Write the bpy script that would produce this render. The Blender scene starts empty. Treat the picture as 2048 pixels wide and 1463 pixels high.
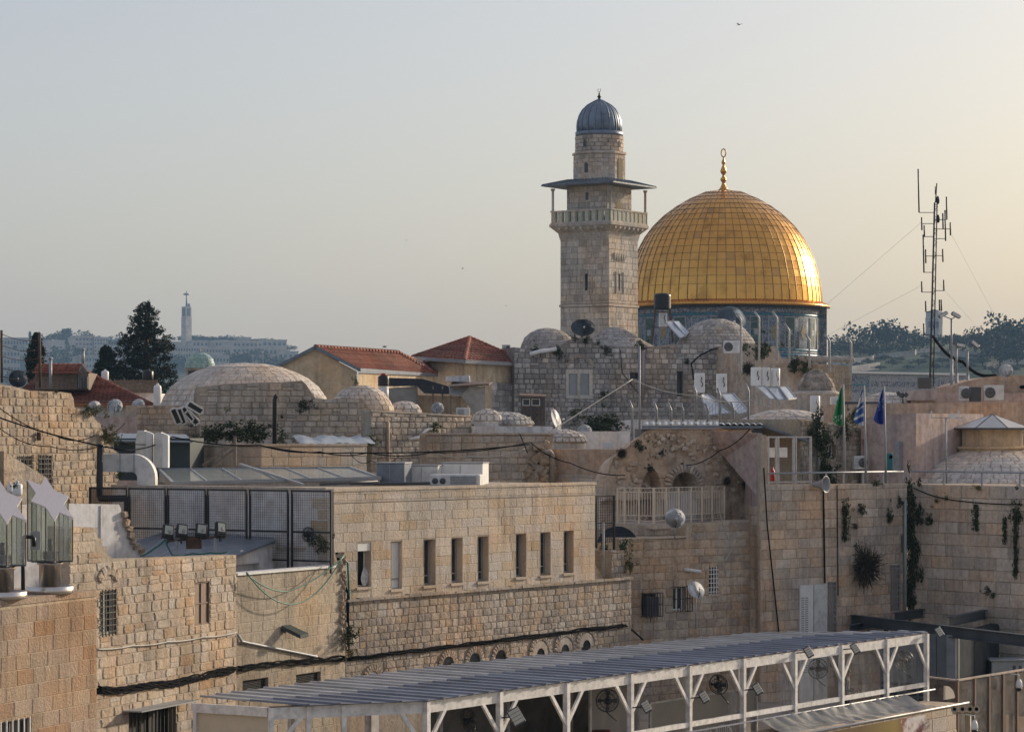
import bpy, math, random
import numpy as np
from mathutils import Vector, Matrix, noise as mnoise

# ------------------------------------------------------------------ camera, sky, sun, exposure
F, HX, HY, CZ = 5500.0, 1024.0, 865.0, 30.0          # focal length in photo pixels, horizon, eye height
sc = bpy.context.scene
col = sc.collection
cam = bpy.data.cameras.new("Camera")
cam_o = bpy.data.objects.new("Camera", cam); col.objects.link(cam_o)
cam_o.location = (0, 0, CZ); cam_o.rotation_euler = (math.pi / 2, 0, 0)
cam.sensor_width = 36.0; cam.lens = 36.0 * F / 2048.0
cam.shift_y = (HY - 731.5) / 2048.0
cam.clip_start = 1.0; cam.clip_end = 20000.0
sc.camera = cam_o
HAZE_DENS = 0.00013
SUN_AZ, SUN_EL = math.radians(48), math.radians(16)    # azimuth to the right of the view direction
world = bpy.data.worlds.new("World"); sc.world = world; world.use_nodes = True
wn, wl = world.node_tree.nodes, world.node_tree.links
bg = wn["Background"]
sky = wn.new("ShaderNodeTexSky"); sky.sky_type = 'NISHITA'; sky.sun_disc = False
sky.sun_elevation = SUN_EL; sky.sun_rotation = SUN_AZ
sky.altitude = 700; sky.air_density = 1.0; sky.dust_density = 6.0; sky.ozone_density = 1.5
hs = wn.new("ShaderNodeHueSaturation"); hs.inputs["Saturation"].default_value = 1.35
wl.new(sky.outputs[0], hs.inputs["Color"])
veil = wn.new("ShaderNodeMix"); veil.data_type = 'RGBA'; veil.inputs[0].default_value = 0.43      # an even veil of high haze over the whole sky
wl.new(hs.outputs[0], veil.inputs[6]); veil.inputs[7].default_value = (5.15, 4.68, 4.72, 1)
wl.new(veil.outputs[2], bg.inputs["Color"])
bg.inputs["Strength"].default_value = 0.104
sun = bpy.data.lights.new("Sun", 'SUN'); sun.energy = 3.1; sun.angle = math.radians(2.5); sun.color = (1.0, 0.86, 0.68)
sun_o = bpy.data.objects.new("Sun", sun); col.objects.link(sun_o)
sdir = Vector((math.sin(SUN_AZ) * math.cos(SUN_EL), math.cos(SUN_AZ) * math.cos(SUN_EL), math.sin(SUN_EL)))
sun_o.rotation_euler = sdir.to_track_quat('Z', 'Y').to_euler()
sc.view_settings.view_transform = 'Standard'; sc.view_settings.look = 'None'
sc.view_settings.gamma = 1.0; sc.view_settings.exposure = 0.45
sc.view_settings.use_curve_mapping = False
sc.cycles.use_denoising = True
sc.cycles.max_bounces = 5; sc.cycles.diffuse_bounces = 3; sc.cycles.glossy_bounces = 3
sc.cycles.transparent_max_bounces = 12; sc.cycles.transmission_bounces = 4; sc.cycles.volume_bounces = 1
sc.cycles.sample_clamp_indirect = 6.0

# ------------------------------------------------------------------ helpers
R = random.Random(7)
I4 = Matrix.Identity(4)
def P(x, y, D): return Vector(((x - HX) * D / F, D, CZ + (HY - y) * D / F))
def Z(y, D): return CZ + (HY - y) * D / F
def px(n, D): return n * D / F

ROOTM = {}
def thing(name, label, cat, loc=(0, 0, 0), rz=0.0, group=None):
    o = bpy.data.objects.new(name, None); col.objects.link(o)
    o.empty_display_size = .2
    o.location = loc; o.rotation_euler = (0, 0, rz)
    o["label"] = label; o["category"] = cat
    if group: o["group"] = group
    ROOTM[o.name] = Matrix.Translation(Vector(loc)) @ Matrix.Rotation(rz, 4, 'Z')
    return o
def RM(o):
    while o.parent and o.name not in ROOTM: o = o.parent
    return ROOTM.get(o.name, I4)
def tag(o, label, cat, group=None):
    o["label"] = label; o["category"] = cat
    if group: o["group"] = group
    return o
def struct(o, kind="structure"):
    o["kind"] = kind; return o

class MB:
    """collects shapes in world space (through M) and builds ONE mesh object"""
    def __init__(s, M=None): s.v = []; s.f = []; s.sm = []; s.M = M
    def add(s, vs, fs, smooth=False, M=None):
        b = len(s.v); T = M if M is not None else s.M
        if T is not None: s.v += [tuple(T @ Vector(v)) for v in vs]
        else: s.v += [tuple(v) for v in vs]
        s.f += [tuple(i + b for i in f) for f in fs]; s.sm += [smooth] * len(fs)
        return s
    def box(s, x0, x1, y0, y1, z0, z1, M=None):
        return s.add([(x0,y0,z0),(x1,y0,z0),(x1,y1,z0),(x0,y1,z0),(x0,y0,z1),(x1,y0,z1),(x1,y1,z1),(x0,y1,z1)],
                     [(0,3,2,1),(4,5,6,7),(0,1,5,4),(1,2,6,5),(2,3,7,6),(3,0,4,7)], M=M)
    def cbox(s, c, sz, bev=0.0, M=None):
        (a, b, c_), (w, d, h) = c, sz
        if not bev: return s.box(a-w/2, a+w/2, b-d/2, b+d/2, c_-h/2, c_+h/2, M=M)
        vs = []; e = bev
        for z, k in ((-h/2, e), (-h/2+e, 0), (h/2-e, 0), (h/2, e)):
            x, y = w/2-k, d/2-k
            for q in ((-x,-y+e),(-x+e,-y),(x-e,-y),(x,-y+e),(x,y-e),(x-e,y),(-x+e,y),(-x,y-e)):
                vs.append((a+q[0], b+q[1], c_+z))
        fs = [tuple(range(7,-1,-1)), tuple(range(24,32))]
        for r in range(3):
            for i in range(8): fs.append((r*8+i, r*8+(i+1)%8, r*8+8+(i+1)%8, r*8+8+i))
        return s.add(vs, fs, M=M)
    def bar(s, a, b, w, h=None):
        a, b = Vector(a), Vector(b); h = h or w
        d = (b - a); L = d.length
        if L < 1e-6: return s
        d.normalize(); up = Vector((0,0,1)) if abs(d.z) < .95 else Vector((0,1,0))
        x = d.cross(up).normalized(); y = x.cross(d)
        vs = [p + x*(sx*w/2) + y*(sy*h/2) for p in (a, b) for sx, sy in ((-1,-1),(1,-1),(1,1),(-1,1))]
        return s.add(vs, [(0,3,2,1),(4,5,6,7),(0,1,5,4),(1,2,6,5),(2,3,7,6),(3,0,4,7)])
    def tube(s, pts, r, n=6, caps=True):
        pts = [Vector(p) for p in pts]; vs = []; fs = []
        rr = r if isinstance(r, (list, tuple)) else [r]*len(pts)
        prev = None
        for i, p in enumerate(pts):
            d = (pts[min(i+1, len(pts)-1)] - pts[max(i-1, 0)])
            if d.length < 1e-9: d = Vector((0,0,1))
            d.normalize()
            if prev is None:
                up = Vector((0,0,1)) if abs(d.z) < .9 else Vector((1,0,0))
                x = d.cross(up).normalized()
            else:
                x = (prev - d*prev.dot(d))
                x = x.normalized() if x.length > 1e-6 else d.orthogonal().normalized()
            prev = x; y = d.cross(x)
            for k in range(n):
                a = 2*math.pi*k/n; vs.append(p + (x*math.cos(a) + y*math.sin(a))*rr[i])
        for i in range(len(pts)-1):
            for k in range(n): fs.append((i*n+k, i*n+(k+1)%n, i*n+n+(k+1)%n, i*n+n+k))
        if caps: fs += [tuple(range(n-1,-1,-1)), tuple(range((len(pts)-1)*n, len(pts)*n))]
        return s.add(vs, fs, smooth=True)
    def lathe(s, prof, n=24, c=(0,0,0), smooth=True, a0=0.0, a1=2*math.pi, M=None, ribs=0.0, nrib=0):
        vs = []; fs = []; full = abs(a1-a0-2*math.pi) < 1e-6; m = n if full else n+1
        for (r, z) in prof:
            for k in range(m):
                a = a0 + (a1-a0)*k/n
                q = r*(1 + (ribs*abs(math.cos(a*nrib/2)) if nrib else 0))
                vs.append((c[0]+q*math.cos(a), c[1]+q*math.sin(a), c[2]+z))
        for i in range(len(prof)-1):
            for k in range(n): fs.append((i*m+k, i*m+(k+1)%m, (i+1)*m+(k+1)%m, (i+1)*m+k))
        if full:
            if prof[0][0] > 1e-4: fs.append(tuple(range(n-1,-1,-1)))
            if prof[-1][0] > 1e-4: fs.append(tuple(range((len(prof)-1)*m, len(prof)*m)))
        return s.add(vs, fs, smooth, M=M)
    def prism(s, pts, a, M=None):
        """polygon pts (world/local 3-vectors) extruded by vector a"""
        n = len(pts); a = Vector(a); vs = [Vector(p) for p in pts] + [Vector(p)+a for p in pts]
        return s.add(vs, [tuple(range(n-1,-1,-1)), tuple(range(n,2*n))] + [(i,(i+1)%n,n+(i+1)%n,n+i) for i in range(n)], M=M)
    def quad(s, a, b, c, d): return s.add([a,b,c,d], [(0,1,2,3)])
    def build(s, name, mat, parent=None, kind=None, at=None):
        me = bpy.data.meshes.new(name)
        vs = s.v
        if parent is not None:
            inv = RM(parent).inverted(); vs = [tuple(inv @ Vector(v)) for v in vs]
        elif at is not None:
            A = Vector(at); vs = [tuple(Vector(v)-A) for v in vs]
        me.from_pydata(vs, [], s.f)
        if any(s.sm): me.polygons.foreach_set("use_smooth", s.sm)
        if mat is not None: me.materials.append(mat)
        o = bpy.data.objects.new(name, me); col.objects.link(o)
        if parent is not None: o.parent = parent
        elif at is not None: o.location = at
        if kind: o["kind"] = kind
        return o

def dup(o, parent=None, loc=None, rz=None, label=None, scale=None):
    c = o.copy(); col.objects.link(c)
    if parent is not None: c.parent = parent
    if loc is not None: c.location = loc
    if rz is not None: c.rotation_euler = (0, 0, rz)
    if scale is not None: c.scale = (scale,)*3
    if label: c["label"] = label
    if o.parent is None: ROOTM[c.name] = Matrix.Translation(c.location) @ Matrix.Rotation(c.rotation_euler.z, 4, 'Z')
    for ch in list(o.children): dup(ch, c)
    return c

# ------------------------------------------------------------------ materials
def newmat(name):
    m = bpy.data.materials.new(name); m.use_nodes = True
    nt = m.node_tree; b = nt.nodes["Principled BSDF"]
    return m, nt.nodes, nt.links, b
def ramp(N, pts, interp='LINEAR'):
    r = N.new("ShaderNodeValToRGB"); e = r.color_ramp; e.interpolation = interp
    while len(e.elements) < len(pts): e.elements.new(0.5)
    for el, (p, c) in zip(e.elements, pts): el.position = p; el.color = (*c, 1) if len(c) == 3 else c
    return r
def nz(N, L, scale, detail=3, rough=.55, vec=None):
    n = N.new("ShaderNodeTexNoise"); n.inputs["Scale"].default_value = scale
    n.inputs["Detail"].default_value = detail; n.inputs["Roughness"].default_value = rough
    if vec is None:
        g = N.new("ShaderNodeNewGeometry"); vec = g.outputs["Position"]
    L.new(vec, n.inputs["Vector"]); return n
def mul(N, L, a, b, fac=1.0, mode='MULTIPLY'):
    m = N.new("ShaderNodeMix"); m.data_type = 'RGBA'; m.blend_type = mode; m.inputs[0].default_value = fac
    L.new(a, m.inputs[6]); L.new(b, m.inputs[7]); return m.outputs[2]
def stone_mat(name, cols, stain=.5, grain=14, bump=.35, stain_scale=.5, rough=.92, bscale=None, dark=(.45,.42,.40), streak=.6):
    if name.startswith(('limestone', 'mortar', 'rubble', 'coping', 'smooth', 'grey_dome', 'concrete')):      # keep the limestones a greyed cream
        cols = [tuple(x + (sum(c)/3 - x)*.10 for x in c) for c in cols]
    cols = [tuple(min(.8, x*1.15) for x in c) for c in cols]
    m, N, L, b = newmat(name)
    oi = N.new("ShaderNodeObjectInfo"); g = N.new("ShaderNodeNewGeometry")
    ad = N.new("ShaderNodeMath"); L.new(oi.outputs["Random"], ad.inputs[0]); L.new(g.outputs["Random Per Island"], ad.inputs[1])
    fr = N.new("ShaderNodeMath"); fr.operation = 'FRACT'; L.new(ad.outputs[0], fr.inputs[0])
    k = len(cols); rp = ramp(N, [((i+.0)/k, c) for i, c in enumerate(cols)]); L.new(fr.outputs[0], rp.inputs[0])
    n1 = nz(N, L, stain_scale, 4, .65, g.outputs["Position"]); r1 = ramp(N, [(.30, dark), (.55, (1,1,1)), (.8, (1.12,1.08,1.02))]); L.new(n1.outputs[0], r1.inputs[0])
    c = mul(N, L, rp.outputs[0], r1.outputs[0], stain)
    n2 = nz(N, L, grain, 4, .7, g.outputs["Position"]); r2 = ramp(N, [(.25, (.62,.58,.54)), (.6, (1,1,1)), (.8, (1.14,1.12,1.08))]); L.new(n2.outputs[0], r2.inputs[0])
    c = mul(N, L, c, r2.outputs[0], .8)
    if streak:      # rain streaks and large repaired or greyed zones
        mp = N.new("ShaderNodeMapping"); mp.inputs["Scale"].default_value = (1.6, 1.6, .16); L.new(g.outputs["Position"], mp.inputs["Vector"])
        n4 = nz(N, L, 2.2, 4, .65, mp.outputs[0]); r4 = ramp(N, [(.30, (.55,.53,.52)), (.52, (1,1,1)), (.75, (1.08,1.06,1.03))]); L.new(n4.outputs[0], r4.inputs[0])
        c = mul(N, L, c, r4.outputs[0], streak)
        n5 = nz(N, L, .32, 3, .6, g.outputs["Position"]); r5 = ramp(N, [(.38, (.90,.93,.97)), (.5, (1,1,1)), (.64, (1.08,.97,.86))]); L.new(n5.outputs[0], r5.inputs[0])
        c = mul(N, L, c, r5.outputs[0], 1.0)
    L.new(c, b.inputs["Base Color"]); b.inputs["Roughness"].default_value = rough; b.inputs["Specular IOR Level"].default_value = .2
    if bump:
        n3 = n2 if bscale is None else nz(N, L, bscale, 4, .7, g.outputs["Position"])
        bp = N.new("ShaderNodeBump"); bp.inputs["Strength"].default_value = bump; bp.inputs["Distance"].default_value = .05
        L.new(n3.outputs[0], bp.inputs["Height"]); L.new(bp.outputs[0], b.inputs["Normal"])
    return m
def pm(name, c, rough=.6, metal=0.0, var=.25, scale=2.0, bump=0.0, spec=.4, rnd=.0, streak=False):
    m, N, L, b = newmat(name)
    n = nz(N, L, scale, 4, .6)
    if streak:
        mp = N.new("ShaderNodeMapping"); mp.inputs["Scale"].default_value = (1, 1, .12)
        g = N.new("ShaderNodeNewGeometry"); L.new(g.outputs["Position"], mp.inputs["Vector"]); L.new(mp.outputs[0], n.inputs["Vector"])
    lo = tuple(x*(1-var) for x in c); hi = tuple(min(1, x*(1+var*.5)) for x in c)
    r = ramp(N, [(.3, lo), (.55, c), (.75, hi)]); L.new(n.outputs[0], r.inputs[0])
    out = r.outputs[0]
    if rnd:
        oi = N.new("ShaderNodeObjectInfo"); r2 = ramp(N, [(0, (1-rnd,)*3), (1, (1+rnd*.4,)*3)]); L.new(oi.outputs["Random"], r2.inputs[0])
        out = mul(N, L, out, r2.outputs[0])
    L.new(out, b.inputs["Base Color"]); b.inputs["Roughness"].default_value = rough; b.inputs["Metallic"].default_value = metal
    b.inputs["Specular IOR Level"].default_value = spec
    if bump:
        bp = N.new("ShaderNodeBump"); bp.inputs["Strength"].default_value = bump; bp.inputs["Distance"].default_value = .03
        n3 = nz(N, L, scale*6, 4, .7); L.new(n3.outputs[0], bp.inputs["Height"]); L.new(bp.outputs[0], b.inputs["Normal"])
    return m
def clear_mat(name, tint=(1,1,1), gloss=.12, rough=.08, haze=.1):
    m, N, L, b = newmat(name); N.remove(b)
    t = N.new("ShaderNodeBsdfTransparent"); t.inputs[0].default_value = (*tint, 1)
    g = N.new("ShaderNodeBsdfGlossy"); g.inputs["Roughness"].default_value = rough; g.inputs[0].default_value = (.9,.9,.9,1)
    d = N.new("ShaderNodeBsdfDiffuse"); d.inputs[0].default_value = (.75,.75,.75,1)
    n = nz(N, L, 1.5, 4, .7); r = ramp(N, [(.4, (haze*.3,)*3), (.7, (haze*1.6,)*3)]); L.new(n.outputs[0], r.inputs[0])
    m1 = N.new("ShaderNodeMixShader"); L.new(r.outputs[0], m1.inputs[0]); L.new(t.outputs[0], m1.inputs[1]); L.new(d.outputs[0], m1.inputs[2])
    m2 = N.new("ShaderNodeMixShader"); m2.inputs[0].default_value = gloss; L.new(m1.outputs[0], m2.inputs[1]); L.new(g.outputs[0], m2.inputs[2])
    bp = N.new("ShaderNodeBump"); bp.inputs["Strength"].default_value = .25; L.new(n.outputs[0], bp.inputs["Height"]); L.new(bp.outputs[0], g.inputs["Normal"])
    L.new(m2.outputs[0], N["Material Output"].inputs[0]); return m
def leaf_mat(name, c1, c2):
    m, N, L, b = newmat(name)
    g = N.new("ShaderNodeNewGeometry"); r = ramp(N, [(0, c1), (1, c2)]); L.new(g.outputs["Random Per Island"], r.inputs[0])
    L.new(r.outputs[0], b.inputs["Base Color"]); b.inputs["Roughness"].default_value = .7; b.inputs["Specular IOR Level"].default_value = .2
    return m

S_FACADE = stone_mat("limestone_bush_hammered", [(.60,.50,.39),(.56,.48,.39),(.64,.55,.44),(.56,.42,.27),(.58,.52,.46),(.60,.49,.37)], stain=.35, grain=22, bump=.75, bscale=13)
S_CORNER = stone_mat("limestone_warm_ashlar", [(.37,.26,.175),(.33,.245,.17),(.39,.29,.205),(.34,.21,.12),(.38,.29,.22)], stain=.45, grain=24, bump=.8, bscale=15)
S_RUBBLE = stone_mat("limestone_rubble", [(.48,.39,.29),(.42,.35,.28),(.56,.47,.37),(.44,.30,.18),(.50,.44,.37),(.38,.31,.25),(.50,.40,.29)], stain=.6, grain=9, bump=.8)
S_DRESSED = stone_mat("limestone_rough_dressed", [(.46,.38,.29),(.41,.34,.27),(.53,.44,.35),(.44,.32,.21),(.50,.44,.37),(.36,.30,.25)], stain=.5, grain=8, bump=.8)
S_WARMRUB = stone_mat("limestone_warm_rubble", [(.50,.38,.26),(.44,.34,.24),(.56,.44,.31),(.42,.29,.18),(.50,.41,.31),(.37,.30,.23)], stain=.65, grain=8, bump=.8)
S_MID = stone_mat("limestone_weathered", [(.54,.46,.37),(.47,.41,.34),(.60,.52,.43),(.46,.37,.28),(.56,.50,.43),(.40,.35,.30)], stain=.55, grain=7, bump=.6)
S_GREY = stone_mat("limestone_grey_old", [(.43,.40,.36),(.31,.29,.27),(.54,.51,.47),(.24,.23,.22),(.47,.44,.40),(.63,.60,.55),(.36,.34,.31)], stain=.6, grain=6, bump=.6)
S_MINA = stone_mat("limestone_minaret", [(.55,.49,.42),(.48,.43,.37),(.61,.55,.48),(.40,.36,.31),(.57,.50,.42)], stain=.45, grain=5, bump=.5)
S_RIGHT = stone_mat("limestone_shaded_wall", [(.58,.48,.38),(.50,.42,.34),(.66,.56,.46),(.58,.43,.30),(.61,.53,.45),(.47,.40,.33)], stain=.55, grain=7, bump=.6, stain_scale=.35)
S_DOME = stone_mat("limestone_dome_paving", [(.62,.56,.50),(.56,.51,.45),(.68,.62,.55),(.50,.45,.40),(.63,.56,.49)], stain=.5, grain=6, bump=.5)
S_BLOCK = stone_mat("concrete_block", [(.44,.36,.26),(.41,.34,.25),(.46,.38,.28)], stain=.7, grain=10, bump=.4)
MORTAR = stone_mat("mortar", [(.42,.35,.27),(.42,.35,.27)], stain=.7, grain=10, bump=.5)
MORTAR_G = stone_mat("mortar_grey", [(.30,.275,.25),(.30,.275,.25)], stain=.7, grain=8, bump=.5)
MORTAR_L = stone_mat("mortar_light", [(.46,.38,.28),(.46,.38,.28)], stain=.4, grain=12, bump=.4)
RUBCORE = stone_mat("rubble_core", [(.54,.44,.34),(.54,.44,.34)], stain=.6, grain=3.5, bump=1.0, stain_scale=1.2)
PL_PINK = stone_mat("plaster_pink", [(.49,.395,.36),(.49,.395,.36)], stain=.55, grain=4, bump=.2, dark=(.6,.55,.55))
PL_PEACH = stone_mat("plaster_peach", [(.50,.38,.29),(.50,.38,.29)], stain=.5, grain=4, bump=.2, dark=(.6,.55,.5))
PL_CREAM = stone_mat("plaster_cream", [(.56,.45,.31),(.56,.45,.31)], stain=.45, grain=3, bump=.2, dark=(.62,.58,.52))
PL_WHITE = stone_mat("plaster_white", [(.70,.68,.67),(.70,.68,.67)], stain=.4, grain=3, bump=.15, dark=(.6,.58,.55))
COPING = stone_mat("coping_stone", [(.52,.44,.36),(.50,.43,.36)], stain=.5, grain=10, bump=.3)
TILE = stone_mat("red_roof_tile", [(.25,.08,.052),(.18,.065,.048),(.30,.11,.075),(.21,.075,.055),(.26,.12,.085)], stain=.8, grain=3, bump=.15, rough=.8)
WHITE = pm("white_paint", (.72,.72,.70), .45, var=.12, scale=3)
DIRTY_WHITE = pm("dirty_white_paint", (.62,.62,.60), .5, var=.25, scale=4)
BLACK = pm("black_metal", (.015,.015,.017), .45, var=.3)
BLACKP = pm("black_plastic", (.012,.013,.016), .4, var=.3)
RUST = pm("rusty_steel", (.12,.07,.05), .75, var=.5, scale=6)
STEEL = pm("galvanised_steel", (.34,.36,.38), .55, .25, var=.2, scale=5)
GREY = pm("grey_paint", (.30,.31,.32), .5, var=.2)
DGREY = pm("dark_grey_paint", (.07,.075,.08), .5, var=.3)
BLUEGREY = pm("blue_grey_sheet_roof", (.17,.20,.24), .4, .3, var=.3, scale=2.5)
STAINLESS = pm("brushed_stainless", (.62,.58,.54), .28, 1.0, var=.15, scale=30)
GLASS_D = pm("dark_window_glass", (.028,.031,.034), .06, var=.3, spec=.5)
GLASS_G = pm("greenish_glass", (.05,.065,.06), .06, var=.4, scale=6, spec=.5)
WOOD = pm("weathered_wood", (.22,.17,.13), .8, var=.4, scale=8)
CABLE = pm("black_cable", (.010,.010,.011), .95, var=.3, spec=.05)
CABLE_W = pm("pale_cable", (.45,.44,.40), .6, var=.3)
CABLE_G = pm("green_hose", (.015,.16,.12), .5, var=.3)
DISH = pm("dish_grey_white", (.66,.67,.68), .6, var=.15, scale=4)
DISH_D = pm("dish_dark", (.05,.065,.08), .55, var=.3)
LEAF = leaf_mat("leaf_green", (.022,.040,.012), (.075,.105,.03))
LEAF_D = leaf_mat("leaf_dark", (.018,.026,.012), (.055,.075,.030))
LEAF_Y = leaf_mat("leaf_dry", (.06,.065,.02), (.16,.14,.045))
LEAF_F = leaf_mat("leaf_conifer", (.008,.015,.010), (.028,.044,.024))
TWIG = leaf_mat("dry_twig", (.03,.024,.018), (.09,.075,.05))
BARK = pm("bark", (.06,.045,.035), .9, var=.4, scale=5, bump=.5)
# ------------------------------------------------------------------ stones and walls
_sv = {}
def stone_variants(style, mat):
    k = (style, mat.name)
    if k in _sv: return _sv[k]
    out = []; r = random.Random(hash(style) % 1000 if False else {'ash':1,'rough':2,'rubble':3,'flat':4}[style])
    for i in range(7):
        if style in ('ash', 'flat'):
            c = [(-.5,-.5),(.5,-.5),(.5,.5),(-.5,.5)]
            j = .01
            o = [(x*(1-r.random()*j), 0, z*(1-r.random()*j)) for x, z in c]
            q = .965 if style == 'ash' else .95
            n = [(x*q, -1 - r.uniform(-.15,.15), z*(q-.03)) for x, _, z in o]
            vs = o + n; fs = [(0,1,5,4),(1,2,6,5),(2,3,7,6),(3,0,4,7),(4,5,6,7)]
        else:
            jc = .07 if style == 'rough' else .15
            base = [(-.5,-.5),(0,-.5),(.5,-.5),(.5,0),(.5,.5),(0,.5),(-.5,.5),(-.5,0)]
            o = []
            for q, (x, z) in enumerate(base):
                t = jc if q % 2 == 0 else jc*.35
                o.append((x*(1-r.random()*t), 0, z*(1-r.random()*t)))
            ins = .91 if style == 'rough' else .92
            n = [(x*ins + r.uniform(-.03,.03), -r.uniform(.7,1.0), z*ins + r.uniform(-.03,.03)) for x, _, z in o]
            ce = (r.uniform(-.15,.15), -r.uniform(.85,1.2), r.uniform(-.15,.15))
            vs = o + n + [ce]
            fs = [(q,(q+1)%8,8+(q+1)%8,8+q) for q in range(8)] + [(8+q,8+(q+1)%8,16) for q in range(8)]
        me = bpy.data.meshes.new("stone"); me.from_pydata(vs, [], fs); me.materials.append(mat)
        out.append((me, vs, fs))
    _sv[k] = out; return out

_nst = {}
def put_stones(root, mats, style, mat, cap=300, name='stone', rnd=None):
    """mats: list of (world matrix, area). The largest become objects of their own, the rest one joined part."""
    if not mats: return
    rnd = rnd or R
    var = stone_variants(style, mat); inv = RM(root).inverted()
    left = max(0, cap - _nst.get(root.name, 0))
    mats = sorted(mats, key=lambda t: -t[1])
    for M, _ in mats[:left]:
        o = bpy.data.objects.new(name, rnd.choice(var)[0]); o.parent = root
        o.matrix_basis = inv @ M; col.objects.link(o)
    _nst[root.name] = _nst.get(root.name, 0) + min(left, len(mats))
    rest = mats[left:]
    if rest:
        mb = MB()
        for M, _ in rest:
            _, vs, fs = rnd.choice(var); mb.add(vs, fs, M=M)
        mb.build(name + 's', mat, root, kind='stuff')

class Frame:
    def __init__(s, A, B):
        s.ax, s.ay = (A[0]-HX)*A[1]/F, A[1]; s.bx, s.by = (B[0]-HX)*B[1]/F, B[1]
        s.dx, s.dy = s.bx-s.ax, s.by-s.ay; s.L = math.hypot(s.dx, s.dy); s.rz = math.atan2(s.dy, s.dx)
        s.M = Matrix.Translation((s.ax, s.ay, 0)) @ Matrix.Rotation(s.rz, 4, 'Z')
    def u(s, x):
        k = (x-HX)/F; return (k*s.ay - s.ax)/(s.dx - k*s.dy)*s.L
    def D(s, x): return s.ay + s.u(x)/s.L*s.dy
    def uz(s, x, y): return s.u(x), Z(y, s.D(x))
    def rect(s, x0, y0, x1, y1):
        u0, u1 = s.u(x0), s.u(x1); Dm = (s.D(x0)+s.D(x1))/2
        return (u0, u1, Z(y1, Dm), Z(y0, Dm))
    def pt(s, u, w, z): return s.M @ Vector((u, -w, z))
    def at(s, x, y, w=0.0): u, z = s.uz(x, y); return s.pt(u, w, z)

def prof_fn(tp):
    def f(u):
        if u <= tp[0][0]: return tp[0][1]
        for (a, za), (b, zb_) in zip(tp, tp[1:]):
            if u <= b: return za + (zb_-za)*(u-a)/max(b-a, 1e-6)
        return tp[-1][1]
    return f

def subtract(rect, hole):
    a, b, c, d = rect; e, f_, g, h = hole[:4]
    if e >= b or f_ <= a or g >= d or h <= c: return [rect]
    out = []
    if e > a: out.append((a, e, c, d))
    if f_ < b: out.append((f_, b, c, d))
    m0, m1 = max(a, e), min(b, f_)
    if g > c: out.append((m0, m1, c, g))
    if h < d: out.append((m0, m1, h, d))
    return out

def wall(root, A, B, zt, zb, mat, core=None, course=(.28,.32), lens=(.4,.7), style='ash', openings=(), top=None,
         thick=1.0, joint=.012, depth=.02, seed=1, cap=300, stones=True, clear=0.0, corename='wall', keep=(), fr=None, w0=0.0, zs=None):
    core = core or MORTAR
    fr = fr or Frame(A, B); L = fr.L; r = random.Random(seed)
    tp = sorted([fr.uz(*q) for q in top]) if top else [(0, zt), (L, zt)]
    tf = prof_fn(tp)
    us = sorted(set([0, L] + [min(max(u, 0), L) for u, _ in tp] + [min(max(q, 0), L) for o in openings for q in o[:2]]))
    mb = MB(fr.M)
    for a, b in zip(us, us[1:]):
        if b-a < 1e-5: continue
        m = (a+b)/2
        hs_ = sorted([(o[2], o[3]) for o in openings if o[0]-1e-6 <= m <= o[1]+1e-6])
        z = zb
        for h0, h1 in hs_:
            if h0 > z: mb.quad((a,0,z),(b,0,z),(b,0,h0),(a,0,h0))
            z = max(z, h1)
        if tf(a) > z or tf(b) > z: mb.quad((a,0,z),(b,0,z),(b,0,max(tf(b), z)),(a,0,max(tf(a), z)))
        mb.quad((a,0,tf(a)),(b,0,tf(b)),(b,thick,tf(b)),(a,thick,tf(a)))
        mb.quad((a,thick,zb),(b,thick,zb),(b,thick,tf(b)),(a,thick,tf(a)))
    for o in openings:
        u0, u1, z0, z1 = o[:4]; d = o[4] if len(o) > 4 else .25
        mb.quad((u0,0,z0),(u0,d,z0),(u0,d,z1),(u0,0,z1)); mb.quad((u1,0,z0),(u1,d,z0),(u1,d,z1),(u1,0,z1))
        mb.quad((u0,0,z0),(u1,0,z0),(u1,d,z0),(u0,d,z0)); mb.quad((u0,0,z1),(u1,0,z1),(u1,d,z1),(u0,d,z1))
    for u in (0, L): mb.quad((u,0,zb),(u,thick,zb),(u,thick,tf(u)),(u,0,tf(u)))
    mb.build(corename, core, root)
    if stones:
        out = []; z = zb if zs is None else zs; zmax = max(q for _, q in tp)
        holes = [(o[0]-clear, o[1]+clear, o[2]-clear, o[3]+clear) for o in openings] + list(keep)
        while z < zmax - .04:
            h = r.uniform(*course); u = -r.random()*lens[0]
            while u < L:
                w = r.uniform(*lens); a, b = max(0, u), min(L, u+w); u += w
                if b-a < .05: continue
                cells = [(a, b, z, z+h)]
                if style == 'rubble' and r.random() < .1: cells = [(a, b, z, z+h*.48), (a, b, z+h*.48, z+h)]
                for c in cells:
                    zl = min(tf(c[0]), tf(c[1]), tf((c[0]+c[1])/2)) - .004
                    if c[2] >= zl: continue
                    c = (c[0], c[1], c[2], min(c[3], zl))
                    rs = [c]
                    for ho in holes: rs = [q for x in rs for q in subtract(x, ho)]
                    for (p, q, s_, t) in rs:
                        if q-p < .05+joint or t-s_ < .05+joint: continue
                        dj = depth*r.uniform(.6, 1.4); tilt = r.uniform(-.02,.02) if style == 'rubble' else 0
                        M = fr.M @ Matrix.Translation(((p+q)/2, -w0, (s_+t)/2)) @ Matrix.Rotation(tilt, 4, 'Y') @ Matrix.Diagonal((q-p-joint, dj, t-s_-joint, 1))
                        out.append((M, (q-p)*(t-s_)))
            z += h
        put_stones(root, out, style, mat, cap, rnd=r)
    return fr

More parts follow.
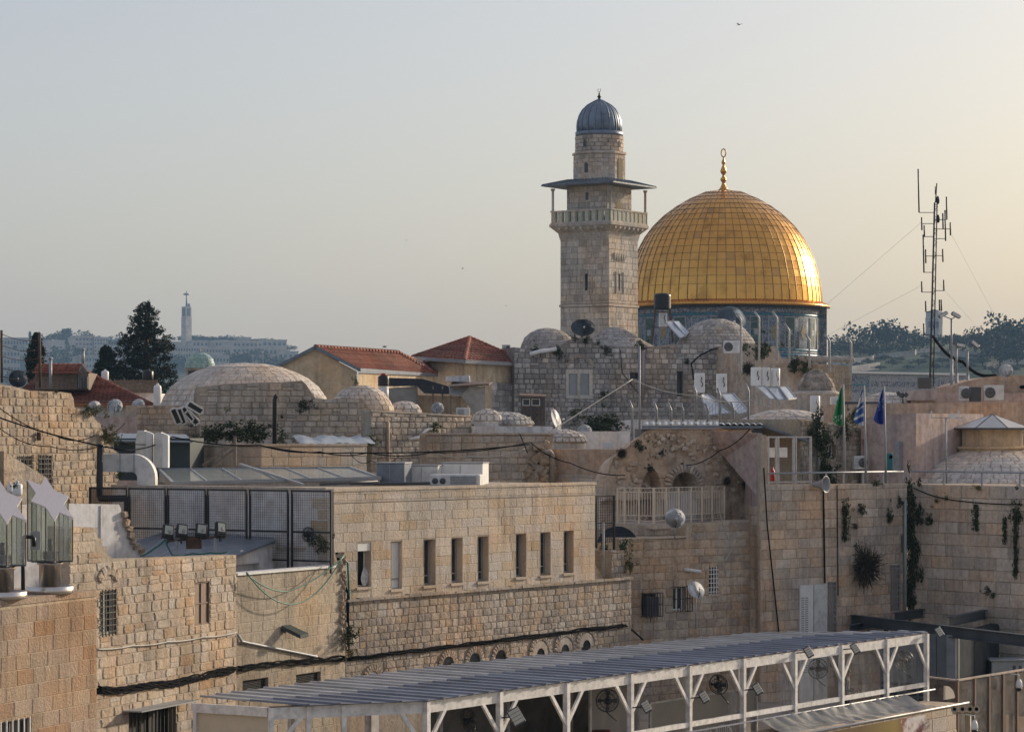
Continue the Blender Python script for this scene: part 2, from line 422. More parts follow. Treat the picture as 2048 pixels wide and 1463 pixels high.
def window(root, fr, o, frame=WHITE, glass=GLASS_D, back=None, nx=2, nzv=1, fw=.05, bars=None, sill=None, inset=.0, open_frac=0, name='window'):
    """glazed window in the wall opening o=(u0,u1,z0,z1,depth): window (frame) > pane, bars, sill"""
    u0, u1, z0, z1 = o[:4]; d = (o[4] if len(o) > 4 else .25) - inset
    mb = MB(fr.M)
    e = .002
    for k in range(nx+1):
        u = u0+e + (u1-u0-2*e-fw)*k/nx; mb.box(u, u+fw, d-.06, d, z0+e, z1-e)
    for k in range(nzv+1):
        z = z0+e + (z1-z0-2*e-fw)*k/nzv; mb.box(u0+e+.001, u1-e-.001, d-.055, d-.005, z, z+fw)
    w = mb.build(name, frame, root)
    mb = MB(fr.M); mb.box(u0+e, u1-e, d-.03, d-.02, z0+e, z1-e); mb.build('pane', glass, w)
    if bars:
        n, m, mt = bars; mb = MB(fr.M)
        for k in range(n): u = u0 + (u1-u0)*(k+.5)/n; mb.box(u-.012, u+.012, -.05, -.026, z0-.03, z1+.03)
        for k in range(m): z = z0 + (z1-z0)*(k+.5)/m; mb.box(u0-.03, u1+.03, -.045, -.02, z-.012, z+.012)
        mb.build('grille', mt, w)
    if sill:
        mb = MB(fr.M); mb.box(u0-.06, u1+.06, -.06, d-.062, z0-.07, z0-.002); mb.build('sill', sill, w)
    return w

def voussoirs(root, fr, x, y, r0, r1, n, mat, a0=0, a1=math.pi, depth=.04, sx=1.0, cap=400, w0=0.0):
    """ring of arch stones centred on pixel (x,y) of the wall; r0,r1 in metres"""
    u, z = fr.uz(x, y); out = []
    for k in range(n):
        a = a0 + (a1-a0)*(k+.5)/n; rm = (r0+r1)/2; da = (a1-a0)/n
        M = fr.M @ Matrix.Translation((u+rm*math.cos(a)*sx, -w0, z+rm*math.sin(a))) @ Matrix.Rotation(math.pi/2-a, 4, 'Y') @ Matrix.Diagonal((rm*da*.92, depth, r1-r0, 1))
        out.append((M, 9))
    put_stones(root, out, 'rough', mat, cap, name='arch_stone')

def stone_dome(root, c, prof, mat, core, rowh=.3, slen=(.3,.5), depth=.03, cap=300, style='rough', joint=.02, seed=3, facing=True, n=40):
    """masonry dome: smooth core of revolution plus one stone per paving piece on the side that can be seen. prof: (r,z) bottom to top"""
    r = random.Random(seed); c = Vector(c)
    MB().lathe(prof, n, c).build('dome_shell', core, root)
    out = []; acc = 0; pts = [Vector((p[0], p[1])) for p in prof]
    segs = [(pts[i], pts[i+1], (pts[i+1]-pts[i]).length) for i in range(len(pts)-1)]
    tot = sum(q[2] for q in segs); m = max(2, int(tot/rowh)); h = tot/m
    def at(s):
        for a, b, l in segs:
            if s <= l: return a + (b-a)*(s/max(l,1e-6)), (b-a).normalized()
            s -= l
        return segs[-1][1], (segs[-1][1]-segs[-1][0]).normalized()
    for k in range(m):
        p, d = at((k+.5)*h); rr, zz_ = p.x, p.y
        if rr < .12: continue
        nn = max(4, int(2*math.pi*rr/r.uniform(*slen))); off = r.random()*6
        for j in range(nn):
            a = 2*math.pi*(j+off)/nn
            n_ = Vector((math.cos(a)*d.y, math.sin(a)*d.y, -d.x)); up = Vector((math.cos(a)*d.x, math.sin(a)*d.x, d.y))
            if n_.dot(Vector((0,0,1))) < 0: n_ = n_
            pos = c + Vector((rr*math.cos(a), rr*math.sin(a), zz_))
            if facing and n_.dot(Vector((0,0,CZ)) - Vector((pos.x, pos.y, pos.z))) < -abs(pos.y)*.25: continue
            t = up.cross(n_)
            w = 2*math.pi*rr/nn - joint
            M = Matrix(((t.x*w, -n_.x*depth, up.x*(h-joint), pos.x), (t.y*w, -n_.y*depth, up.y*(h-joint), pos.y), (t.z*w, -n_.z*depth, up.z*(h-joint), pos.z), (0,0,0,1)))
            out.append((M, w*h*max(.05, -n_.y)))
    put_stones(root, out, style, mat, cap, rnd=r)

# ------------------------------------------------------------------ vegetation
def np_mesh(name, verts, faces, mat):
    me = bpy.data.meshes.new(name); v = np.asarray(verts, dtype=np.float32); f = np.asarray(faces, dtype=np.int32)
    nf, k = f.shape
    me.vertices.add(len(v)); me.vertices.foreach_set("co", v.ravel())
    me.loops.add(nf*k); me.loops.foreach_set("vertex_index", f.ravel())
    me.polygons.add(nf); me.polygons.foreach_set("loop_start", np.arange(0, nf*k, k, dtype=np.int32))
    me.update(calc_edges=True); me.materials.append(mat); return me
def leaf_cloud(centers, per, spread, size, seed=0, elong=1.8):
    g = np.random.default_rng(seed); c = np.repeat(np.asarray(centers, float), per, 0); n = len(c)
    sp = np.repeat(np.asarray(spread, float).reshape(-1, 1) * np.ones((len(centers), 1)), per, 0)
    d = g.normal(size=(n, 3)); d /= np.linalg.norm(d, axis=1, keepdims=True)
    p = c + d * sp * (g.random((n, 1)) ** .4)
    a = g.normal(size=(n, 3)); a /= np.linalg.norm(a, axis=1, keepdims=True)
    b = np.cross(a, g.normal(size=(n, 3))); b /= np.linalg.norm(b, axis=1, keepdims=True)
    s = size * (.6 + .8 * g.random((n, 1)))
    v = np.empty((n, 4, 3)); v[:, 0] = p - a*s*elong*.5; v[:, 1] = p + b*s*.5; v[:, 2] = p + a*s*elong*.5; v[:, 3] = p - b*s*.5
    return v.reshape(-1, 3), np.arange(n*4).reshape(-1, 4)
_clump = {}
def clump(kind, seed=0):
    """unit shrub meshes (radius about 1), shared"""
    k = (kind, seed)
    if k in _clump: return _clump[k]
    g = random.Random(seed*17+3)
    if kind == 'shrub':
        cs = [(g.gauss(0,.42), g.gauss(0,.42), g.gauss(0,.42)) for _ in range(26)]
        v, f = leaf_cloud(cs, 22, .28, .11, seed); m = LEAF
    elif kind == 'dark':
        cs = [(g.gauss(0,.40), g.gauss(0,.40), g.gauss(0,.45)) for _ in range(30)]
        v, f = leaf_cloud(cs, 24, .26, .10, seed); m = LEAF_D
    elif kind == 'dry':
        cs = [(g.gauss(0,.42), g.gauss(0,.42), g.gauss(0,.42)) for _ in range(24)]
        v, f = leaf_cloud(cs, 20, .3, .09, seed, 3.0); m = LEAF_Y
    elif kind == 'hang':
        cs = []
        for _ in range(9):
            x, y = g.gauss(0,.18), g.gauss(0,.18)
            for t in range(6): cs.append((x+g.gauss(0,.06), y+g.gauss(0,.06), .6 - t*.3 + g.gauss(0,.08)))
        v, f = leaf_cloud(cs, 14, .2, .10, seed); m = LEAF_D
    elif kind == 'twig':
        vs = []; fs = []
        rr = np.random.default_rng(seed)
        for _ in range(900):
            a = rr.normal(size=3); a /= np.linalg.norm(a); q = rr.normal(size=3)*.12
            e = q + a*(.5+.55*rr.random()); b = np.cross(a, rr.normal(size=3)); b /= np.linalg.norm(b); b *= .016
            i = len(vs); mid = (q+e)/2 + rr.normal(size=3)*.06
            vs += [q-b, q+b, mid+b, mid-b, e+b*.5, e-b*.5]; fs += [(i,i+1,i+2,i+3), (i+3,i+2,i+4,i+5)]
        v, f = np.array(vs), np.array(fs); m = TWIG
    _clump[k] = np_mesh("foliage", v, f, m); return _clump[k]
_np = [0]
def plant(p, rad, kind, label, group=None, name='wall_plant', sc3=(1,1,1), cat='plant'):
    _np[0] += 1
    o = bpy.data.objects.new(name, clump(kind, _np[0] % 3)); col.objects.link(o)
    rad *= 1.35 if kind != 'twig' else 1.0
    o.location = p; o.scale = (rad*sc3[0], rad*sc3[1], rad*sc3[2]); o.rotation_euler = (0, 0, R.random()*6)
    tag(o, label, cat, group); return o
def cable(name, label, pts, r, mat, sag=0.0, n=14, group=None, cat='cable'):
    """hanging cable through world points; sag metres between each pair"""
    pts = [Vector(p) for p in pts]; q = []
    for a, b in zip(pts, pts[1:]):
        for i in range(n):
            t = i/n; p = a.lerp(b, t); p.z -= sag*4*t*(1-t); q.append(p)
    q.append(pts[-1])
    o = MB().tube(q, r, 5).build(name, mat, at=q[0]); tag(o, label, cat, group); return o
# ================================================================== GROUND AND FOREGROUND BUILDINGS
g = MB(); g.quad((-9000,-400,8),(9000,-400,8),(9000,9000,8),(-9000,9000,8))
struct(g.build("ground", pm("pale_earth", (.22,.19,.14), .95, var=.3, scale=.02)))

# --- new limestone building with eight slit windows
b_fac = thing('limestone_building', 'new bush-hammered limestone building with a row of eight slit windows', 'building', P(667, 1198, 74))
FA = Frame((667, 74), (1190, 84.3))
wx = [(714,1085,742,1173),(782,1082,804,1177),(847,1078,871,1170),(902,1075,925,1165),(955,1072,977,1162),(1031,1067,1052,1153),(1080,1064,1101,1150),(1127,1061,1147,1145)]
ops = [FA.rect(*q) + (.27,) for q in wx]
panels = [(o[0], o[1], o[2]-.22, o[2]) for o in ops]
band = (0, FA.L, 28.10, 28.17)
wall(b_fac, None, None, 28.45, 25.47, S_FACADE, MORTAR_L, (.25,.27), (.5,1.1), 'ash', ops, thick=9, joint=.005, depth=.010, seed=11, fr=FA, keep=panels+[band, (0, FA.L, 28.41, 28.5)])
mb = MB(FA.M); mb.box(-.03, FA.L+.03, -.035, .4, 28.412, 28.49); mb.build('coping', S_FACADE, b_fac)
mb = MB(FA.M); mb.box(-.01, FA.L+.01, -.018, .05, 28.105, 28.165); mb.build('string_course', COPING, b_fac)
SMOOTH = stone_mat("smooth_limestone", [(.56,.46,.35),(.56,.46,.35)], stain=.3, grain=20, bump=.1)
JAMB = SMOOTH
for i, o in enumerate(ops):
    u0, u1, z0, z1, d = o
    mb = MB(FA.M)
    for (a, b) in ((u0+.001, u0+.012), (u1-.012, u1-.001)): mb.box(a, b, -.012, d-.07, z0+.002, z1-.002)
    mb.build('jamb', JAMB, b_fac)
    if i == 0:
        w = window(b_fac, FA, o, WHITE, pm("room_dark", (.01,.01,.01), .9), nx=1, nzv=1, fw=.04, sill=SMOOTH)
        mb = MB(FA.M); mb.box(u0+.016, u1-.016, .02, .16, z1-.22, z1-.004); mb.build('shutter_box', WHITE, w)
        mb = MB(FA.M); mb.box(u0+.05, u0+.09, .05, .19, z0+.01, z1-.23); mb.build('casement', WHITE, w)
    elif i == 1:
        w = window(b_fac, FA, o, GREY, WHITE, nx=1, nzv=1, fw=.03, sill=SMOOTH, inset=.12)
        mb = MB(FA.M); mb.box(u0+.02, u1-.02, .09, .118, z0+.25, z0+.29); mb.build('bottom_rail', GREY, w)
        mb = MB(FA.M)
        for k in range(18): zz0 = z0+.3+(z1-z0-.32)*k/18; mb.box(u0+.03, u1-.03, .095, .105, zz0, zz0+(z1-z0-.32)/18-.008)
        mb.build('roller_shutter', WHITE, w)  # topmost dark band is the eave's shadow painted on, not tile
    else:
        w = window(b_fac, FA, o, GREY, GLASS_D, nx=1, nzv=1, fw=.05, sill=SMOOTH)
        mb = MB(FA.M); mb.box(u0+.03, u1-.03, d-.07, d-.035, z0+.25, z0+.28); mb.build('transom', GREY, w)
    mb = MB(FA.M); mb.box(u0+.02, u1-.02, -.004, .03, z0-.22, z0-.072); mb.build('apron_panel', SMOOTH, b_fac)
# towel hanging in the first window
o = ops[0]; mb = MB(FA.M); um = (o[0]+o[1])/2+.14
rows = []
for k in range(7):
    t = k/6; w_ = .02+.13*math.sin(math.pi*min(1, t*.9+.05))
    rows.append([(um-w_+.02*math.sin(k), .10, o[2]+.52-.5*t), (um-w_*.3, .06, o[2]+.52-.5*t), (um+w_*.3, .11, o[2]+.51-.5*t), (um+w_, .07, o[2]+.52-.48*t)])
vs = [p for r_ in rows for p in r_]; fs = [(k*4+i, k*4+i+1, k*4+i+5, k*4+i+4) for k in range(6) for i in range(3)]
mb.add(vs, fs, True); tag(mb.build('towel', pm("towel", (.55,.52,.52), .95, var=.3, scale=12), at=FA.pt(um, 0, o[2])), 'pale towel hung in the open window nearest the mesh fence', 'towel')
# white side wall (left face) and its patch of stones at the corner
LF = Frame((225, 78.62), (666, 73.90)); LF = Frame((225, 78.62), (657, LF.D(657)))
wall(b_fac, None, None, 28.44, 26.3, S_FACADE, PL_WHITE, stones=False, thick=.3, fr=LF, corename='side_wall')
qs = []
for k, (du, z) in enumerate([(.55,28.1),(.35,27.8),(.6,27.5),(.3,27.2),(.5,26.9),(.35,26.62)]):
    M = LF.M @ Matrix.Translation((LF.L-du/2-.01, 0, z)) @ Matrix.Diagonal((du, .02, .27, 1)); qs.append((M, 1))
put_stones(b_fac, qs, 'ash', S_FACADE, 340)
mb = MB(LF.M); mb.box(-.02, LF.L-.05, -.05, .3, 28.443, 28.52); mb.build('side_coping', COPING, b_fac)

# glazed roof light
sk = thing('glass_skylight', 'long low sloping glass skylight on the limestone building roof', 'skylight', P(345, 966, 79))
c4 = [P(318, 938, 90), P(700, 935, 89), P(760, 955, 80.5), P(345, 965, 79)]
sk_glass = pm("skylight_glass", (.34,.38,.36), .12, 0, var=.25, scale=.8, spec=.6)
for k in range(6):
    a = [c4[0].lerp(c4[1], (k+.02)/6), c4[0].lerp(c4[1], (k+.98)/6), c4[3].lerp(c4[2], (k+.98)/6), c4[3].lerp(c4[2], (k+.02)/6)]
    MB().prism(a, (0,0,-.02)).build('pane', sk_glass, sk)
mb = MB()
for k in range(7): mb.bar(c4[0].lerp(c4[1], k/6), c4[3].lerp(c4[2], k/6), .05, .06)
for a, b in ((0,1),(1,2),(2,3),(3,0)): mb.bar(c4[a]+Vector((0,0,-.01)), c4[b]+Vector((0,0,-.01)), .09, .10)
mb.build('frame', GREY, sk)
mb = MB()
for a, b in ((3,2),(2,1),(0,3)): mb.quad(c4[a]-Vector((0,0,.06)), c4[b]-Vector((0,0,.06)), Vector((c4[b].x,c4[b].y,28.44)), Vector((c4[a].x,c4[a].y,28.44)))
mb.build('curb', COPING, sk)
mb = MB(); mb.bar(P(480, 928, 84), P(606, 969, 78.5), .09, .07); tag(mb.build('steel_strut', GREY, at=P(606,969,78.5)), 'long grey steel strut leaning across the glass skylight', 'strut')
for nm, lb, bx_, mt in [('roof_cabinet','grey metal cabinet at the left of the rooftop machines',(753,926,813,959,81),BLUEGREY),
                        ('duct_box','low white duct box between the grey cabinet and the white rooftop unit',(814,931,880,958,82),DIRTY_WHITE),
                        ('ventilation_unit','tall white ventilation unit at the right end of the rooftop machines',(881,926,971,958,82.5),WHITE)]:
    x0, y0, x1, y1, D = bx_; t = thing(nm, lb, 'machine', P(x0, y1, D), FA.rz-math.pi/2*0)
    w = px(x1-x0, D)*.95; h = Z(y0, D)-28.45
    Mx = Matrix.Translation((P(x0, y1, D).x, D, 28.45)) @ Matrix.Rotation(-.18, 4, 'Z')
    mb = MB(Mx); mb.cbox((w/2, .5, h/2), (w, 1.0, h), .02); mb.build('casing', mt, t)
    mb = MB(Mx); mb.box(w*.46, w*.475, -.012, .01, .05, h-.05); mb.box(-.02, w+.02, -.02, 1.02, h, h+.03); mb.build('lid_trim', GREY if mt is not BLUEGREY else STEEL, t)
t = thing('air_conditioner', 'white louvred air conditioner nearest the limestone parapet', 'air conditioner', (P(858,968,80).x, 80, 28.45), -.2)
mb = MB(ROOTM[t.name]); w = px(104, 80); mb.cbox((w/2, .35, .17), (w, .7, .34), .03); mb.build('casing', DIRTY_WHITE, t)
mb = MB(ROOTM[t.name])
for k in range(5): mb.box(w*.42, w*.93, -.03, .0, .06+.05*k, .09+.05*k)
mb.build('louvre', GREY, t)
mb = MB(ROOTM[t.name])
for k in range(2): mb.lathe([(.09,-.01),(.09,.01)], 14, (0,0,0), M=ROOTM[t.name] @ Matrix.Translation((w*(.12+.15*k), -.005, .15)) @ Matrix.Rotation(math.pi/2, 4, 'X'))
mb.build('fan_opening', DGREY, t)
mb = MB(); mb.tube([P(700,966,79.5), P(760,967,80), P(860,966,79.7)], .05, 6); mb.tube([P(640,968,79), P(755,962,80)], .04, 6)
tag(mb.build('roof_pipe', DGREY, at=P(700,966,79.5)), 'dark pipe run along the limestone building roof edge', 'pipe')

# --- older rough-dressed wall under it, with the arcade below
b_low = thing('arcade_wall', 'long rough-dressed stone wall with blind arches behind the white pergola', 'wall', P(688, 1450, 74.2))
LW = Frame((689, 74.15), (1262, 85.8))
arch_px = [(745,1362),(895,1332),(948,1324),(1000,1318),(1080,1308),(1129,1300),(1172,1291)]
wall(b_low, None, None, 25.46, 20.6, S_DRESSED, MORTAR, (.18,.225), (.24,.5), 'rough', thick=.6, joint=.011, depth=.024, seed=21, fr=LW, zs=22.9,
     keep=[(LW.u(x)-.62, LW.u(x)+.62, 20, LW.uz(x, y)[1]+.58) for x, y in arch_px[4:]] + [(LW.u(x)-.5, LW.u(x)+.5, 20, LW.uz(x, y)[1]+.5) for x, y in arch_px[:4]])
mb = MB(LW.M); 
for k in range(26):
    a = LW.L*k/26; mb.box(a+.01, a+LW.L/26-.01, -.09-.03*R.random(), .05, 25.44, 25.50+.03*R.random())
mb.build('top_course', S_DRESSED, b_low)
for i, (x, y) in enumerate(arch_px):
    ro = .58 if i >= 4 else .46
    if i >= 4:
        voussoirs(b_low, LW, x, y, ro*.72, ro*1.05, 13, S_DRESSED, depth=.05)
        mb = MB(LW.M); u, z = LW.uz(x, y)
        n = 14; pts_o = [(u+ro*.70*math.cos(math.pi*k/n), -.03, z+ro*.70*math.sin(math.pi*k/n)) for k in range(n+1)]
        pts_i = [(u+ro*.36*math.cos(math.pi*k/n), -.03, z+ro*.36*math.sin(math.pi*k/n)-.02) for k in range(n+1)]
        mb.add(pts_o+pts_i, [(k, k+1, n+2+k, n+1+k) for k in range(n)]); mb.build('arch_surround', COPING, b_low)
    else: voussoirs(b_low, LW, x, y, ro*.6, ro*1.05, 12, S_DRESSED, depth=.05)
    mb = MB(LW.M); u, z = LW.uz(x, y); rr = ro*(.36 if i >= 4 else .58)
    vs = [(u, -.015, z-1.5)] + [(u+rr*math.cos(math.pi*k/12), -.015, z+rr*math.sin(math.pi*k/12)) for k in range(13)]
    mb.add([(u+rr, -.015, z-1.5)] + vs[1:] + [(u-rr, -.015, z-1.5)], [tuple(range(15))]); mb.build('arch_pane', GLASS_D if i else PL_WHITE, b_low)
# --- plain block wall
b_blk = thing('block_wall', 'plain sand-coloured block wall with green hose looped over it', 'wall', P(470, 1460, 71))
W2 = Frame((471, 69.35), (690, 74.1))
ops = [W2.rect(485,1357,536,1400)+(.2,), W2.rect(592,1345,641,1390)+(.2,)]
wall(b_blk, None, None, 26.40, 20.6, S_BLOCK, MORTAR, (.26,.28), (.5,.62), 'flat', ops, thick=.6, joint=.009, depth=.006, seed=31, fr=W2)
for o in ops:
    w = window(b_blk, W2, o, BLACK, GLASS_D, nx=1, nzv=1, fw=.04)
    mb = MB(W2.M)
    for k in range(14): z_ = o[2]+(o[3]-o[2])*k/14; mb.box(o[0]+.03, o[1]-.03, .08, .13, z_, z_+.02)
    mb.build('louvre', BLACK, w)
mb = MB(W2.M); mb.box(.02, W2.L*.9, -.06, .35, 26.402, 26.46); mb.build('white_coping', WHITE, b_blk)
# --- rubble wall with two windows
b_rub = thing('rubble_wall', 'warm rubble stone wall with a barred window and a brown shuttered window', 'wall', P(190, 1460, 64))
W1 = Frame((138, 61.5), (472, 69.3))
o1 = W1.rect(199,1180,232,1268)+(.16,); o2 = W1.rect(389,1163,419,1248)+(.08,); o3 = W1.rect(258,1414,352,1530)+(.3,)
wall(b_rub, None, None, 27, 20.6, S_RUBBLE, MORTAR, (.19,.27), (.32,.85), 'rubble', [o1,o2,o3], thick=.55, joint=.012, depth=.02, seed=41, fr=W1,
     top=[(138,1052),(195,1054),(195.5,1075),(204,1076),(204.5,1091),(213,1092),(213.5,1106),(226,1117),(300,1116),(471,1109)], cap=300)
window(b_rub, W1, o1, WHITE, GLASS_G, nx=2, nzv=1, fw=.035, bars=(5, 7, BLACK))
w = window(b_rub, W1, o2, pm("brown_shutter", (.17,.10,.065), .6, var=.2), pm("brown_shutter_leaf", (.20,.13,.09), .6, var=.2, scale=6), nx=2, nzv=2, fw=.03); w['label'] = 'brown shuttered window'
w = window(b_rub, W1, o3, BLACK, pm("dark_timber_door", (.02,.017,.015), .7, var=.4), nx=5, nzv=1, fw=.05, bars=(12, 0, BLACK), name='barred_doorway')
mb = MB(W1.M); mb.box(o3[0]-.3, o3[1]+.15, -.5, 0, o3[3]+.04, o3[3]+.07); mb.build('door_hood', GREY, b_rub)
voussoirs(b_rub, W1, 215, 1186, .42, .66, 5, S_RUBBLE, a0=.6, a1=math.pi-.6, depth=.07)
# --- corner building with the star lanterns
b_cor = thing('ashlar_building', 'warm tan ashlar building corner carrying the two star lanterns', 'building', P(195, 1463, 56))
CB = Frame((-60, 51.6), (193, 56))
o1 = CB.rect(-8,1440,62,1500)+(.15,)
wall(b_cor, None, None, 26.77, 20.6, S_CORNER, MORTAR_L, (.29,.31), (.42,.9), 'ash', [o1], thick=4, joint=.006, depth=.010, seed=51, fr=CB, keep=[(0,CB.L,26.68,26.8)])
mb = MB(CB.M); mb.box(-.02, CB.L+.03, -.03, 4, 26.682, 26.80); mb.build('coping', S_CORNER, b_cor)
window(b_cor, CB, o1, DGREY, GLASS_D, nx=2, nzv=1, fw=.04, bars=(6, 0, WHITE), sill=None)
# --- old wall house at the left edge
b_old = thing('old_stone_house', 'old weathered warm stone house with two barred windows at the left edge', 'house', P(0, 1000, 80))
W0 = Frame((-60, 75.5), (238, 83))
o1 = W0.rect(33,912,65,985)+(.2,); o2 = W0.rect(76,912,104,972)+(.2,)
wall(b_old, None, None, 31, 25.2, S_WARMRUB, MORTAR, (.18,.28), (.24,.55), 'rubble', [o1,o2], thick=2.2, joint=.02, depth=.025, seed=61, fr=W0,
     top=[(-60,764),(0,768),(25,772),(60,781),(120,783),(142,786),(147,796),(149,814),(185,826),(190,838),(200,846),(206,866),(216,884),(226,898),(237,905)], cap=300)
for o in (o1, o2): window(b_old, W0, o, WHITE, GLASS_G, nx=2, nzv=1, fw=.05, bars=(4, 6, BLACK))
mb = MB(W0.M)   # sloped stone stair mass in front of the first window
a = [W0.uz(-20,885)[0], W0.u(70)]
z1, z2, z3 = Z(900,80), Z(955,80), 25.2
mb.prism([(a[0],-.45,z1),(a[1],-.45,z2),(a[1]+.25,-.45,z3),(a[0],-.45,z3)], (0,.45,0)); mb.build('sloped_buttress', S_WARMRUB, b_old)
mb = MB(W0.M); mb.lathe([(.05,0),(.07,.02),(.07,.2),(.05,.24)], 8, (W0.u(72), -.1, Z(880,81))); mb.build('wall_lamp', RUST, b_old)
# --- broken white plaster wall
b_pl = thing('plaster_wall', 'stained white plaster wall with a ragged broken right end', 'wall', P(130, 1110, 69.5))
PW_ = Frame((-60, 66.6), (288, 72.4))
wall(b_pl, None, None, 28, 24.8, S_RUBBLE, PL_WHITE, stones=False, thick=.5, fr=PW_, top=[(-60,1018),(130,1006),(238,1008),(242,1016),(243,1030),(248,1043),(253,1046),(254,1060),(262,1078),(264,1092),(278,1096),(288,1108)])
qs = []
for x, y in [(246,1028),(250,1043),(255,1056),(259,1070),(263,1082),(270,1092),(280,1101),(248,1048)]:
    M = Matrix.Translation(PW_.at(x, y, .0)) @ Matrix.Rotation(PW_.rz, 4, 'Z') @ Matrix.Rotation(R.uniform(-.4,.4), 4, 'Y') @ Matrix.Diagonal((R.uniform(.14,.26), .12, R.uniform(.12,.2), 1)); qs.append((M, 1))
put_stones(b_pl, qs, 'rubble', S_WARMRUB)
mb = MB(PW_.M); mb.box(PW_.u(200), PW_.u(201.2), -.03, 0, 25.5, Z(1010,71)); mb.build('drain_pipe', DIRTY_WHITE, b_pl)
# --- little white room with blue-grey sheet roof
b_room = thing('white_rooftop_room', 'small white plastered room with a blue-grey sheet roof below the mesh fence', 'shed', P(475, 1150, 72))
rp_ = [P(262,1112,72.4), P(466,1112,72.0), P(551,1080,74.2), P(545,1071,75.5), P(330,1062,77.2), P(268,1082,75)]
mb = MB(); mb.prism(rp_, (0,0,-.06)); mb.build('sheet_roof', BLUEGREY, b_room)
for k in range(5):
    mb = MB(); mb.bar(rp_[0].lerp(rp_[1], (k+.5)/5)+Vector((0,0,.01)), rp_[4].lerp(rp_[3], (k+.5)/5)+Vector((0,0,.01)), .03, .035); mb.build('seam', STEEL, b_room)
R1f = Frame((466, 72.3), (552, 74.5))
od = R1f.rect(470,1127,519,1160)+(.3,)
wall(b_room, None, None, 27, 25.5, S_FACADE, PL_WHITE, stones=False, thick=.2, fr=R1f, top=[(466,1114),(552,1083)], openings=[od], corename='front_wall')
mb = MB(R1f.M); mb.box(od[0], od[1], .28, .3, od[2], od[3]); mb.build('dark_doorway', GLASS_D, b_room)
mb = MB(R1f.M); u, z = R1f.uz(482, 1105); 
mb.lathe([(.05,0),(.085,.01),(.085,.04),(.03,.05)], 16, M=R1f.M @ Matrix.Translation((u,0,z)) @ Matrix.Rotation(math.pi/2, 4, 'X')); mb.build('round_lamp', DIRTY_WHITE, b_room)
R2f = Frame((552, 74.6), (676, 74.4))
wall(b_room, None, None, Z(1099,74.5), 25.5, S_FACADE, PL_WHITE, stones=False, thick=.25, fr=R2f, corename='parapet')
mb = MB(R2f.M); mb.box(-.05, R2f.L+.03, -.06, .3, Z(1099,74.5)+.002, Z(1099,74.5)+.07); mb.build('parapet_coping', COPING, b_room)
# --- mesh fence
fen = thing('mesh_fence', 'black steel mesh fence panels in front of the white side wall', 'fence', P(400, 1105, 75))
FF = Frame((179, 77.6), (664, 73.3))
zt_, zb_ = 28.47, 26.55
for (x0, x1) in [(180,254),(259,331),(336,411),(416,493),(500,576),(584,662)]:
    u0, u1 = FF.u(x0), FF.u(x1)
    mb = MB(FF.M); e = .025
    for u in (u0, u1): mb.box(u-e, u+e, -e, e, zb_-.3, zt_)
    for z in (zb_, zb_+(zt_-zb_)*.40, zt_-.05): mb.box(u0+e, u1-e, -e+.002, e-.002, z, z+.045)
    pn = mb.build('panel_frame', BLACK, fen)
    mb = MB(FF.M); n = int((u1-u0)/.068); m_ = int((zt_-zb_)/.068)
    for k in range(1, n): u = u0+(u1-u0)*k/n; mb.box(u-.0028, u+.0028, -.004, .002, zb_, zt_-.05)
    for k in range(1, m_): z = zb_+(zt_-zb_)*k/m_; mb.box(u0, u1, -.003, .003, z-.0028, z+.0028)
    mb.build('mesh_infill', BLACK, pn)
# fan and bush behind the fence
def rose_plant(p, r_, label, kind='shrub', **k): return plant(p, r_, kind, label, **k)
plant(P(642,1088,73.7), .24, 'dark', 'dark bushy plant at the right end of the mesh fence', name='potted_plant')
# --- ducts
d1 = thing('ventilation_duct', 'large white curved ventilation duct bending down behind the mesh fence', 'duct', P(290, 1090, 78))
Dd = 78.6; pth = [P(207,925,Dd), P(265,925,Dd)] + [P(265+30*math.sin(a), 955-30*math.cos(a), Dd) for a in [k*math.pi/2/8 for k in range(1,9)]] + [P(295,1085,Dd)]
mb = MB(); hw, dp = px(18, Dd), .55
vs = []; fs = []
for i, p in enumerate(pth):
    d = (pth[min(i+1,len(pth)-1)]-pth[max(i-1,0)]).normalized(); nrm = Vector((-d.z,0,d.x))
    vs += [p+nrm*hw+Vector((0,-dp/2,0)), p+nrm*hw+Vector((0,dp/2,0)), p-nrm*hw+Vector((0,dp/2,0)), p-nrm*hw+Vector((0,-dp/2,0))]
for i in range(len(pth)-1):
    for k in range(4): fs.append((i*4+k, i*4+(k+1)%4, i*4+4+(k+1)%4, i*4+4+k))
fs.append((0,1,2,3)); mb.add(vs, fs); mb.build('duct_body', DIRTY_WHITE, d1)
mb = MB()
for x in (240, 268): mb.bar(P(x,906,Dd-.3), P(x,944,Dd-.3), .03, .02)
mb.build('flange', STEEL, d1)
for (x0, x1, yt, lb) in [(271,303,860,'left of the twin tall white ventilation cowls'), (307,335,864,'right of the twin tall white ventilation cowls')]:
    t = thing('ventilation_cowl', lb, 'duct', P((x0+x1)/2, 932, 84)); D = 84
    a, b = P(x0, 935, D), P(x1, 935, D); w = b.x-a.x; zt2 = Z(yt, D); zb2 = Z(935, D)
    mb = MB(); mb.prism([(a.x,D,zb2),(a.x+w*.62,D,zb2),(a.x+w*.62,D,zt2-.12),(a.x+w*.55,D,zt2),(a.x+w*.12,D,zt2),(a.x,D,zt2-.35)], (0,.5,0)); mb.build('front_casing', DIRTY_WHITE, t)
    mb = MB(); mb.prism([(a.x+w*.62+.004,D+.03,zb2),(b.x,D+.12,zb2),(b.x,D+.12,zt2-.1),(a.x+w*.62+.004,D+.03,zt2-.02)], (0,.4,0)); mb.build('side_casing', WHITE, t)
bp = thing('black_flue_pipe', 'thick black flue pipe bent down beside the white curved duct', 'pipe', P(200, 1090, 77))
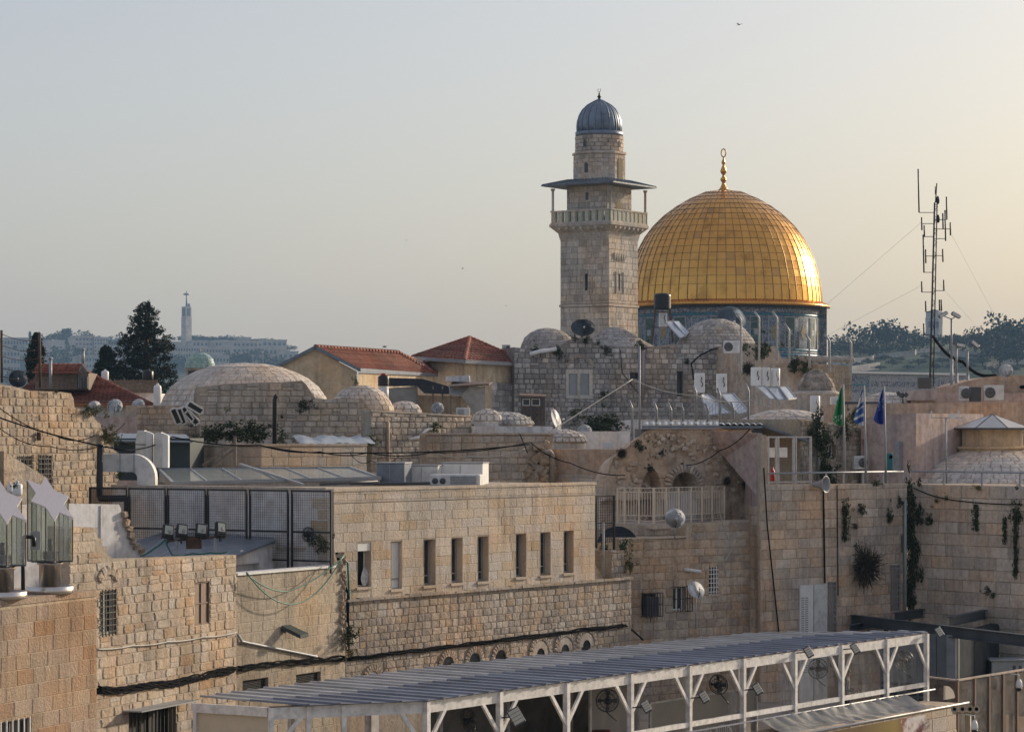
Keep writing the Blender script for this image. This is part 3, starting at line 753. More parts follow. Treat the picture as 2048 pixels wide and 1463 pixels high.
mb = MB(); mb.tube([P(203,888,78), P(200,895,78), P(199,992,77.5), P(200,996,77.4), P(252,996,77), P(254,1000,77), P(254,1075,77)], px(6.5,78), 10); mb.build('pipe', BLACKP, bp)
# dark shed with sheet roof behind the cowls
sh = thing('dark_green_shed', 'dark shed with a pale sheet roof behind the twin cowls', 'shed', P(230, 935, 90))
mb = MB(); D = 90; mb.box(P(228,0,D).x, P(380,0,D).x, D, D+4, Z(960,D), Z(876,D)); mb.build('body', pm("dark_teal", (.03,.045,.05), .5, var=.2), sh)
mb = MB(); mb.prism([P(215,880,89.5), P(385,882,89.5), P(372,868,95), P(240,866,95)], (0,0,-.05)); mb.build('roof', BLUEGREY, sh)
# ================================================================== WHITE PERGOLA AND WHAT IS IN IT
per = thing('white_pergola', 'long white timber pergola with a ribbed grey metal roof and clear plastic curtains', 'pergola', P(851, 1600, 62))
PF = Frame((851, 62.0), (1852, 83.0)); PL_ = Frame((540, 60.6), (851, 62.0)); PE = Frame((388, 61.6), (540, 60.6))
ZR = 23.95; FLOOR = 21.2
PERG = pm("white_timber", (.78,.76,.73), .55, var=.32, scale=5, rnd=.12, bump=.15)
ROOFM = pm("ribbed_roof_sheet", (.40,.40,.40), .4, .1, var=.3, scale=1.2, rnd=.25)
ROOFM2 = pm("ribbed_roof_sheet_front", (.20,.22,.27), .36, .25, var=.3, scale=1.2, rnd=.25)
# roof sheets laid across the strip
sdx, sdy = PF.dx/PF.L, PF.dy/PF.L; rdx, rdy = sdy, -sdx          # along the strip, and from back to front
front = [(375,62.0),(540,60.45),(853,61.8),(1858,83.1)]; backl = [(375,62.05),(467,63.6),(900,71.0),(1500,82.3),(1858,83.2)]
def plan(q): return ((q[0]-HX)*q[1]/F, q[1])
def cross_at(poly, s_, want):
    best = None
    pts = [plan(q) for q in poly]
    for (ax, ay), (bx_, by) in zip(pts, pts[1:]):
        sa, sb = ax*sdx+ay*sdy, bx_*sdx+by*sdy
        if (sa-s_)*(sb-s_) <= 0 and abs(sb-sa) > 1e-9:
            t = (s_-sa)/(sb-sa); r_ = (ax+(bx_-ax)*t)*rdx + (ay+(by-ay)*t)*rdy
            if best is None or (r_-best)*want > 0: best = r_
    return best
fp = [plan(q) for q in front]; smin = min(p[0]*sdx+p[1]*sdy for p in fp)+.02; smax = fp[-1][0]*sdx+fp[-1][1]*sdy-.02
pitch = .60; s_ = smin
def rp3(s, r_, z): return (s*sdx+r_*rdx, s*sdy+r_*rdy, z)
while s_ < smax:
    e = min(s_+pitch, smax)
    f0, f1, b0, b1 = cross_at(front, s_, 1), cross_at(front, e, 1), cross_at(backl, s_, -1), cross_at(backl, e, -1)
    if None not in (f0, f1, b0, b1) and (f0-b0 > .05 or f1-b1 > .05):
        for (k0, k1, zo, mt) in ((0.0, .5, .012, ROOFM), (.49, 1.0, 0.0, ROOFM2)):       # back sheet laps over the front sheet
            g0, g1, q0, q1 = b0+(f0-b0)*k1, b1+(f1-b1)*k1, b0+(f0-b0)*k0, b1+(f1-b1)*k0
            zj = ZR+.03+zo+.004*R.random(); mb = MB()
            mb.quad(rp3(s_, q0, zj+.02), rp3(e, q1, zj+.02), rp3(e, g1, zj), rp3(s_, g0, zj))
            gm, qm = g0+(g1-g0)*.2, q0+(q1-q0)*.2; a, c = s_+.02, s_+.12; h = .042
            mb.add([rp3(a, q0, zj+.015), rp3(a+.02, q0, zj+.015+h), rp3(c-.02, qm, zj+.015+h), rp3(c, qm, zj+.015), rp3(a, g0+.03, zj-.005), rp3(a+.02, g0+.03, zj-.005+h), rp3(c-.02, gm+.03, zj-.005+h), rp3(c, gm+.03, zj-.005)],
                   [(0,1,5,4),(1,2,6,5),(2,3,7,6),(0,3,2,1),(4,5,6,7)])
            mb.build('roof_sheet', mt, per)
    s_ += pitch
mb = MB()
for fr_, a, b in ((PF, 0, PF.L), (PL_, 0, PL_.L-.08)):
    m2 = MB(fr_.M); m2.box(a, b, -.035, .06, ZR-.26, ZR+.005); m2.build('beam', PERG, per)
    m2 = MB(fr_.M); m2.box(a, b, -.05, .10, ZR+.007, ZR+.025); m2.build('eave_trim', RUST, per)
def post_at(fr_, u, zb=20.4, brace=(1,1), w=.13):
    mb = MB(fr_.M); mb.box(u-w/2, u+w/2, -w/2-.03, w/2-.03, zb, ZR-.002); mb.build('post', PERG, per)
    for sgn, on in ((-1, brace[0]), (1, brace[1])):
        if on:
            mb = MB(fr_.M); mb.add([(u+sgn*(w/2-.01),-.06,ZR-1.05),(u+sgn*(w/2-.01),-.06,ZR-.90),(u+sgn*.62,-.06,ZR-.255),(u+sgn*.74,-.06,ZR-.255),
                                    (u+sgn*(w/2-.01),.0,ZR-1.05),(u+sgn*(w/2-.01),.0,ZR-.90),(u+sgn*.62,.0,ZR-.255),(u+sgn*.74,.0,ZR-.255)],
                                   [(0,1,2,3),(7,6,5,4),(0,3,7,4),(1,5,6,2),(0,4,5,1),(3,2,6,7)]); mb.build('brace', PERG, per)
NP = 9
pu = [PF.u(x) for x in (851,997,1131,1259,1376,1484,1587,1681,1771,1851)]
for i, u in enumerate(pu): post_at(PF, u, brace=(i > 0, i < NP))
for x, b in ((541,(0,1)),(616,(0,0)),(686,(0,0))): post_at(PL_, PL_.u(x), brace=b, w=.11)
mb = MB(PL_.M); mb.add([(PL_.L-.62,-.02,ZR-.26),(PL_.L-.5,-.02,ZR-.26),(PL_.L-.02,-.02,ZR-1.0),(PL_.L-.02,-.02,ZR-1.15),(PL_.L-.62,.04,ZR-.26),(PL_.L-.5,.04,ZR-.26),(PL_.L-.02,.04,ZR-1.0),(PL_.L-.02,.04,ZR-1.15)],
   [(0,1,2,3),(7,6,5,4),(0,4,5,1),(3,2,6,7)]); mb.build('brace', PERG, per)
# inner row of posts and beam at the back edge of the roof
BKf = Frame((560, 65.2), (1490, 82.0))
mb = MB(BKf.M); mb.box(0, BKf.L, -.05, .05, ZR-.22, ZR-.01); mb.build('beam', PERG, per)
for k in range(8):
    mb = MB(BKf.M); u = .4+(BKf.L-.8)*k/7; mb.box(u-.06, u+.06, -.06, .06, FLOOR, ZR-.225); mb.build('post', PERG, per)
for a, b in zip(pu, pu[1:]):       # cross beams and lower rails
    mb = MB(PF.M); mb.box(a-.05, a+.05, .07, 4.2, ZR-.2, ZR-.06); mb.build('rafter', PERG, per)
for i in range(2, NP):
    mb = MB(PF.M); mb.box(pu[i]+.066, pu[i+1]-.066, -.06, .02, 22.36, 22.49); mb.build('lower_rail', PERG, per)
VINYL = clear_mat("clear_vinyl", (.94,.94,.96), .05, .12, .07)
def curtain(fr_, u0, u1, z0, z1, w=.05, n=20, amp=.03, name='vinyl_curtain', mat=VINYL):
    mb = MB(fr_.M); vs = []
    for i in range(n+1):
        for j in range(5):
            vs.append((u0+(u1-u0)*i/n, w+amp*math.sin(i*1.7+j*.4)+amp*.5*math.sin(i*.6+j), z0+(z1-z0)*j/4))
    mb.add(vs, [(i*5+j, i*5+j+1, i*5+j+6, i*5+j+5) for i in range(n) for j in range(4)], True); mb.build(name, mat, per)
for i in (6, 7, 8): curtain(PF, pu[i]+.07, pu[i+1]-.07, 22.49, ZR-.26, amp=.02)
curtain(PF, pu[5]-.55, pu[5]-.1, 21.6, ZR-.26, n=12, amp=.06); curtain(PF, pu[6]-.7, pu[6]-.08, 21.6, ZR-.26, n=12, amp=.07)
curtain(PL_, PL_.u(690), PL_.u(770), 21.6, ZR-.26, n=12, amp=.05); curtain(PL_, PL_.u(560), PL_.u(612), 21.6, ZR-.26, n=8)
BEIGE = pm("beige_canvas", (.42,.38,.33), .9, var=.12, scale=1.5)
mb = MB(PE.M); mb.box(0, PE.L-.06, .03, .06, 20.4, ZR-.2); mb.build('end_panel', pm("cream_panel", (.58,.50,.38), .7, var=.1, scale=3), per)
mb = MB(PE.M); mb.box(-.05, PE.L-.05, -.05, .02, ZR-.2, ZR+.004); mb.box(0, .08, -.04, .025, 20.4, ZR-.2); mb.build('end_trim', PERG, per)
mb = MB(BKf.M); mb.box(BKf.u(860), BKf.u(1275), .07, .10, FLOOR+.05, 23.35); mb.build('added_shade_sheet', pm("added_shade_brown", (.24,.22,.20), .9, var=.4, scale=2), per)  # made-up dark sheet, added to darken the space under the roof
# terrace floor under it
mb = MB(); mb.prism([(-12,58,FLOOR-.6),(-3,58,FLOOR-.6),(13.1,82.0,FLOOR-.6),(11.5,90,FLOOR-.6),(-4,90,FLOOR-.6),(-12,66,FLOOR-.6)], (0,0,.6))
struct(mb.build('terrace_floor', pm("terrace_stone", (.36,.31,.25), .9, var=.25, scale=1.5)))
# screens standing under the roof
for nm, lb, x0, x1, z1, w in [('canvas_screen','tall beige canvas screen hanging at the back of the pergola',1275,1372,23.5,-2.2),('grey_partition','long low grey partition behind the pergola posts',1376,1590,22.75,-1.9)]:
    t = thing(nm, lb, 'screen', PF.pt(PF.u(x0), w, FLOOR)); mb = MB(PF.M)
    u0, u1 = PF.u(x0)+1.2, PF.u(x1)+1.2; n = 16; vs = []
    for i in range(n+1):
        for j in range(4): vs.append((u0+(u1-u0)*i/n, -w+.04*math.sin(i*1.3+j*.3), FLOOR+.1+(z1-FLOOR-.1)*j/3))
    mb.add(vs, [(i*4+j, i*4+j+1, i*4+j+5, i*4+j+4) for i in range(n) for j in range(3)], True); mb.build('canvas', BEIGE, t)
    mb = MB(PF.M); mb.box(u0, u1, -w-.02, -w+.02, z1, z1+.05)
    for u in (u0, u1): mb.box(u-.03, u+.03, -w-.03, -w+.03, FLOOR, z1-.002)
    mb.build('frame', PERG, t)

# --- fans
def make_fan(loc, rz, tilt, label, arm=(.25,.12,-.12), r_=.30):
    t = thing('wall_fan', label, 'fan', loc, rz, 'fans under the pergola')
    M0 = ROOTM[t.name] @ Matrix.Rotation(tilt, 4, 'X') @ Matrix.Rotation(math.pi/2, 4, 'X')
    mb = MB(M0)
    for q, z in ((1,.0),(.97,.045),(.97,-.045),(.66,.085),(.66,-.085),(.33,.10),(.33,-.10)):
        mb.tube([(r_*q*math.cos(a), r_*q*math.sin(a), z) for a in [2*math.pi*k/28 for k in range(29)]], .006 if q < 1 else .009, 4, False)
    for k in range(16):
        a = 2*math.pi*k/16
        for sg in (1,-1): mb.tube([(r_*.1*math.cos(a), r_*.1*math.sin(a), sg*.10), (r_*.66*math.cos(a), r_*.66*math.sin(a), sg*.085), (r_*math.cos(a), r_*math.sin(a), 0)], .003, 3, False)
    mb.build('guard', BLACK, t)
    for k in range(4):
        a = math.pi/2*k; vs = []
        for i in range(6):
            q = .12+.78*i/5
            for e, zz_ in ((-.30,.03),(.28,-.03)): vs.append((r_*q*math.cos(a+e*(1.1-.3*q)), r_*q*math.sin(a+e*(1.1-.3*q)), zz_))
        mb = MB(M0); mb.add(vs, [(i*2,i*2+1,i*2+3,i*2+2) for i in range(5)], True); mb.build('blade', DGREY, t)
    mb = MB(M0); mb.lathe([(.03,-.11),(.06,-.10),(.06,.0),(.075,.02),(.075,.13),(.05,.16)], 14); mb.build('motor', BLACK, t)
    mb = MB(ROOTM[t.name]); mb.tube([(0,.14,-.03),(0,.18,-.3),(arm[0]*.5,.18,-.42),(arm[0],arm[1],-.40+arm[2])], .018, 6); mb.build('arm', BLACK, t)
    return t
def inpt(x, y, w): # point on the plane parallel to the pergola front at offset w (negative is inside), seen at pixel x,y
    k = (x-HX)/F; ax, ay = PF.ax+rdx*w, PF.ay+rdy*w
    tt = (k*ay-ax)/(PF.dx-k*PF.dy); D = ay+tt*PF.dy; return P(x, y, D)
for x, y, w, rz, tilt, lb, rr in [(1215,1400,-.5,.1,.1,'round black fan under the pergola facing out beside the dark red box',.29),(938,1440,-.5,-1.0,.25,'black fan seen nearly edge-on under the pergola near its left corner',.30),
        (1437,1368,-.5,-.55,.2,'tilted black fan beside the hanging plastic sheet under the pergola',.27),(1636,1336,-.5,.1,.05,'black fan behind the clear curtain left of the man',.29),(1808,1320,-.5,.15,.05,'black fan behind the clear curtain in the last pergola bay',.30)]:
    make_fan(inpt(x, y, w), rz, tilt, lb, r_=rr)
# --- LED floodlights on the posts
def make_flood(u, z, label, rz=0.0, cells=4, fr_=PF, wout=.35, side=.22, sz=(.20,.30)):
    loc = fr_.pt(u+side, wout, z); t = thing('floodlight', label, 'lamp', loc, fr_.rz+rz, 'floodlights on the pergola posts')
    M0 = ROOTM[t.name] @ Matrix.Rotation(math.radians(-28), 4, 'Y') @ Matrix.Rotation(math.radians(-20), 4, 'X')
    mb = MB(M0); mb.cbox((0,0,0), (sz[0], .07, sz[1]), .012); mb.build('housing', DGREY, t)
    for k in range(cells):
        mb = MB(M0); h = (sz[1]-.06)/cells; z0 = -sz[1]/2+.03+h*k; mb.box(-sz[0]/2+.02, sz[0]/2-.02, -.043, -.0352, z0+.006, z0+h-.006); mb.build('lens', FLOODGLASS, t)
    mb = MB(M0)
    for k in range(7): x = -sz[0]/2+.02+(sz[0]-.04)*k/6; mb.box(x-.004, x+.004, .0352, .065, -sz[1]/2+.02, sz[1]/2-.02)
    mb.build('heat_sink', BLACK, t)
    mb = MB(); mb.tube([fr_.pt(u, .09, z-.02), fr_.pt(u+side*.6, wout*.8, z), loc], .018, 6); mb.build('bracket', BLACK, t)
FLOODGLASS = pm("lamp_glass", (.50,.47,.38), .2, var=.1, spec=.6)
for x, y, lb in [(997,1432,'big floodlight with pale striped front on the second pergola post'),(1259,1412,'floodlight on the pergola post beside the facing fan'),(1376,1393,'floodlight on the pergola post above the plastic chairs'),
                 (1484,1377,'floodlight on the pergola post right of the tilted fan'),(1587,1303,'floodlight high on the pergola post under the eave, left of the man'),(1681,1296,'floodlight high on the pergola post above the man'),(1851,1263,'floodlight on the last pergola corner post')]:
    u, z = PF.uz(x, y); make_flood(u, z, lb, rz=-.75, sz=(.30,.42) if x == 997 else (.20,.32))
# --- person behind the curtain
def person(loc, rz):
    t = thing('person', 'man in a dark jacket standing behind the clear curtain, facing right', 'person', loc, rz)
    V = [(0,0,.95),(0,.0,1.12),(0,.01,1.30),(0,.02,1.44),(0,.0,1.50),(.02,-.03,1.57),(.02,-.04,1.66),(0,0,.93),
         (-.19,.0,1.41),(-.24,.02,1.15),(-.14,-.22,1.10),(.19,.0,1.41),(.25,-.02,1.15),(.16,-.24,1.12),
         (-.10,.0,.88),(-.11,-.02,.48),(-.11,.03,.08),(-.11,-.12,.04),(.10,.0,.88),(.11,-.02,.48),(.11,.03,.08),(.11,-.12,.04)]
    E = [(0,1),(1,2),(2,3),(3,4),(4,5),(5,6),(3,8),(8,9),(9,10),(3,11),(11,12),(12,13),(0,14),(14,15),(15,16),(16,17),(0,18),(18,19),(19,20),(20,21)]
    V.pop(7); V_ = V; m = lambda i: i if i < 7 else i-1
    E = [(m(a), m(b)) for a, b in E]
    rad = [(.155,.11),(.155,.11),(.175,.115),(.13,.10),(.058,.06),(.078,.09),(.07,.085),(.075,.075),(.052,.05),(.032,.032),(.075,.075),(.052,.05),(.032,.032),(.088,.09),(.062,.062),(.042,.045),(.04,.03),(.088,.09),(.062,.062),(.042,.045),(.04,.03)]
    me = bpy.data.meshes.new('body'); me.from_pydata(V_, E, [])
    o = bpy.data.objects.new('body', me); col.objects.link(o); o.parent = t
    sk_ = o.modifiers.new('skin', 'SKIN'); sv = me.skin_vertices
    if not sv: 
        bpy.context.view_layer.objects.active = o
    lay = me.skin_vertices[0].data if len(me.skin_vertices) else me.attributes and None
    if lay is None:
        bm_ = bmesh.new(); bm_.from_mesh(me); bm_.verts.layers.skin.verify(); bm_.to_mesh(me); bm_.free(); lay = me.skin_vertices[0].data
    for i, r_ in enumerate(rad): lay[i].radius = r_; lay[i].use_root = (i == 0)
    ss = o.modifiers.new('sub', 'SUBSURF'); ss.levels = 1; ss.render_levels = 2
    m_, N, L, b = newmat("person_skin_and_clothes")
    tc = N.new("ShaderNodeTexCoord"); sep = N.new("ShaderNodeSeparateXYZ"); L.new(tc.outputs["Object"], sep.inputs[0])
    rp2 = ramp(N, [(0,(.03,.03,.035)),(.5,(.02,.022,.03)),(.876,(.42,.26,.19))], 'CONSTANT'); mp = N.new("ShaderNodeMath"); mp.operation = 'DIVIDE'; mp.inputs[1].default_value = 1.7
    L.new(sep.outputs[2], mp.inputs[0]); L.new(mp.outputs[0], rp2.inputs[0]); L.new(rp2.outputs[0], b.inputs["Base Color"]); b.inputs["Roughness"].default_value = .8
    me.materials.append(m_)
    Mp = ROOTM[t.name]
    mb = MB(Mp)   # hair cap
    vs = []; fs = []
    for i in range(6):
        th = i/5*1.9
        for k in range(14):
            a = 2*math.pi*k/14; vs.append((.02+.092*math.sin(th)*math.cos(a), -.028+.108*math.sin(th)*math.sin(a)+.012*th, 1.645+.105*math.cos(th)+(.03 if math.sin(a) < -.3 and th > 1 else 0)))
    for i in range(5):
        for k in range(14): fs.append((i*14+k, i*14+(k+1)%14, i*14+14+(k+1)%14, i*14+14+k))
    mb.add(vs, fs, True); mb.build('hair', pm("grey_hair", (.10,.09,.085), .8), t)
    mb = MB(Mp); mb.add([(.02-.018,-.125,1.615),(.02+.018,-.125,1.615),(.02,-.155,1.605),(.02,-.122,1.655)], [(0,1,2),(0,2,3),(1,3,2)]); mb.build('nose', pm("skin", (.42,.26,.19), .6), t)
    for s in (-1,1):
        mb = MB(Mp); mb.lathe([(.0,-.02),(.02,0),(.0,.02)], 6, (.02+s*.085,-.03,1.63)); mb.build('ear', bpy.data.materials["skin"], t)
        mb = MB(Mp); mb.lathe([(.0,-.008),(.011,0),(.0,.008)], 6, (.02+s*.032,-.118,1.645)); mb.build('eye', BLACK, t)
    for s, hx, hy in ((-1,-.14,-.22),(1,.16,-.24)):
        mb = MB(Mp); mb.cbox((hx,hy-.06,1.10), (.035,.09,.08), .012)
        for k in range(4): mb.tube([(hx,hy-.10,1.135-.02*k),(hx-.005*s,hy-.145,1.13-.022*k),(hx-.02*s,hy-.165+.006*abs(k-1),1.12-.022*k)], .0085, 5)
        mb.tube([(hx-.01*s,hy-.05,1.145),(hx-.03*s,hy-.09,1.165),(hx-.035*s,hy-.12,1.16)], .010, 5); mb.build('hand', bpy.data.materials["skin"], t)
    return t
import bmesh
pp = inpt(1693, 1352, -1.6); person((pp.x, pp.y, FLOOR), math.radians(75))
# --- plastic chairs and a table
def make_chair():
    t = thing('plastic_chair', 'white plastic chair', 'chair', (0,0,0), 0, 'plastic chairs under the pergola')
    mb = MB(); mb.cbox((0,0,.43), (.46,.44,.035), .012); mb.build('seat', WHITE, t)
    mb = MB(); n = 7
    arc = [(.23*math.cos(a), .21, .62+.24*math.sin(a)) for a in [math.pi*k/12 for k in range(13)]]
    mb.tube([(.23,.2,.44)]+arc+[(-.23,.2,.44)], .02, 6); mb.build('back_frame', WHITE, t)
    for k in range(n):
        x = -.17+.34*k/(n-1); h = .62+.24*math.sqrt(max(0, 1-(x/.23)**2)); mb = MB(); mb.box(x-.014, x+.014, .2, .215, .44, h); mb.build('back_slat', WHITE, t)
    for x in (-.21,.21):
        mb = MB(); mb.tube([(x*1.05,-.2,.45),(x*1.08,-.18,.64),(x*1.05,.19,.66)], .018, 6); mb.build('armrest', WHITE, t)
        for y in (-.19,.19): mb = MB(); mb.bar((x,y,.42), (x*1.12,y*1.15,0), .045, .03); mb.build('leg', WHITE, t)
    return t
ch0 = make_chair(); first = True
for x, y, w, rz, lb in [(1348,1437,-.7,2.6,'white plastic chair beside the black table under the pergola'),(1402,1428,-1.0,2.2,'white plastic chair under the pergola right of the floodlit post'),(1448,1436,-.8,3.3,'white plastic chair below the tilted fan'),(1611,1396,-.6,2.8,'white plastic chair behind the curtain left of the man')]:
    p = inpt(x, y, w); q = ch0 if first else dup(ch0); first = False
    q.location = (p.x, p.y, FLOOR); q.rotation_euler = (0,0,PF.rz+rz+2.0); q["label"] = lb
p = inpt(1300, 1434, -1.0); t = thing('folding_table', 'black folding table under the pergola beside the plastic chair', 'table', (p.x, p.y, FLOOR), PF.rz)
mb = MB(ROOTM[t.name]); mb.box(-.75,.75,-.38,.38,.70,.735); mb.build('table_top', BLACK, t)
for x in (-.7,.7):
    for y in (-.33,.33): mb = MB(ROOTM[t.name]); mb.box(x-.02,x+.02,y-.02,y+.02,0,.698); mb.build('leg', BLACK, t)
p = inpt(1203, 1450, -1.2); mb = MB(); mb.cbox((p.x,p.y,22.2),(.5,.4,.42),.03); tag(mb.build('red_crate', pm("dark_red", (.13,.02,.02), .6), at=(p.x,p.y,22.0)), 'dark red box standing behind the facing pergola fan', 'box')
mb = MB(); mb.cbox((p.x,p.y,21.59),(.7,.6,.76),.02); tag(mb.build('side_cabinet', WOOD, at=(p.x,p.y,21.2)), 'dark wooden cabinet under the dark red box', 'cabinet')

# --- parapet with tarpaulin, banner and stone pier
par = thing('parapet_wall', 'pale stone parapet and pier in front of the pergola right end', 'wall', PF.pt(PF.L, 1.3, 20))
PA = Frame((0,1),(1,1)); PA.M = PF.M @ Matrix.Translation((0,-1.25,0)); PA.L = PF.L+.6; PA.rz = PF.rz
def pa_set(fr_, base, w, L):
    o = base.pt(0, w, 0); fr_.ax, fr_.ay = o.x, o.y; fr_.dx, fr_.dy = base.dx*L/base.L, base.dy*L/base.L; fr_.L = L; fr_.rz = base.rz
    fr_.M = Matrix.Translation((o.x, o.y, 0)) @ Matrix.Rotation(base.rz, 4, 'Z')
pa_set(PA, PF, 1.25, PF.L-.55)
wall(par, None, None, 21.88, 19.5, S_FACADE, MORTAR_L, (.42,.44), (.6,1.0), 'ash', thick=1.1, joint=.01, depth=.02, seed=71, fr=PA)
mb = MB(PA.M); mb.box(-1, PA.L+.04, -.05, 1.1, 21.885, 21.97); mb.build('coping', S_FACADE, par)
# tarpaulin
tn = 90; tv = []
u0, u1 = PF.u(1500)+.0, PF.u(1795)
TARP = pm("grey_tarpaulin", (.22,.22,.215), .34, .15, var=.35, scale=3, spec=.6)
for i in range(tn+1):
    t_ = i/tn; u = u0+(u1-u0)*t_
    for j in range(9):
        s2 = j/8
        z = 22.27 - .10*math.sin(math.pi*s2) - .31*s2 + .05*mnoise.noise((t_*26,s2*2.5,1))+.035*mnoise.noise((t_*75+s2*6,s2*3,4)) + .03*math.sin(t_*97+j)*(1-s2)**2 + .05*abs(math.sin(t_*math.pi*2.7+1.0))*math.sin(math.pi*s2)
        w = .28 + 1.02*s2 + .02*math.sin(t_*31+j)
        tv.append(PF.pt(u+s2*.35*math.sin(t_*9), w, z))
mb = MB(); mb.add(tv, [(i*9+j, i*9+j+1, i*9+j+10, i*9+j+9) for i in range(tn) for j in range(8)], True)
t = thing('tarpaulin', 'wrinkled grey tarpaulin tied over the parapet below the pergola', 'tarpaulin', PF.pt(u0, .3, 22.2)); mb.build('sheet', TARP, t)
mb = MB(PF.M); mb.tube([(PF.u(1350),-.27,22.28),(PF.L+.05,-.27,22.28)], .022, 6); mb.tube([(u0+.3,-1.31,21.93),(PF.L+.2,-1.31,21.93)], .025, 6); mb.build('rod', WHITE, t)
# banner
ban = thing('banner', 'brown and gold banner with white lettering on the parapet below the tarpaulin', 'banner', PA.pt(5, .04, 20))
m_, N, L, b = newmat("banner_print")
tc = N.new("ShaderNodeTexCoord"); sep = N.new("ShaderNodeSeparateXYZ"); L.new(tc.outputs["Object"], sep.inputs[0])
mr = N.new("ShaderNodeMapRange"); mr.inputs[1].default_value = 0; mr.inputs[2].default_value = 9; L.new(sep.outputs[0], mr.inputs[0])
rp2 = ramp(N, [(0,(.10,.06,.02)),(.5,(.12,.07,.02)),(.74,(.26,.18,.03)),(.83,(.10,.05,.015)),(1,(.14,.05,.01))]); L.new(mr.outputs[0], rp2.inputs[0]); L.new(rp2.outputs[0], b.inputs["Base Color"]); b.inputs["Roughness"].default_value = .35
bu0, bu1 = PA.u(1560), PA.u(1805)
ban.location = PA.pt(bu0, .05, 20.6); ban.rotation_euler = (0,0,PA.rz); ROOTM[ban.name] = Matrix.Translation(ban.location) @ Matrix.Rotation(PA.rz, 4, 'Z')
mb = MB(ROOTM[ban.name]); mb.box(0, bu1-bu0, -.012, 0, 0, 21.83-20.6); mb.build('cloth', m_, ban)
m2, N, L, b = newmat("banner_picture"); n_ = nz(N, L, 2.2, 3); rp2 = ramp(N, [(.38,(.20,.03,.02)),(.5,(.55,.50,.48)),(.7,(.72,.70,.68))]); L.new(n_.outputs[0], rp2.inputs[0]); L.new(rp2.outputs[0], b.inputs["Base Color"])
mb = MB(ROOTM[ban.name]); q = bu1-bu0; mb.add([(q+.01,-.012,0),(q+1.35,-.012,0),(q+1.35,-.012,1.21),(q-.25,-.014,1.21)], [(0,1,2,3)]); mb.build('picture', m2, ban)
cu = bpy.data.curves.new('lettering', 'FONT'); cu.body = "חוטיבר"; cu.size = .42; cu.extrude = .004
to = bpy.data.objects.new('lettering', cu); col.objects.link(to); to.parent = ban
dg = bpy.context.evaluated_depsgraph_get(); lme = bpy.data.meshes.new_from_object(to.evaluated_get(dg)); bpy.data.objects.remove(to)
lme.materials.clear(); lme.materials.append(WHITE); to = bpy.data.objects.new('lettering', lme); col.objects.link(to); to.parent = ban
to.matrix_basis = Matrix.Translation((PA.u(1738)-bu0, -.02, Z(1485, 79.5)-20.6)) @ Matrix.Rotation(math.pi/2, 4, 'X')
# curved clear screen at the pier
mb = MB(PF.M); vs = []
for k in range(13):
    a = math.pi/2*k/12; vs += [(PF.L+.1+.75*math.sin(a), -.55, 21.97), (PF.L+.1+.75*math.sin(a), -.55, 21.97+.42*math.cos(a))]
mb.add(vs, [(2*k,2*k+2,2*k+3,2*k+1) for k in range(12)]); mb.prism([vs[0],vs[1],vs[3],vs[2]], (0,.02,0))
tag(mb.build('curved_screen', pm("frosted_acrylic", (.50,.45,.38), .3, var=.1), at=PF.pt(PF.L, .5, 22)), 'quarter-round frosted screen beside the last pergola post', 'screen')

# ================================================================== RIGHT FOREGROUND: glass barrier, steel frame
gb = thing('glass_barrier', 'tall tinted glass barrier with brown posts in the lower right corner', 'fence', P(1913, 1463, 84))
TGL = clear_mat("tinted_glass", (.62,.52,.42), .10, .04, .14)
G1, G2 = Frame((1850, 85.2), (1912, 84)), Frame((1914, 84), (2075, 88.6))
zt_ = Z(1361, 84)
BROWN = pm("brown_post", (.16,.10,.07), .5, var=.2)
for fr_, xs in ((G1, (1852, 1912)), (G2, (1914,1948,1977,2005,2033,2062))):
    for x in xs:
        mb = MB(fr_.M); u = fr_.u(x); mb.box(u-.045, u+.045, -.05, .05, 19, zt_); mb.build('post', BROWN, gb)
    for a, b in zip(xs, xs[1:]):
        mb = MB(fr_.M); mb.box(fr_.u(a)+.05, fr_.u(b)-.05, -.01, .01, 19, zt_-.03); mb.build('glass_panel', TGL, gb)
    mb = MB(fr_.M); mb.box(fr_.u(xs[0]), fr_.u(xs[-1]), -.06, .06, zt_+.002, zt_+.05); mb.build('top_rail', COPING, gb)
mb = MB(); mb.box(14,22,85,110,18.5,19.6); struct(mb.build('lower_plaza', pm("plaza_stone", (.42,.36,.28), .8, var=.2, scale=.6)))
# horn cluster on its post
sp = thing('loudspeaker_post', 'tan post carrying four small horn loudspeakers', 'loudspeaker', P(1936, 1500, 81))
mb = MB(); mb.tube([P(1936,1520,81), P(1936,1424,81)], .09, 10); mb.bar(P(1905,1424,81), P(1956,1424,81), .06); mb.build('post', pm("tan_paint", (.34,.26,.15), .6), sp)
for x in (1909,1925,1940,1953):
    mb = MB(); mb.lathe([(.02,.2),(.035,.12),(.06,.06),(.115,0),(.105,.004),(.05,.06)], 16, M=Matrix.Translation(P(x,1417,80.8)) @ Matrix.Rotation(math.radians(90), 4, 'X') @ Matrix.Rotation(.25, 4, 'Y') @ Matrix.Rotation(math.pi, 4, 'X')); MB(Matrix.Translation(P(x,1417,80.72)) @ Matrix.Rotation(math.pi/2,4,'X')).lathe([(.001,0),(.055,0)],12).build('horn_throat', DGREY, sp); mb.build('horn', pm("tan_horn", (.50,.42,.30), .5) if x == 1909 else bpy.data.materials["tan_horn"], sp)
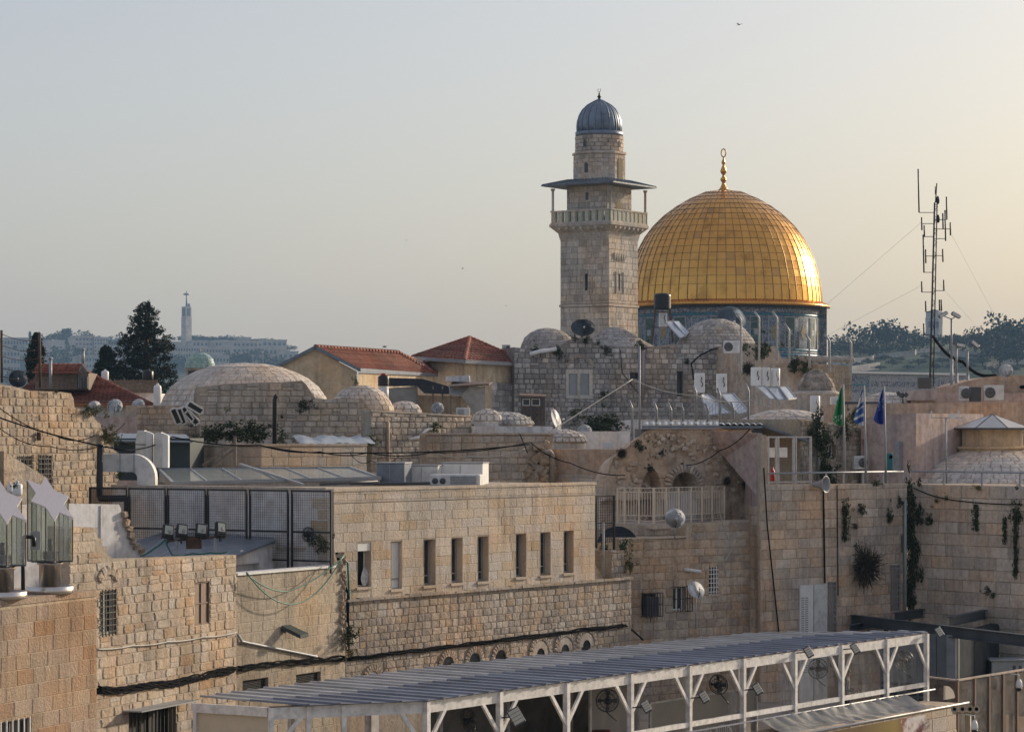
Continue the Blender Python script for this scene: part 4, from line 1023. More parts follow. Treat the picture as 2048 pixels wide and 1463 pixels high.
def ptz(x, y, D, lb):
    t = thing('dome_camera', lb, 'camera', P(x, y, D)); p = P(x, y, D)
    mb = MB(); mb.lathe([(.0,.30),(.05,.29),(.09,.2),(.11,.08),(.10,.02)], 16, p-Vector((0,0,.15))); mb.build('housing', WHITE, t)
    mb = MB(); mb.lathe([(.095,.02),(.085,-.04),(.05,-.09),(0,-.10)], 16, p-Vector((0,0,.15))); mb.build('dome', BLACKP, t)
    mb = MB(); mb.tube([p+Vector((0,0,.14)), p+Vector((0,0,.28)), p+Vector((-.25,.1,.30))], .02, 6); mb.build('arm', WHITE, t)
ptz(1949, 1449, 80.5, 'white dome camera hanging from the tan loudspeaker post'); ptz(2038, 1366, 86.5, 'small white dome camera on the glass barrier at the right edge')
# steel canopy frame
STB = pm("blue_grey_steel", (.07,.085,.10), .5, .2, var=.35, scale=1.2)
cn = thing('steel_canopy_frame', 'dark blue-grey steel beams spanning in front of the right stone wall', 'canopy', P(1850, 1300, 90))
def ibeam(a, b, h=.36, fl=.2):
    a, b = Vector(a), Vector(b); mb = MB(); dz = Vector((0,0,1))
    mb.bar(a, b, .03, h-.05); mb.bar(a+dz*(h/2-.012), b+dz*(h/2-.012), fl, .024); mb.bar(a-dz*(h/2-.012), b-dz*(h/2-.012), fl, .024); mb.build('beam', STB, cn)
ibeam(P(1656,1233,95), P(2075,1283,83.2)); ibeam(P(1790,1233,93), P(1930,1212,99.5), .3); ibeam(P(1860,1212,99), P(2075,1222,95), .26); ibeam(P(1900,1242,89.5), P(2020,1216,96.5), .3); ibeam(P(1700,1255,92), P(1800,1238,96), .22)
for x, y, D in ((1772,1249,91.5),(2022,1230,95),(1925,1245,96)):
    mb = MB(); p = P(x, y, D); mb.box(p.x-.07, p.x+.07, D-.07, D+.07, 19, p.z); mb.build('column', STB, cn)
kb = thing('control_cabin', 'blue-grey panelled cabin with a yellow sticker under the steel frame', 'cabin', P(1860, 1350, 90))
PANEL = pm("cabin_panel", (.13,.15,.165), .5, .1, var=.2)
K1, K2 = Frame((1760, 89), (1912, 87.6)), Frame((1913, 87.6), (2012, 94))
zt_ = 23.55
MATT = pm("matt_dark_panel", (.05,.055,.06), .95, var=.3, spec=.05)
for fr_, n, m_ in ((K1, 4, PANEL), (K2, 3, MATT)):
    mb = MB(fr_.M); mb.box(0, fr_.L, .02, .3, 19, zt_); mb.build('body', m_, kb)
    for k in range(n):
        mb = MB(fr_.M); a = fr_.L*k/n; mb.box(a+.02, a+fr_.L/n-.02, -.015, .018, 22.15, zt_-.05); mb.build('wall_panel', m_, kb)
        mb = MB(fr_.M); 
        for q in range(9): mb.box(a+.05, a+fr_.L/n-.05, -.012, .018, 20.6+q*.16, 20.6+q*.16+.08)
        mb.build('vent_louvre', MATT, kb)
mb = MB(K1.M); mb.box(K1.L-.16, K1.L-.09, -.02, -.016, Z(1296,87.7), Z(1284,87.7)); mb.build('sticker', pm("yellow_sticker", (.55,.55,.02), .5), kb)
mb = MB(K1.M); mb.box(K1.L-.30, K1.L+.02, -.06, -.018, 20, zt_+.02); mb.build('corner_post', pm("pale_blue_grey", (.22,.25,.27), .5), kb)
cb = thing('utility_cabinet', 'small pale utility cabinet with a flat lid behind the glass barrier', 'cabinet', P(2010, 1345, 91))
mb = MB(); D = 91; p = P(1980,1330,D); mb.cbox((p.x+.75, D+.4, 21.6), (1.4, .8, 1.7), .02); mb.build('body', pm("pale_cabinet", (.34,.36,.36), .5), cb)
mb = MB(); mb.cbox((p.x+.75, D+.4, 22.48), (1.55, .95, .06), .01); mb.build('lid', GREY, cb)
for k in range(2): mb = MB(); mb.box(p.x+.75+.2*k, p.x+.85+.2*k, D-.015, D+.001, 22.1, 22.3); mb.build('vent', DGREY, cb)

# ================================================================== RIGHT WALLS
b_mw = thing('terrace_wall', 'pale stone terrace wall with caged windows and a narrow barred window', 'wall', P(1240, 1275, 88))
MW = Frame((1236, 87.5), (1500, 91))
oc1 = MW.rect(1283,1186,1312,1230)+(.2,); oc2 = MW.rect(1346,1173,1371,1220)+(.2,); oc3 = MW.rect(1418,1134,1434,1187)+(.25,)
wall(b_mw, None, None, 27, 20.8, S_DRESSED, MORTAR_L, (.24,.28), (.35,.7), 'rough', [oc1,oc2,oc3], thick=.6, joint=.012, depth=.03, seed=81, fr=MW,
     top=[(1236,1078),(1372,1077),(1372.6,1048),(1450,1044),(1450.5,1041),(1500,1039)])
wall(b_mw, None, None, Z(1049,89.4), Z(1100,89.4), S_DRESSED, MORTAR_L, (.24,.28), (.35,.7), 'rough', thick=.3, joint=.012, depth=.03, seed=82, fr=Frame((1228,88.3),(1380,90.1)), corename='upper_wall', cap=340)
mb = MB(MW.M); mb.box(0, MW.u(1372), -.05, .6, Z(1078,88)+.002, Z(1078,88)+.06); mb.build('coping', COPING, b_mw)
for k, o in enumerate((oc1, oc2)):
    w = window(b_mw, MW, o, WHITE if k else BLACK, GLASS_G, nx=2, nzv=1, fw=.05)
    mb = MB(MW.M); u0, u1, z0, z1 = o[:4]
    for a in range(7): u = u0-.04+(u1-u0+.08)*a/6; mb.box(u-.01, u+.01, -.30, -.28, z0-.03, z1+.03)
    for z in (z0-.03, (z0+z1)/2, z1+.01):
        mb.box(u0-.04, u1+.04, -.305, -.275, z, z+.02)
        for u in (u0-.04, u1+.02): mb.box(u, u+.02, -.28, 0, z, z+.02)
    mb.build('window_cage', BLACK, w)
    if k == 0: mb = MB(MW.M); mb.box(u0+.02, u1-.1, -.26, -.06, z0, z1-.1); mb.build('cage_contents', DGREY, w)
window(b_mw, MW, oc3, DGREY, GLASS_D, nx=1, nzv=1, fw=.04, bars=(3, 6, WHITE), sill=COPING)
p = MW.at(1378,1140,.15); mb = MB(); mb.tube([MW.at(1368,1138,0), MW.at(1390,1142,.3)], .06, 8); tag(mb.build('drain_spout', WHITE, at=p), 'short white drain spout sticking out of the terrace wall', 'pipe')

b_pier = thing('plastered_stone_pier', 'tall stone pier with pink plaster top right of the ruined arch', 'wall', P(1520, 1275, 90.5))
R1 = Frame((1521, 90.5), (1813, 95.4)); RS = Frame((1487, 94.2), (1521, 90.5))
opg = R1.rect(1655,1164,1672,1275)+(.2,); opw = R1.rect(1780,1130,1800,1220)+(.2,); opv = R1.rect(1801,1070,1809,1104)+(.2,)
zr1 = Z(968, 92.5)
wall(b_pier, None, None, 30, 20.8, S_RIGHT, MORTAR_L, (.30,.37), (.4,.85), 'ash', [opg,opw,opv], thick=.12, joint=.012, depth=.02, seed=91, fr=R1, top=[(1521,868),(1533,870),(1533.5,968),(1813,966)], keep=[(-1,.22,28.2,31)], cap=300)
window(b_pier, R1, opg, DGREY, GLASS_D, nx=1, nzv=1, bars=(4, 9, STEEL), fw=.04); window(b_pier, R1, opw, DGREY, GLASS_D, nx=1, nzv=1, bars=(4, 8, STEEL), fw=.04); window(b_pier, R1, opv, DGREY, GLASS_D, nx=1, nzv=1, fw=.03)
wall(b_pier, None, None, Z(866,92), 20.8, S_RIGHT, PL_PINK, (.30,.37), (.4,.85), 'ash', thick=.05, joint=.012, depth=.02, seed=92, fr=RS, keep=[(-1,9,27.6,32)], cap=360, corename='side_wall')
mb = MB(); mb.prism([P(1362,858,94.6), P(1521,866,90.9), P(1521,1000,90.9), P(1495,1000,94.3), P(1492,960,93.4), P(1450,915,93.5), P(1420,890,93.6)], (.05,.3,0)); mb.build('plaster_face', PL_PINK, b_pier)
gt = thing('white_metal_gate', 'white two-leaf metal gate at the foot of the pier', 'gate', P(1596, 1268, 91.5))
for x0, x1, m_ in ((1597,1623,WHITE),(1625,1651,DIRTY_WHITE)):
    u0, u1 = R1.u(x0), R1.u(x1); mb = MB(R1.M); mb.box(u0, u1, -.08, -.03, 21, Z(1169,92)); lf = mb.build('leaf', m_, gt)
    mb = MB(R1.M)
    for q in range(34):
        for c in range(2): mb.box(u0+.05+c*.19, u0+.19+c*.19, -.087, -.081, 22.0+q*.075, 22.0+q*.075+.035)
    mb.build('vent_slots', GREY if m_ is WHITE else DIRTY_WHITE, lf)
b_r2 = thing('plaza_side_wall', 'large-block stone wall overgrown with hanging plants at the right edge', 'wall', P(1815, 1250, 96))
R2 = Frame((1815, 96), (2075, 91.8))
wall(b_r2, None, None, Z(968,96), 20.5, S_RIGHT, MORTAR, (.36,.46), (.5,1.25), 'ash', thick=3, joint=.014, depth=.025, seed=93, fr=R2)
mb = MB(); mb.tube([R1.at(1806,1000,.1), R1.at(1806,1222,.1)], .05, 8); tag(mb.build('drain_pipe', pm("pale_green_pipe", (.30,.36,.36), .5), at=R1.at(1806,1222,.1)), 'pale blue-green drainpipe in the corner between the right walls', 'pipe')
# plants on the right walls
for x, y, r_, k, fr_, s3 in [(1687,1012,.22,'dark',R1,(1,.8,1.2)),(1686,1045,.26,'hang',R1,(1,.7,1.6)),(1718,1018,.16,'dark',R1,(1,.8,1.2)),(1776,1030,.17,'dark',R1,(1,.7,1.4)),(1797,1004,.16,'dark',R1,(1,.7,1)),(1706,1052,.1,'dark',R1,(1,1,1)),(1749,965,.16,'shrub',R1,(1,1,.7)),(1709,1090,.08,'shrub',R1,(1,1,1)),
        (1840,1028,.28,'dark',R2,(1,.7,1.4)),(1862,1037,.22,'dark',R2,(1,.7,.9)),(1956,1030,.24,'hang',R2,(1,.7,1.5)),(2012,1055,.22,'hang',R2,(1,.7,1.6)),(2038,1022,.28,'dark',R2,(1,.7,1.3)),(2035,1080,.26,'hang',R2,(.8,.7,3.2)),(1958,975,.13,'dry',R2,(1,1,.7)),(1876,1000,.08,'shrub',R2,(1,1,1)),(1980,1180,.12,'dark',R2,(1,1,1)),(1990,1190,.1,'dark',R2,(1,1,1)),(1895,995,.08,'shrub',R2,(1,1,1))]:
    side = 'pier wall' if fr_ is R1 else 'right-hand block wall'
    plant(fr_.at(x, y, .08), r_, k, f'dark green clump of wall plant rooted in the joints of the {side}', f'plants on the {side}', sc3=s3)
plant(R1.at(1716,1132,.35), .78, 'twig', 'large round bush of dry twigs growing from the pier wall', name='twig_bush', cat='bush', sc3=(.95,.7,1.05))
for y, s_z in ((995,1.6),(1030,2.0),(1075,2.2),(1120,2.2),(1165,2.0),(1200,1.6)):
    plant(R2.at(1822+6*math.sin(y), y, .12), .42, 'dark', 'dark creeper climbing the corner between the two right walls', 'creeper in the corner of the right walls', name='creeper', sc3=(.75,.6,s_z*.9))

# --- ruined arch
ru = thing('ruined_arch', 'crumbling rubble ruin with a large pointed arch behind the cream railing', 'ruin', P(1215, 1045, 92))
RU = Frame((1212, 91.3), (1505, 94.2)); NXR, NZR = 130, 84
tp = prof_fn(sorted([RU.uz(*q) for q in [(1212,948),(1222,918),(1236,902),(1250,896),(1262,884),(1285,866),(1300,858),(1330,857),(1420,857),(1505,858)]]))
zb_ = Z(1062, 92); vs = []
ua, za = RU.uz(1366, 975); ub, zbb = RU.uz(1303, 975); uc, zc_ = RU.uz(1293, 983)
for i in range(NXR+1):
    u = RU.L*i/NXR; zt2 = tp(u)+.05*mnoise.noise((u*3,0,5))
    for j in range(NZR+1):
        z = zb_+(zt2-zb_)*j/NZR
        n1 = mnoise.fractal((u*1.1, 0, z*1.1), .9, 2, 4); n2 = mnoise.noise((u*4.2, 3, z*4.2)); n3 = mnoise.cell((u*3.3, 7, z*4.6))
        d = -.07*n1 - .025*n2 - .02*n3
        def arch(u_, z_, cu, cz, hw, hh):
            x = abs(u_-cu)/hw
            if z_ < cz: return x < 1
            y = (z_-cz)/hh; return y < 1 and x < (1-y**1.7)
        if arch(u, z, ua, za, .50, .85): d += .85
        elif arch(u, z, ub, zbb, .38, .75): d += .55 + .3*(1 if arch(u, z, uc, zc_, .2, .12) else 0)
        if z < Z(1000, 92) and u < RU.u(1440): d += .35
        vs.append(RU.M @ Vector((u, d, z)))
mb = MB(); mb.add(vs, [(i*(NZR+1)+j, (i+1)*(NZR+1)+j, (i+1)*(NZR+1)+j+1, i*(NZR+1)+j+1) for i in range(NXR) for j in range(NZR)])
mb.build('rubble_face', RUBCORE, ru)
mb = MB(RU.M); uu = [RU.L*k/30 for k in range(31)]
for a, b in zip(uu, uu[1:]): mb.quad((a,-.1,tp(a)),(b,-.1,tp(b)),(b,.7,tp(b)-.25),(a,.7,tp(a)-.25))
mb.build('rubble_top', RUBCORE, ru)
voussoirs(ru, RU, 1366, 975, .52, .80, 15, S_MID, a0=.1, a1=math.pi-.1, depth=.16, w0=.02)
voussoirs(ru, RU, 1293, 984, .22, .36, 9, S_MID, depth=.12, w0=-.35)
qs = []
for k in range(200):
    x, y = R.uniform(1225,1500), R.uniform(865,985); u, z = RU.uz(x, y)
    if z > tp(u)-.1 or abs(u-ua) < .75 and z < za+.95 or abs(u-ub) < .5 and z < zbb+.8: continue
    M = RU.M @ Matrix.Translation((u, -.02, z)) @ Matrix.Rotation(R.uniform(-.4,.4), 4, 'Y') @ Matrix.Diagonal((R.uniform(.10,.26), R.uniform(.05,.09), R.uniform(.08,.16), 1)); qs.append((M, 1))
put_stones(ru, qs, 'rough', S_MID)
mb = MB(RU.M); 
for x0, x1 in ((1337,1362),(1366,1398)): mb.box(RU.u(x0), RU.u(x1), .15, .2, Z(1042,92), Z(985,92))
mb.build('doors', pm("pale_lilac_door", (.45,.45,.48), .5), ru)
for x, y, r_, k in [(1275,893,.2,'dark'),(1240,906,.2,'twig'),(1488,970,.2,'twig'),(1450,962,.16,'twig'),(1296,934,.12,'dark'),(1320,905,.1,'dark')]:
    plant(RU.at(x, y, .12), r_, k, 'small weed clump growing from the ruined rubble', 'weeds on the ruined arch')
# railing
rl = thing('cream_railing', 'cream wrought-iron railing with scroll borders in front of the ruined arch', 'railing', P(1235, 1045, 89))
CREAM = pm("cream_iron", (.70,.61,.49), .5, var=.15)
RLa, RLb = Frame((1234, 89.6), (1307, 88.9)), Frame((1307, 88.9), (1452, 92.2))
zt2, zb2 = Z(976, 89), Z(1044, 89)
for fr_, xs in ((RLa, (1235,1249,1278,1306.5)), (RLb, (1308,1332,1357,1382,1404,1425,1449))):
    for x in xs:
        mb = MB(fr_.M); u = fr_.u(x); mb.box(u-.022, u+.022, -.022, .022, zb2-.05, zt2+.0); mb.build('post', CREAM, rl)
    ua_, ub_ = fr_.u(xs[0]), fr_.u(xs[-1])
    for z in (zt2, zt2-.14, zb2+.2, zb2+.04): mb = MB(fr_.M); mb.box(ua_, ub_, -.015, .015, z, z+.025); mb.build('rail', CREAM, rl)
    n = int((ub_-ua_)/.095)
    for k in range(1, n): u = ua_+(ub_-ua_)*k/n; mb = MB(fr_.M); mb.box(u-.009, u+.009, -.009, .009, zb2+.2, zt2-.14); mb.build('baluster', CREAM, rl)
    mb = MB(fr_.M)
    for z0 in (zt2-.07, zb2+.12):
        m_ = int((ub_-ua_)/.19)
        for k in range(m_):
            c = ua_+.095+.19*k; mb.tube([(c+.07*math.cos(a)*(1-a/9), 0, z0+.055*math.sin(a)*(1-a/9)) for a in [q*.75 for q in range(9)]], .009, 4)
    mb.build('scrollwork', CREAM, rl, kind='stuff')
mb = MB(); mb.prism([P(1225,1046,90), P(1307,1050,88.8), P(1455,1046,92.3), P(1455,1036,95), P(1240,1036,95)], (0,0,-.12)); struct(mb.build('terrace_ledge', COPING))
# ================================================================== MIDDLE DISTANCE, LEFT AND CENTRE
def dome_prof(hw, ybase, D, n=None):
    """(half width px, y px) list bottom to top -> (r, z) profile relative to base"""
    zb0 = Z(hw[0][1], D); return [(px(w, D), Z(y, D)-zb0) for w, y in hw]
# parapet of bush-hammered stone behind the skylight
pw = thing('stone_parapet', 'low bush-hammered stone parapet with a corner behind the glass skylight', 'wall', P(522, 935, 92))
Q1, Q2 = Frame((340, 95.5), (522, 92)), Frame((522, 92), (733, 95.5))
for fr_, sd, nm in ((Q1, 101, 'left_wall'), (Q2, 102, 'right_wall')):
    wall(pw, None, None, Z(892,92), 27.6, S_FACADE, MORTAR_L, (.30,.33), (.5,.9), 'ash', thick=.4, joint=.008, depth=.02, seed=sd, fr=fr_, corename=nm)
    mb = MB(fr_.M); mb.box(-.02, fr_.L+.02, -.04, .6, Z(892,92)+.002, Z(892,92)+.07); mb.build('coping', COPING, pw)
tr_ = thing('timber_brace', 'weathered timber post with two diagonal braces standing before the parapet', 'timber', P(468, 935, 90))
mb = MB(); mb.bar(P(470,930,90), P(470,874,90), .09); mb.build('post', WOOD, tr_)
for a, b in (((405,930,90.3),(468,886,90)),((425,935,90.2),(467,898,90))): mb = MB(); mb.bar(P(*a), P(*b), .08); mb.build('brace', WOOD, tr_)
# big masonry dome with its rubble wall
bd = thing('domed_stone_house', 'wide grey-stone paved dome rising behind a ragged rubble wall', 'building', P(490, 900, 118))
D = 118; stone_dome(bd, P(490, 840, D), dome_prof([(174,840),(170,815),(160,792),(146,773),(126,757),(100,744),(70,734),(38,728),(0,726)], 840, D), S_DOME, MORTAR_L, .27, (.28,.55), .018, 300, seed=4, joint=.014)
bdw = thing('ragged_rubble_wall', 'ragged-topped rubble wall in front of the wide dome', 'wall', P(400, 900, 112))
BW = Frame((398, 111), (741, 113))
wall(bdw, None, None, 31, 28.2, S_MID, MORTAR, (.22,.30), (.3,.6), 'rubble', thick=1.2, joint=.02, depth=.04, seed=111, fr=BW,
     top=[(398,786),(402,773),(450,768),(512,765),(560,764),(604,761),(612,768),(622,783),(632,797),(660,798),(687,795),(724,797),(733,808),(741,821)])
for x, y, r_ in ((609,813,.28),(563,832,.08)): plant(BW.at(x, y, .1), r_, 'dark', 'dark tuft growing out of the ragged rubble wall', 'tufts on the ragged rubble wall')
lw = thing('low_stone_wall', 'low weathered stone wall left of the wide dome', 'wall', P(275, 850, 110))
LWf = Frame((272, 110.5), (398, 112)); wall(lw, None, None, Z(810,110.5), 27.5, S_MID, MORTAR, (.2,.26), (.3,.5), 'rough', thick=1.0, joint=.02, depth=.03, seed=112, fr=LWf)
gw = thing('grey_rendered_wall', 'dull grey rendered wall below the row of satellite dishes', 'wall', P(200, 870, 108))
wall(gw, (190, 108), (274, 108.5), Z(832,108), 27, S_GREY, PL_PINK, stones=False, thick=3)
d2 = thing('small_stone_dome', 'small paved stone dome with a weed on top beside the wide dome', 'dome', P(722, 830, 114.5)); D = 115.5
stone_dome(d2, P(722, 832, D), dome_prof([(67,832),(64,815),(57,800),(46,787),(30,776),(14,771.5),(0,770)], 0, D), S_DOME, MORTAR_L, .22, (.22,.42), .018, 200, seed=5)
plant(P(712,764,D-.2), .14, 'dry', 'small dry tuft on top of the small paved dome', sc3=(.8,.8,1.6))
d3 = thing('tiny_stone_dome', 'smallest paved dome, right of the small stone dome', 'dome', P(808, 830, 117)); D = 118
stone_dome(d3, P(808, 830, D), dome_prof([(36,830),(33,818),(25,809),(13,804),(0,803)], 0, D), S_DOME, MORTAR_G, .22, (.25,.35), .03, 60, seed=6)
# two long walls
wa = thing('coped_stone_wall', 'rough pale stone wall with a stone coping and a drainpipe', 'wall', P(742, 965, 106)); WA = Frame((741, 105.5), (942, 110))
wall(wa, None, None, 30.8, 27.6, S_MID, MORTAR, (.2,.26), (.3,.55), 'rough', thick=.5, joint=.018, depth=.05, seed=121, fr=WA, top=[(741,823),(942,834)])
mb = MB(WA.M)
mb.prism([(0,-.06,WA.uz(741,823)[1]+.002),(WA.L,-.06,WA.uz(942,834)[1]+.002),(WA.L,-.06,WA.uz(942,834)[1]+.07),(0,-.06,WA.uz(741,823)[1]+.07)], (0,.6,0)); mb.build('coping', COPING, wa)
mb = MB(); mb.tube([WA.at(770,842,.1), WA.at(771,845,.12), WA.at(771,965,.12)], .07, 8); mb.build('drainpipe', pm("tan_pipe", (.42,.35,.28), .6), wa)
mb = MB(); mb.tube([WA.at(857,856,.15), WA.at(845,860,.2), WA.at(830,874,.2), WA.at(812,878,.2)], .06, 8); mb.build('overflow_pipe', WHITE, wa)
plant(WA.at(862,855,.2), .22, 'shrub', 'green tuft sprouting above the white overflow pipe'); plant(WA.at(733,880,.3), .22, 'shrub', 'green fern at the corner of the coped wall')
wb = thing('weathered_stone_wall', 'weathered stone wall with a ruined end and a tan drainpipe in mid-picture', 'wall', P(853, 970, 101)); WB = Frame((853, 101), (1107, 104))
wall(wb, None, None, 30, 27.4, S_MID, MORTAR, (.24,.30), (.32,.6), 'rough', thick=.5, joint=.018, depth=.03, seed=122, fr=WB, top=[(853,869),(1060,868),(1107,867)])
mb = MB(WB.M); mb.box(0, WB.L, -.07, .5, Z(869,101)+.002, Z(869,101)+.07); mb.build('coping', COPING, wb)
mb = MB(); mb.tube([WB.at(1075,903,.5), WB.at(1085,903,.5), WB.at(1090,908,.5), WB.at(1090,968,.5)], .10, 8); mb.build('drainpipe', bpy.data.materials["tan_pipe"], wb)
qs = []
for k in range(70):
    x, y = R.uniform(1058,1106), R.uniform(890,966)
    if x-1058 < (930-y)*.3: continue
    qs.append((Matrix.Translation(WB.at(x, y, .0)) @ Matrix.Rotation(R.uniform(-1,1), 4, 'Y') @ Matrix.Diagonal((R.uniform(.2,.5), R.uniform(.15,.5), R.uniform(.15,.4), 1)), 1))
put_stones(wb, qs, 'rubble', S_WARMRUB, 380)
pk = thing('pink_plaster_wall', 'low pink plastered wall left of the ruined arch', 'wall', P(1118, 960, 103))
wall(pk, (1107, 104), (1232, 102), Z(898,103), 27.6, S_RIGHT, PL_PEACH, (.34,.36), (.8,1.2), 'ash', thick=2, fr=Frame((1107,104),(1232,102)), keep=[(-1,9,28.42,33)], seed=5)
mb = MB(); mb.cbox(tuple(P(1216,890,104)), (.42,.3,.24), .01); tag(mb.build('white_box', WHITE, at=P(1216,896,104)), 'small white box on top of the low pink wall', 'box')
# blue-white sheeting, planks and hedge behind the parapet
sh2 = thing('plastic_sheeting', 'crumpled pale blue plastic sheeting spread on the roof before the rubble wall', 'sheeting', P(640, 885, 104)); mb = MB(); vs = []
for i in range(31):
    for j in range(9):
        p = P(585+150*i/30+ (8-j)*2, 886, 98+9*j/8); p.z = Z(889,98)+.03+.10*abs(mnoise.noise((i*.35,j*.4,1)))+.42*(j/8)*(.6+.4*mnoise.noise((i*.2,2,3))); vs.append(p)
mb.add(vs, [(i*9+j, i*9+9+j, i*9+10+j, i*9+j+1) for i in range(30) for j in range(8)], True); mb.build('sheet', pm("pale_blue_plastic", (.33,.37,.41), .5, var=.35, scale=4), sh2)
for k, (x, y, r_) in enumerate([(415,872,.32),(440,866,.42),(468,862,.45),(495,864,.42),(525,866,.40),(385,878,.28),(560,880,.22)]):
    plant(P(x, y, 101+k*.2), r_, 'dark', 'dark leafy shrub in the hedge behind the parapet', 'hedge behind the parapet', name='shrub', sc3=(1.3,1,.8), cat='shrub')
mb = MB(); mb.tube([P(549,893,99), P(549.5,800,99), P(551,793,99), P(554,790,99)], px(4.6,99), 10); tag(mb.build('stove_pipe', BLACKP, at=P(549,893,99)), 'tall thin black stove pipe before the ragged rubble wall', 'pipe')
dm = thing('scrap_window_frames', 'leaning stack of scrap white window frames beside the wide dome', 'scrap', P(370, 850, 107))
for x, y, an in ((352,832,-.35),(362,832,-.3),(374,828,-.55),(390,815,-1.0),(384,835,-.7)):
    M0 = Matrix.Translation(P(x, y, 107+(x-350)*.01)) @ Matrix.Rotation(an, 4, 'Y') @ Matrix.Rotation(.5, 4, 'X')
    mb = MB(M0)
    for q in (-.12,.12): mb.box(q-.03,q+.03,-.03,.03,-.33,.33)
    for q in (-.35,.35): mb.box(-.09,.09,-.025,.025,q-.03,q+.03)
    mb.build('frame', WHITE, dm); mb = MB(M0); mb.box(-.1,.1,-.004,.004,-.33,.33); mb.build('pane', GLASS_D, dm)

# --- red-tiled houses
def tiled_plane(root, a, b, c, d, rows, rib=.24):
    """roof plane: eave a->b, ridge d->c (a under d); one stepped tile course per row"""
    a, b, c, d = map(Vector, (a, b, c, d)); n = (b-a).cross(d-a).normalized()
    if n.z < 0: n = -n
    for k in range(rows):
        t0, t1 = k/rows, (k+1)/rows
        p0, p1, q1, q0 = a.lerp(d, t0), b.lerp(c, t0), b.lerp(c, t1), a.lerp(d, t1)
        L = max((p1-p0).length, (q1-q0).length); m = max(2, int(L/rib)); mb = MB(); vs = []
        for i in range(2*m+1):
            s = i/(2*m); h = .035 if i % 2 else 0.0
            vs += [p0.lerp(p1, s)+n*(.05+h), q0.lerp(q1, s)+n*(h*.9), p0.lerp(p1, s)]
        mb.add(vs, [(i*3, i*3+3, i*3+4, i*3+1) for i in range(2*m)] + [(i*3, i*3+2, i*3+5, i*3+3) for i in range(2*m)]); mb.build('tile_course', TILE, root)
def ridge_tiles(root, a, b, n):
    a, b = Vector(a), Vector(b); d = (b-a)
    for k in range(n):
        mb = MB(); mb.tube([a+d*(k/n), a+d*((k+.97)/n)], [.13, .11], 7); mb.build('ridge_tile', TILE, root)
FASCIA = pm("orange_fascia", (.30,.11,.04), .7, var=.2)
lh = thing('red_roofed_house', 'house with a red hipped roof and dormer behind the satellite dishes', 'house', P(150, 830, 140))
e = [P(8,808,141), P(305,809,139), P(305,809,148), P(8,808,150)]; r0, r1 = P(85,744,145.5), P(178,747,144.5)
tiled_plane(lh, e[0], e[1], r1, r0, 16); tiled_plane(lh, e[1], e[2], r1, r1, 10); tiled_plane(lh, e[3], e[0], r0, r0, 10); tiled_plane(lh, e[2], e[3], r0, r1, 8)
ridge_tiles(lh, r1, e[1], 22); ridge_tiles(lh, r0, r1, 8); ridge_tiles(lh, P(110,765,142.5), P(113,800,140), 6)
mb = MB(); zt2 = Z(812,139.5); mb.box(e[0].x+.2, e[1].x-.2, 140, 149, 20, zt2); mb.build('wall', PL_WHITE, lh)
mb = MB(); mb.box(e[0].x, e[1].x, 139.3, 139.6, zt2-.05, zt2+.13); mb.build('fascia', FASCIA, lh)
mb = MB(); x0, x1 = P(70,0,141).x, P(166,0,141).x; zd = Z(779,141); mb.box(x0, P(177,0,141).x, 141, 144, zd, Z(745,141)); dmr = mb.build('dormer', WOOD, lh)
g1, g2, gr = P(155,747,140.8), P(178.5,746,140.8), P(165,727,141)
mb = MB(); mb.prism([P(156,779,140.95), P(177,779,140.95), P(177,748,140.95), P(165,728,140.95), P(156,748,140.95)], (0,.1,0)); mb.build('gable', WOOD, dmr)
tl = thing
tiled_plane(lh, P(64,746,140.6), P(156,747,140.6), P(165,727,141.6), P(75,727,141.8), 6); tiled_plane(lh, P(178.5,746,140.6), P(179,746,143.5), P(165,727,143.5), P(165,727,141.4), 4)
mb = MB(); mb.box(P(157.5,0,140.9).x, P(175.5,0,140.9).x, 140.88, 140.94, Z(776,140.9), Z(753,140.9)); wq = mb.build('window', WHITE, lh)
mb = MB()
for k in range(6): x = P(159+3*k,0,140.8).x; mb.box(x-.02, x+.02, 140.8, 140.84, Z(777,140.8), Z(752,140.8))
mb.build('grille', BLACK, wq)
for k in range(9): mb = MB(); x = P(131+2.7*k,0,140.8).x; mb.box(x-.02, x+.02, 140.82, 140.86, Z(778,140.8), Z(750,140.8)); mb.build('dormer_slat', WOOD, lh)
for x, yt, yb in ((101,714,777),(166,696,727)):
    t = thing('metal_flue', 'thin metal flue on the red hipped roof, ' + ('left of the dormer' if x < 120 else 'rising above the dormer gable'), 'flue', P(x, yb, 140))
    mb = MB(); mb.tube([P(x,yb,140), P(x,yt+3,140)], .08, 8); mb.build('pipe', STEEL, t); mb = MB(); mb.lathe([(.16,0),(.02,.10)], 10, P(x,yt+3,140)); mb.build('cap', STEEL, t)
# gable house
gh = thing('gabled_house', 'beige gabled house with a damaged red tile roof', 'house', P(640, 800, 135))
pk_, le, re, rk, ree = P(631,693,135), P(553,733,135), P(719,738,135), P(795,704,143.5), P(873,749,147)
mb = MB(); mb.prism([le+Vector((.15,0,-.05)), pk_+Vector((0,0,-.12)), re+Vector((-.15,0,-.1)), P(717,830,135), P(556,830,135)], (0,.3,0)); mb.build('gable_wall', PL_CREAM, gh)
mb = MB(); a, b = P(717,745,135.2), P(868,752,146.5); mb.quad(a, b, Vector((b.x,b.y,28)), Vector((a.x,a.y,28))); mb.build('side_wall', PL_CREAM, gh)
tiled_plane(gh, re, ree, rk, pk_, 14); tiled_plane(gh, ree, P(880,735,152), rk, rk, 8)
far_l = P(640,731,146); tiled_plane(gh, far_l, le, pk_, rk, 8)
ridge_tiles(gh, pk_, rk, 26); ridge_tiles(gh, rk, ree, 14)
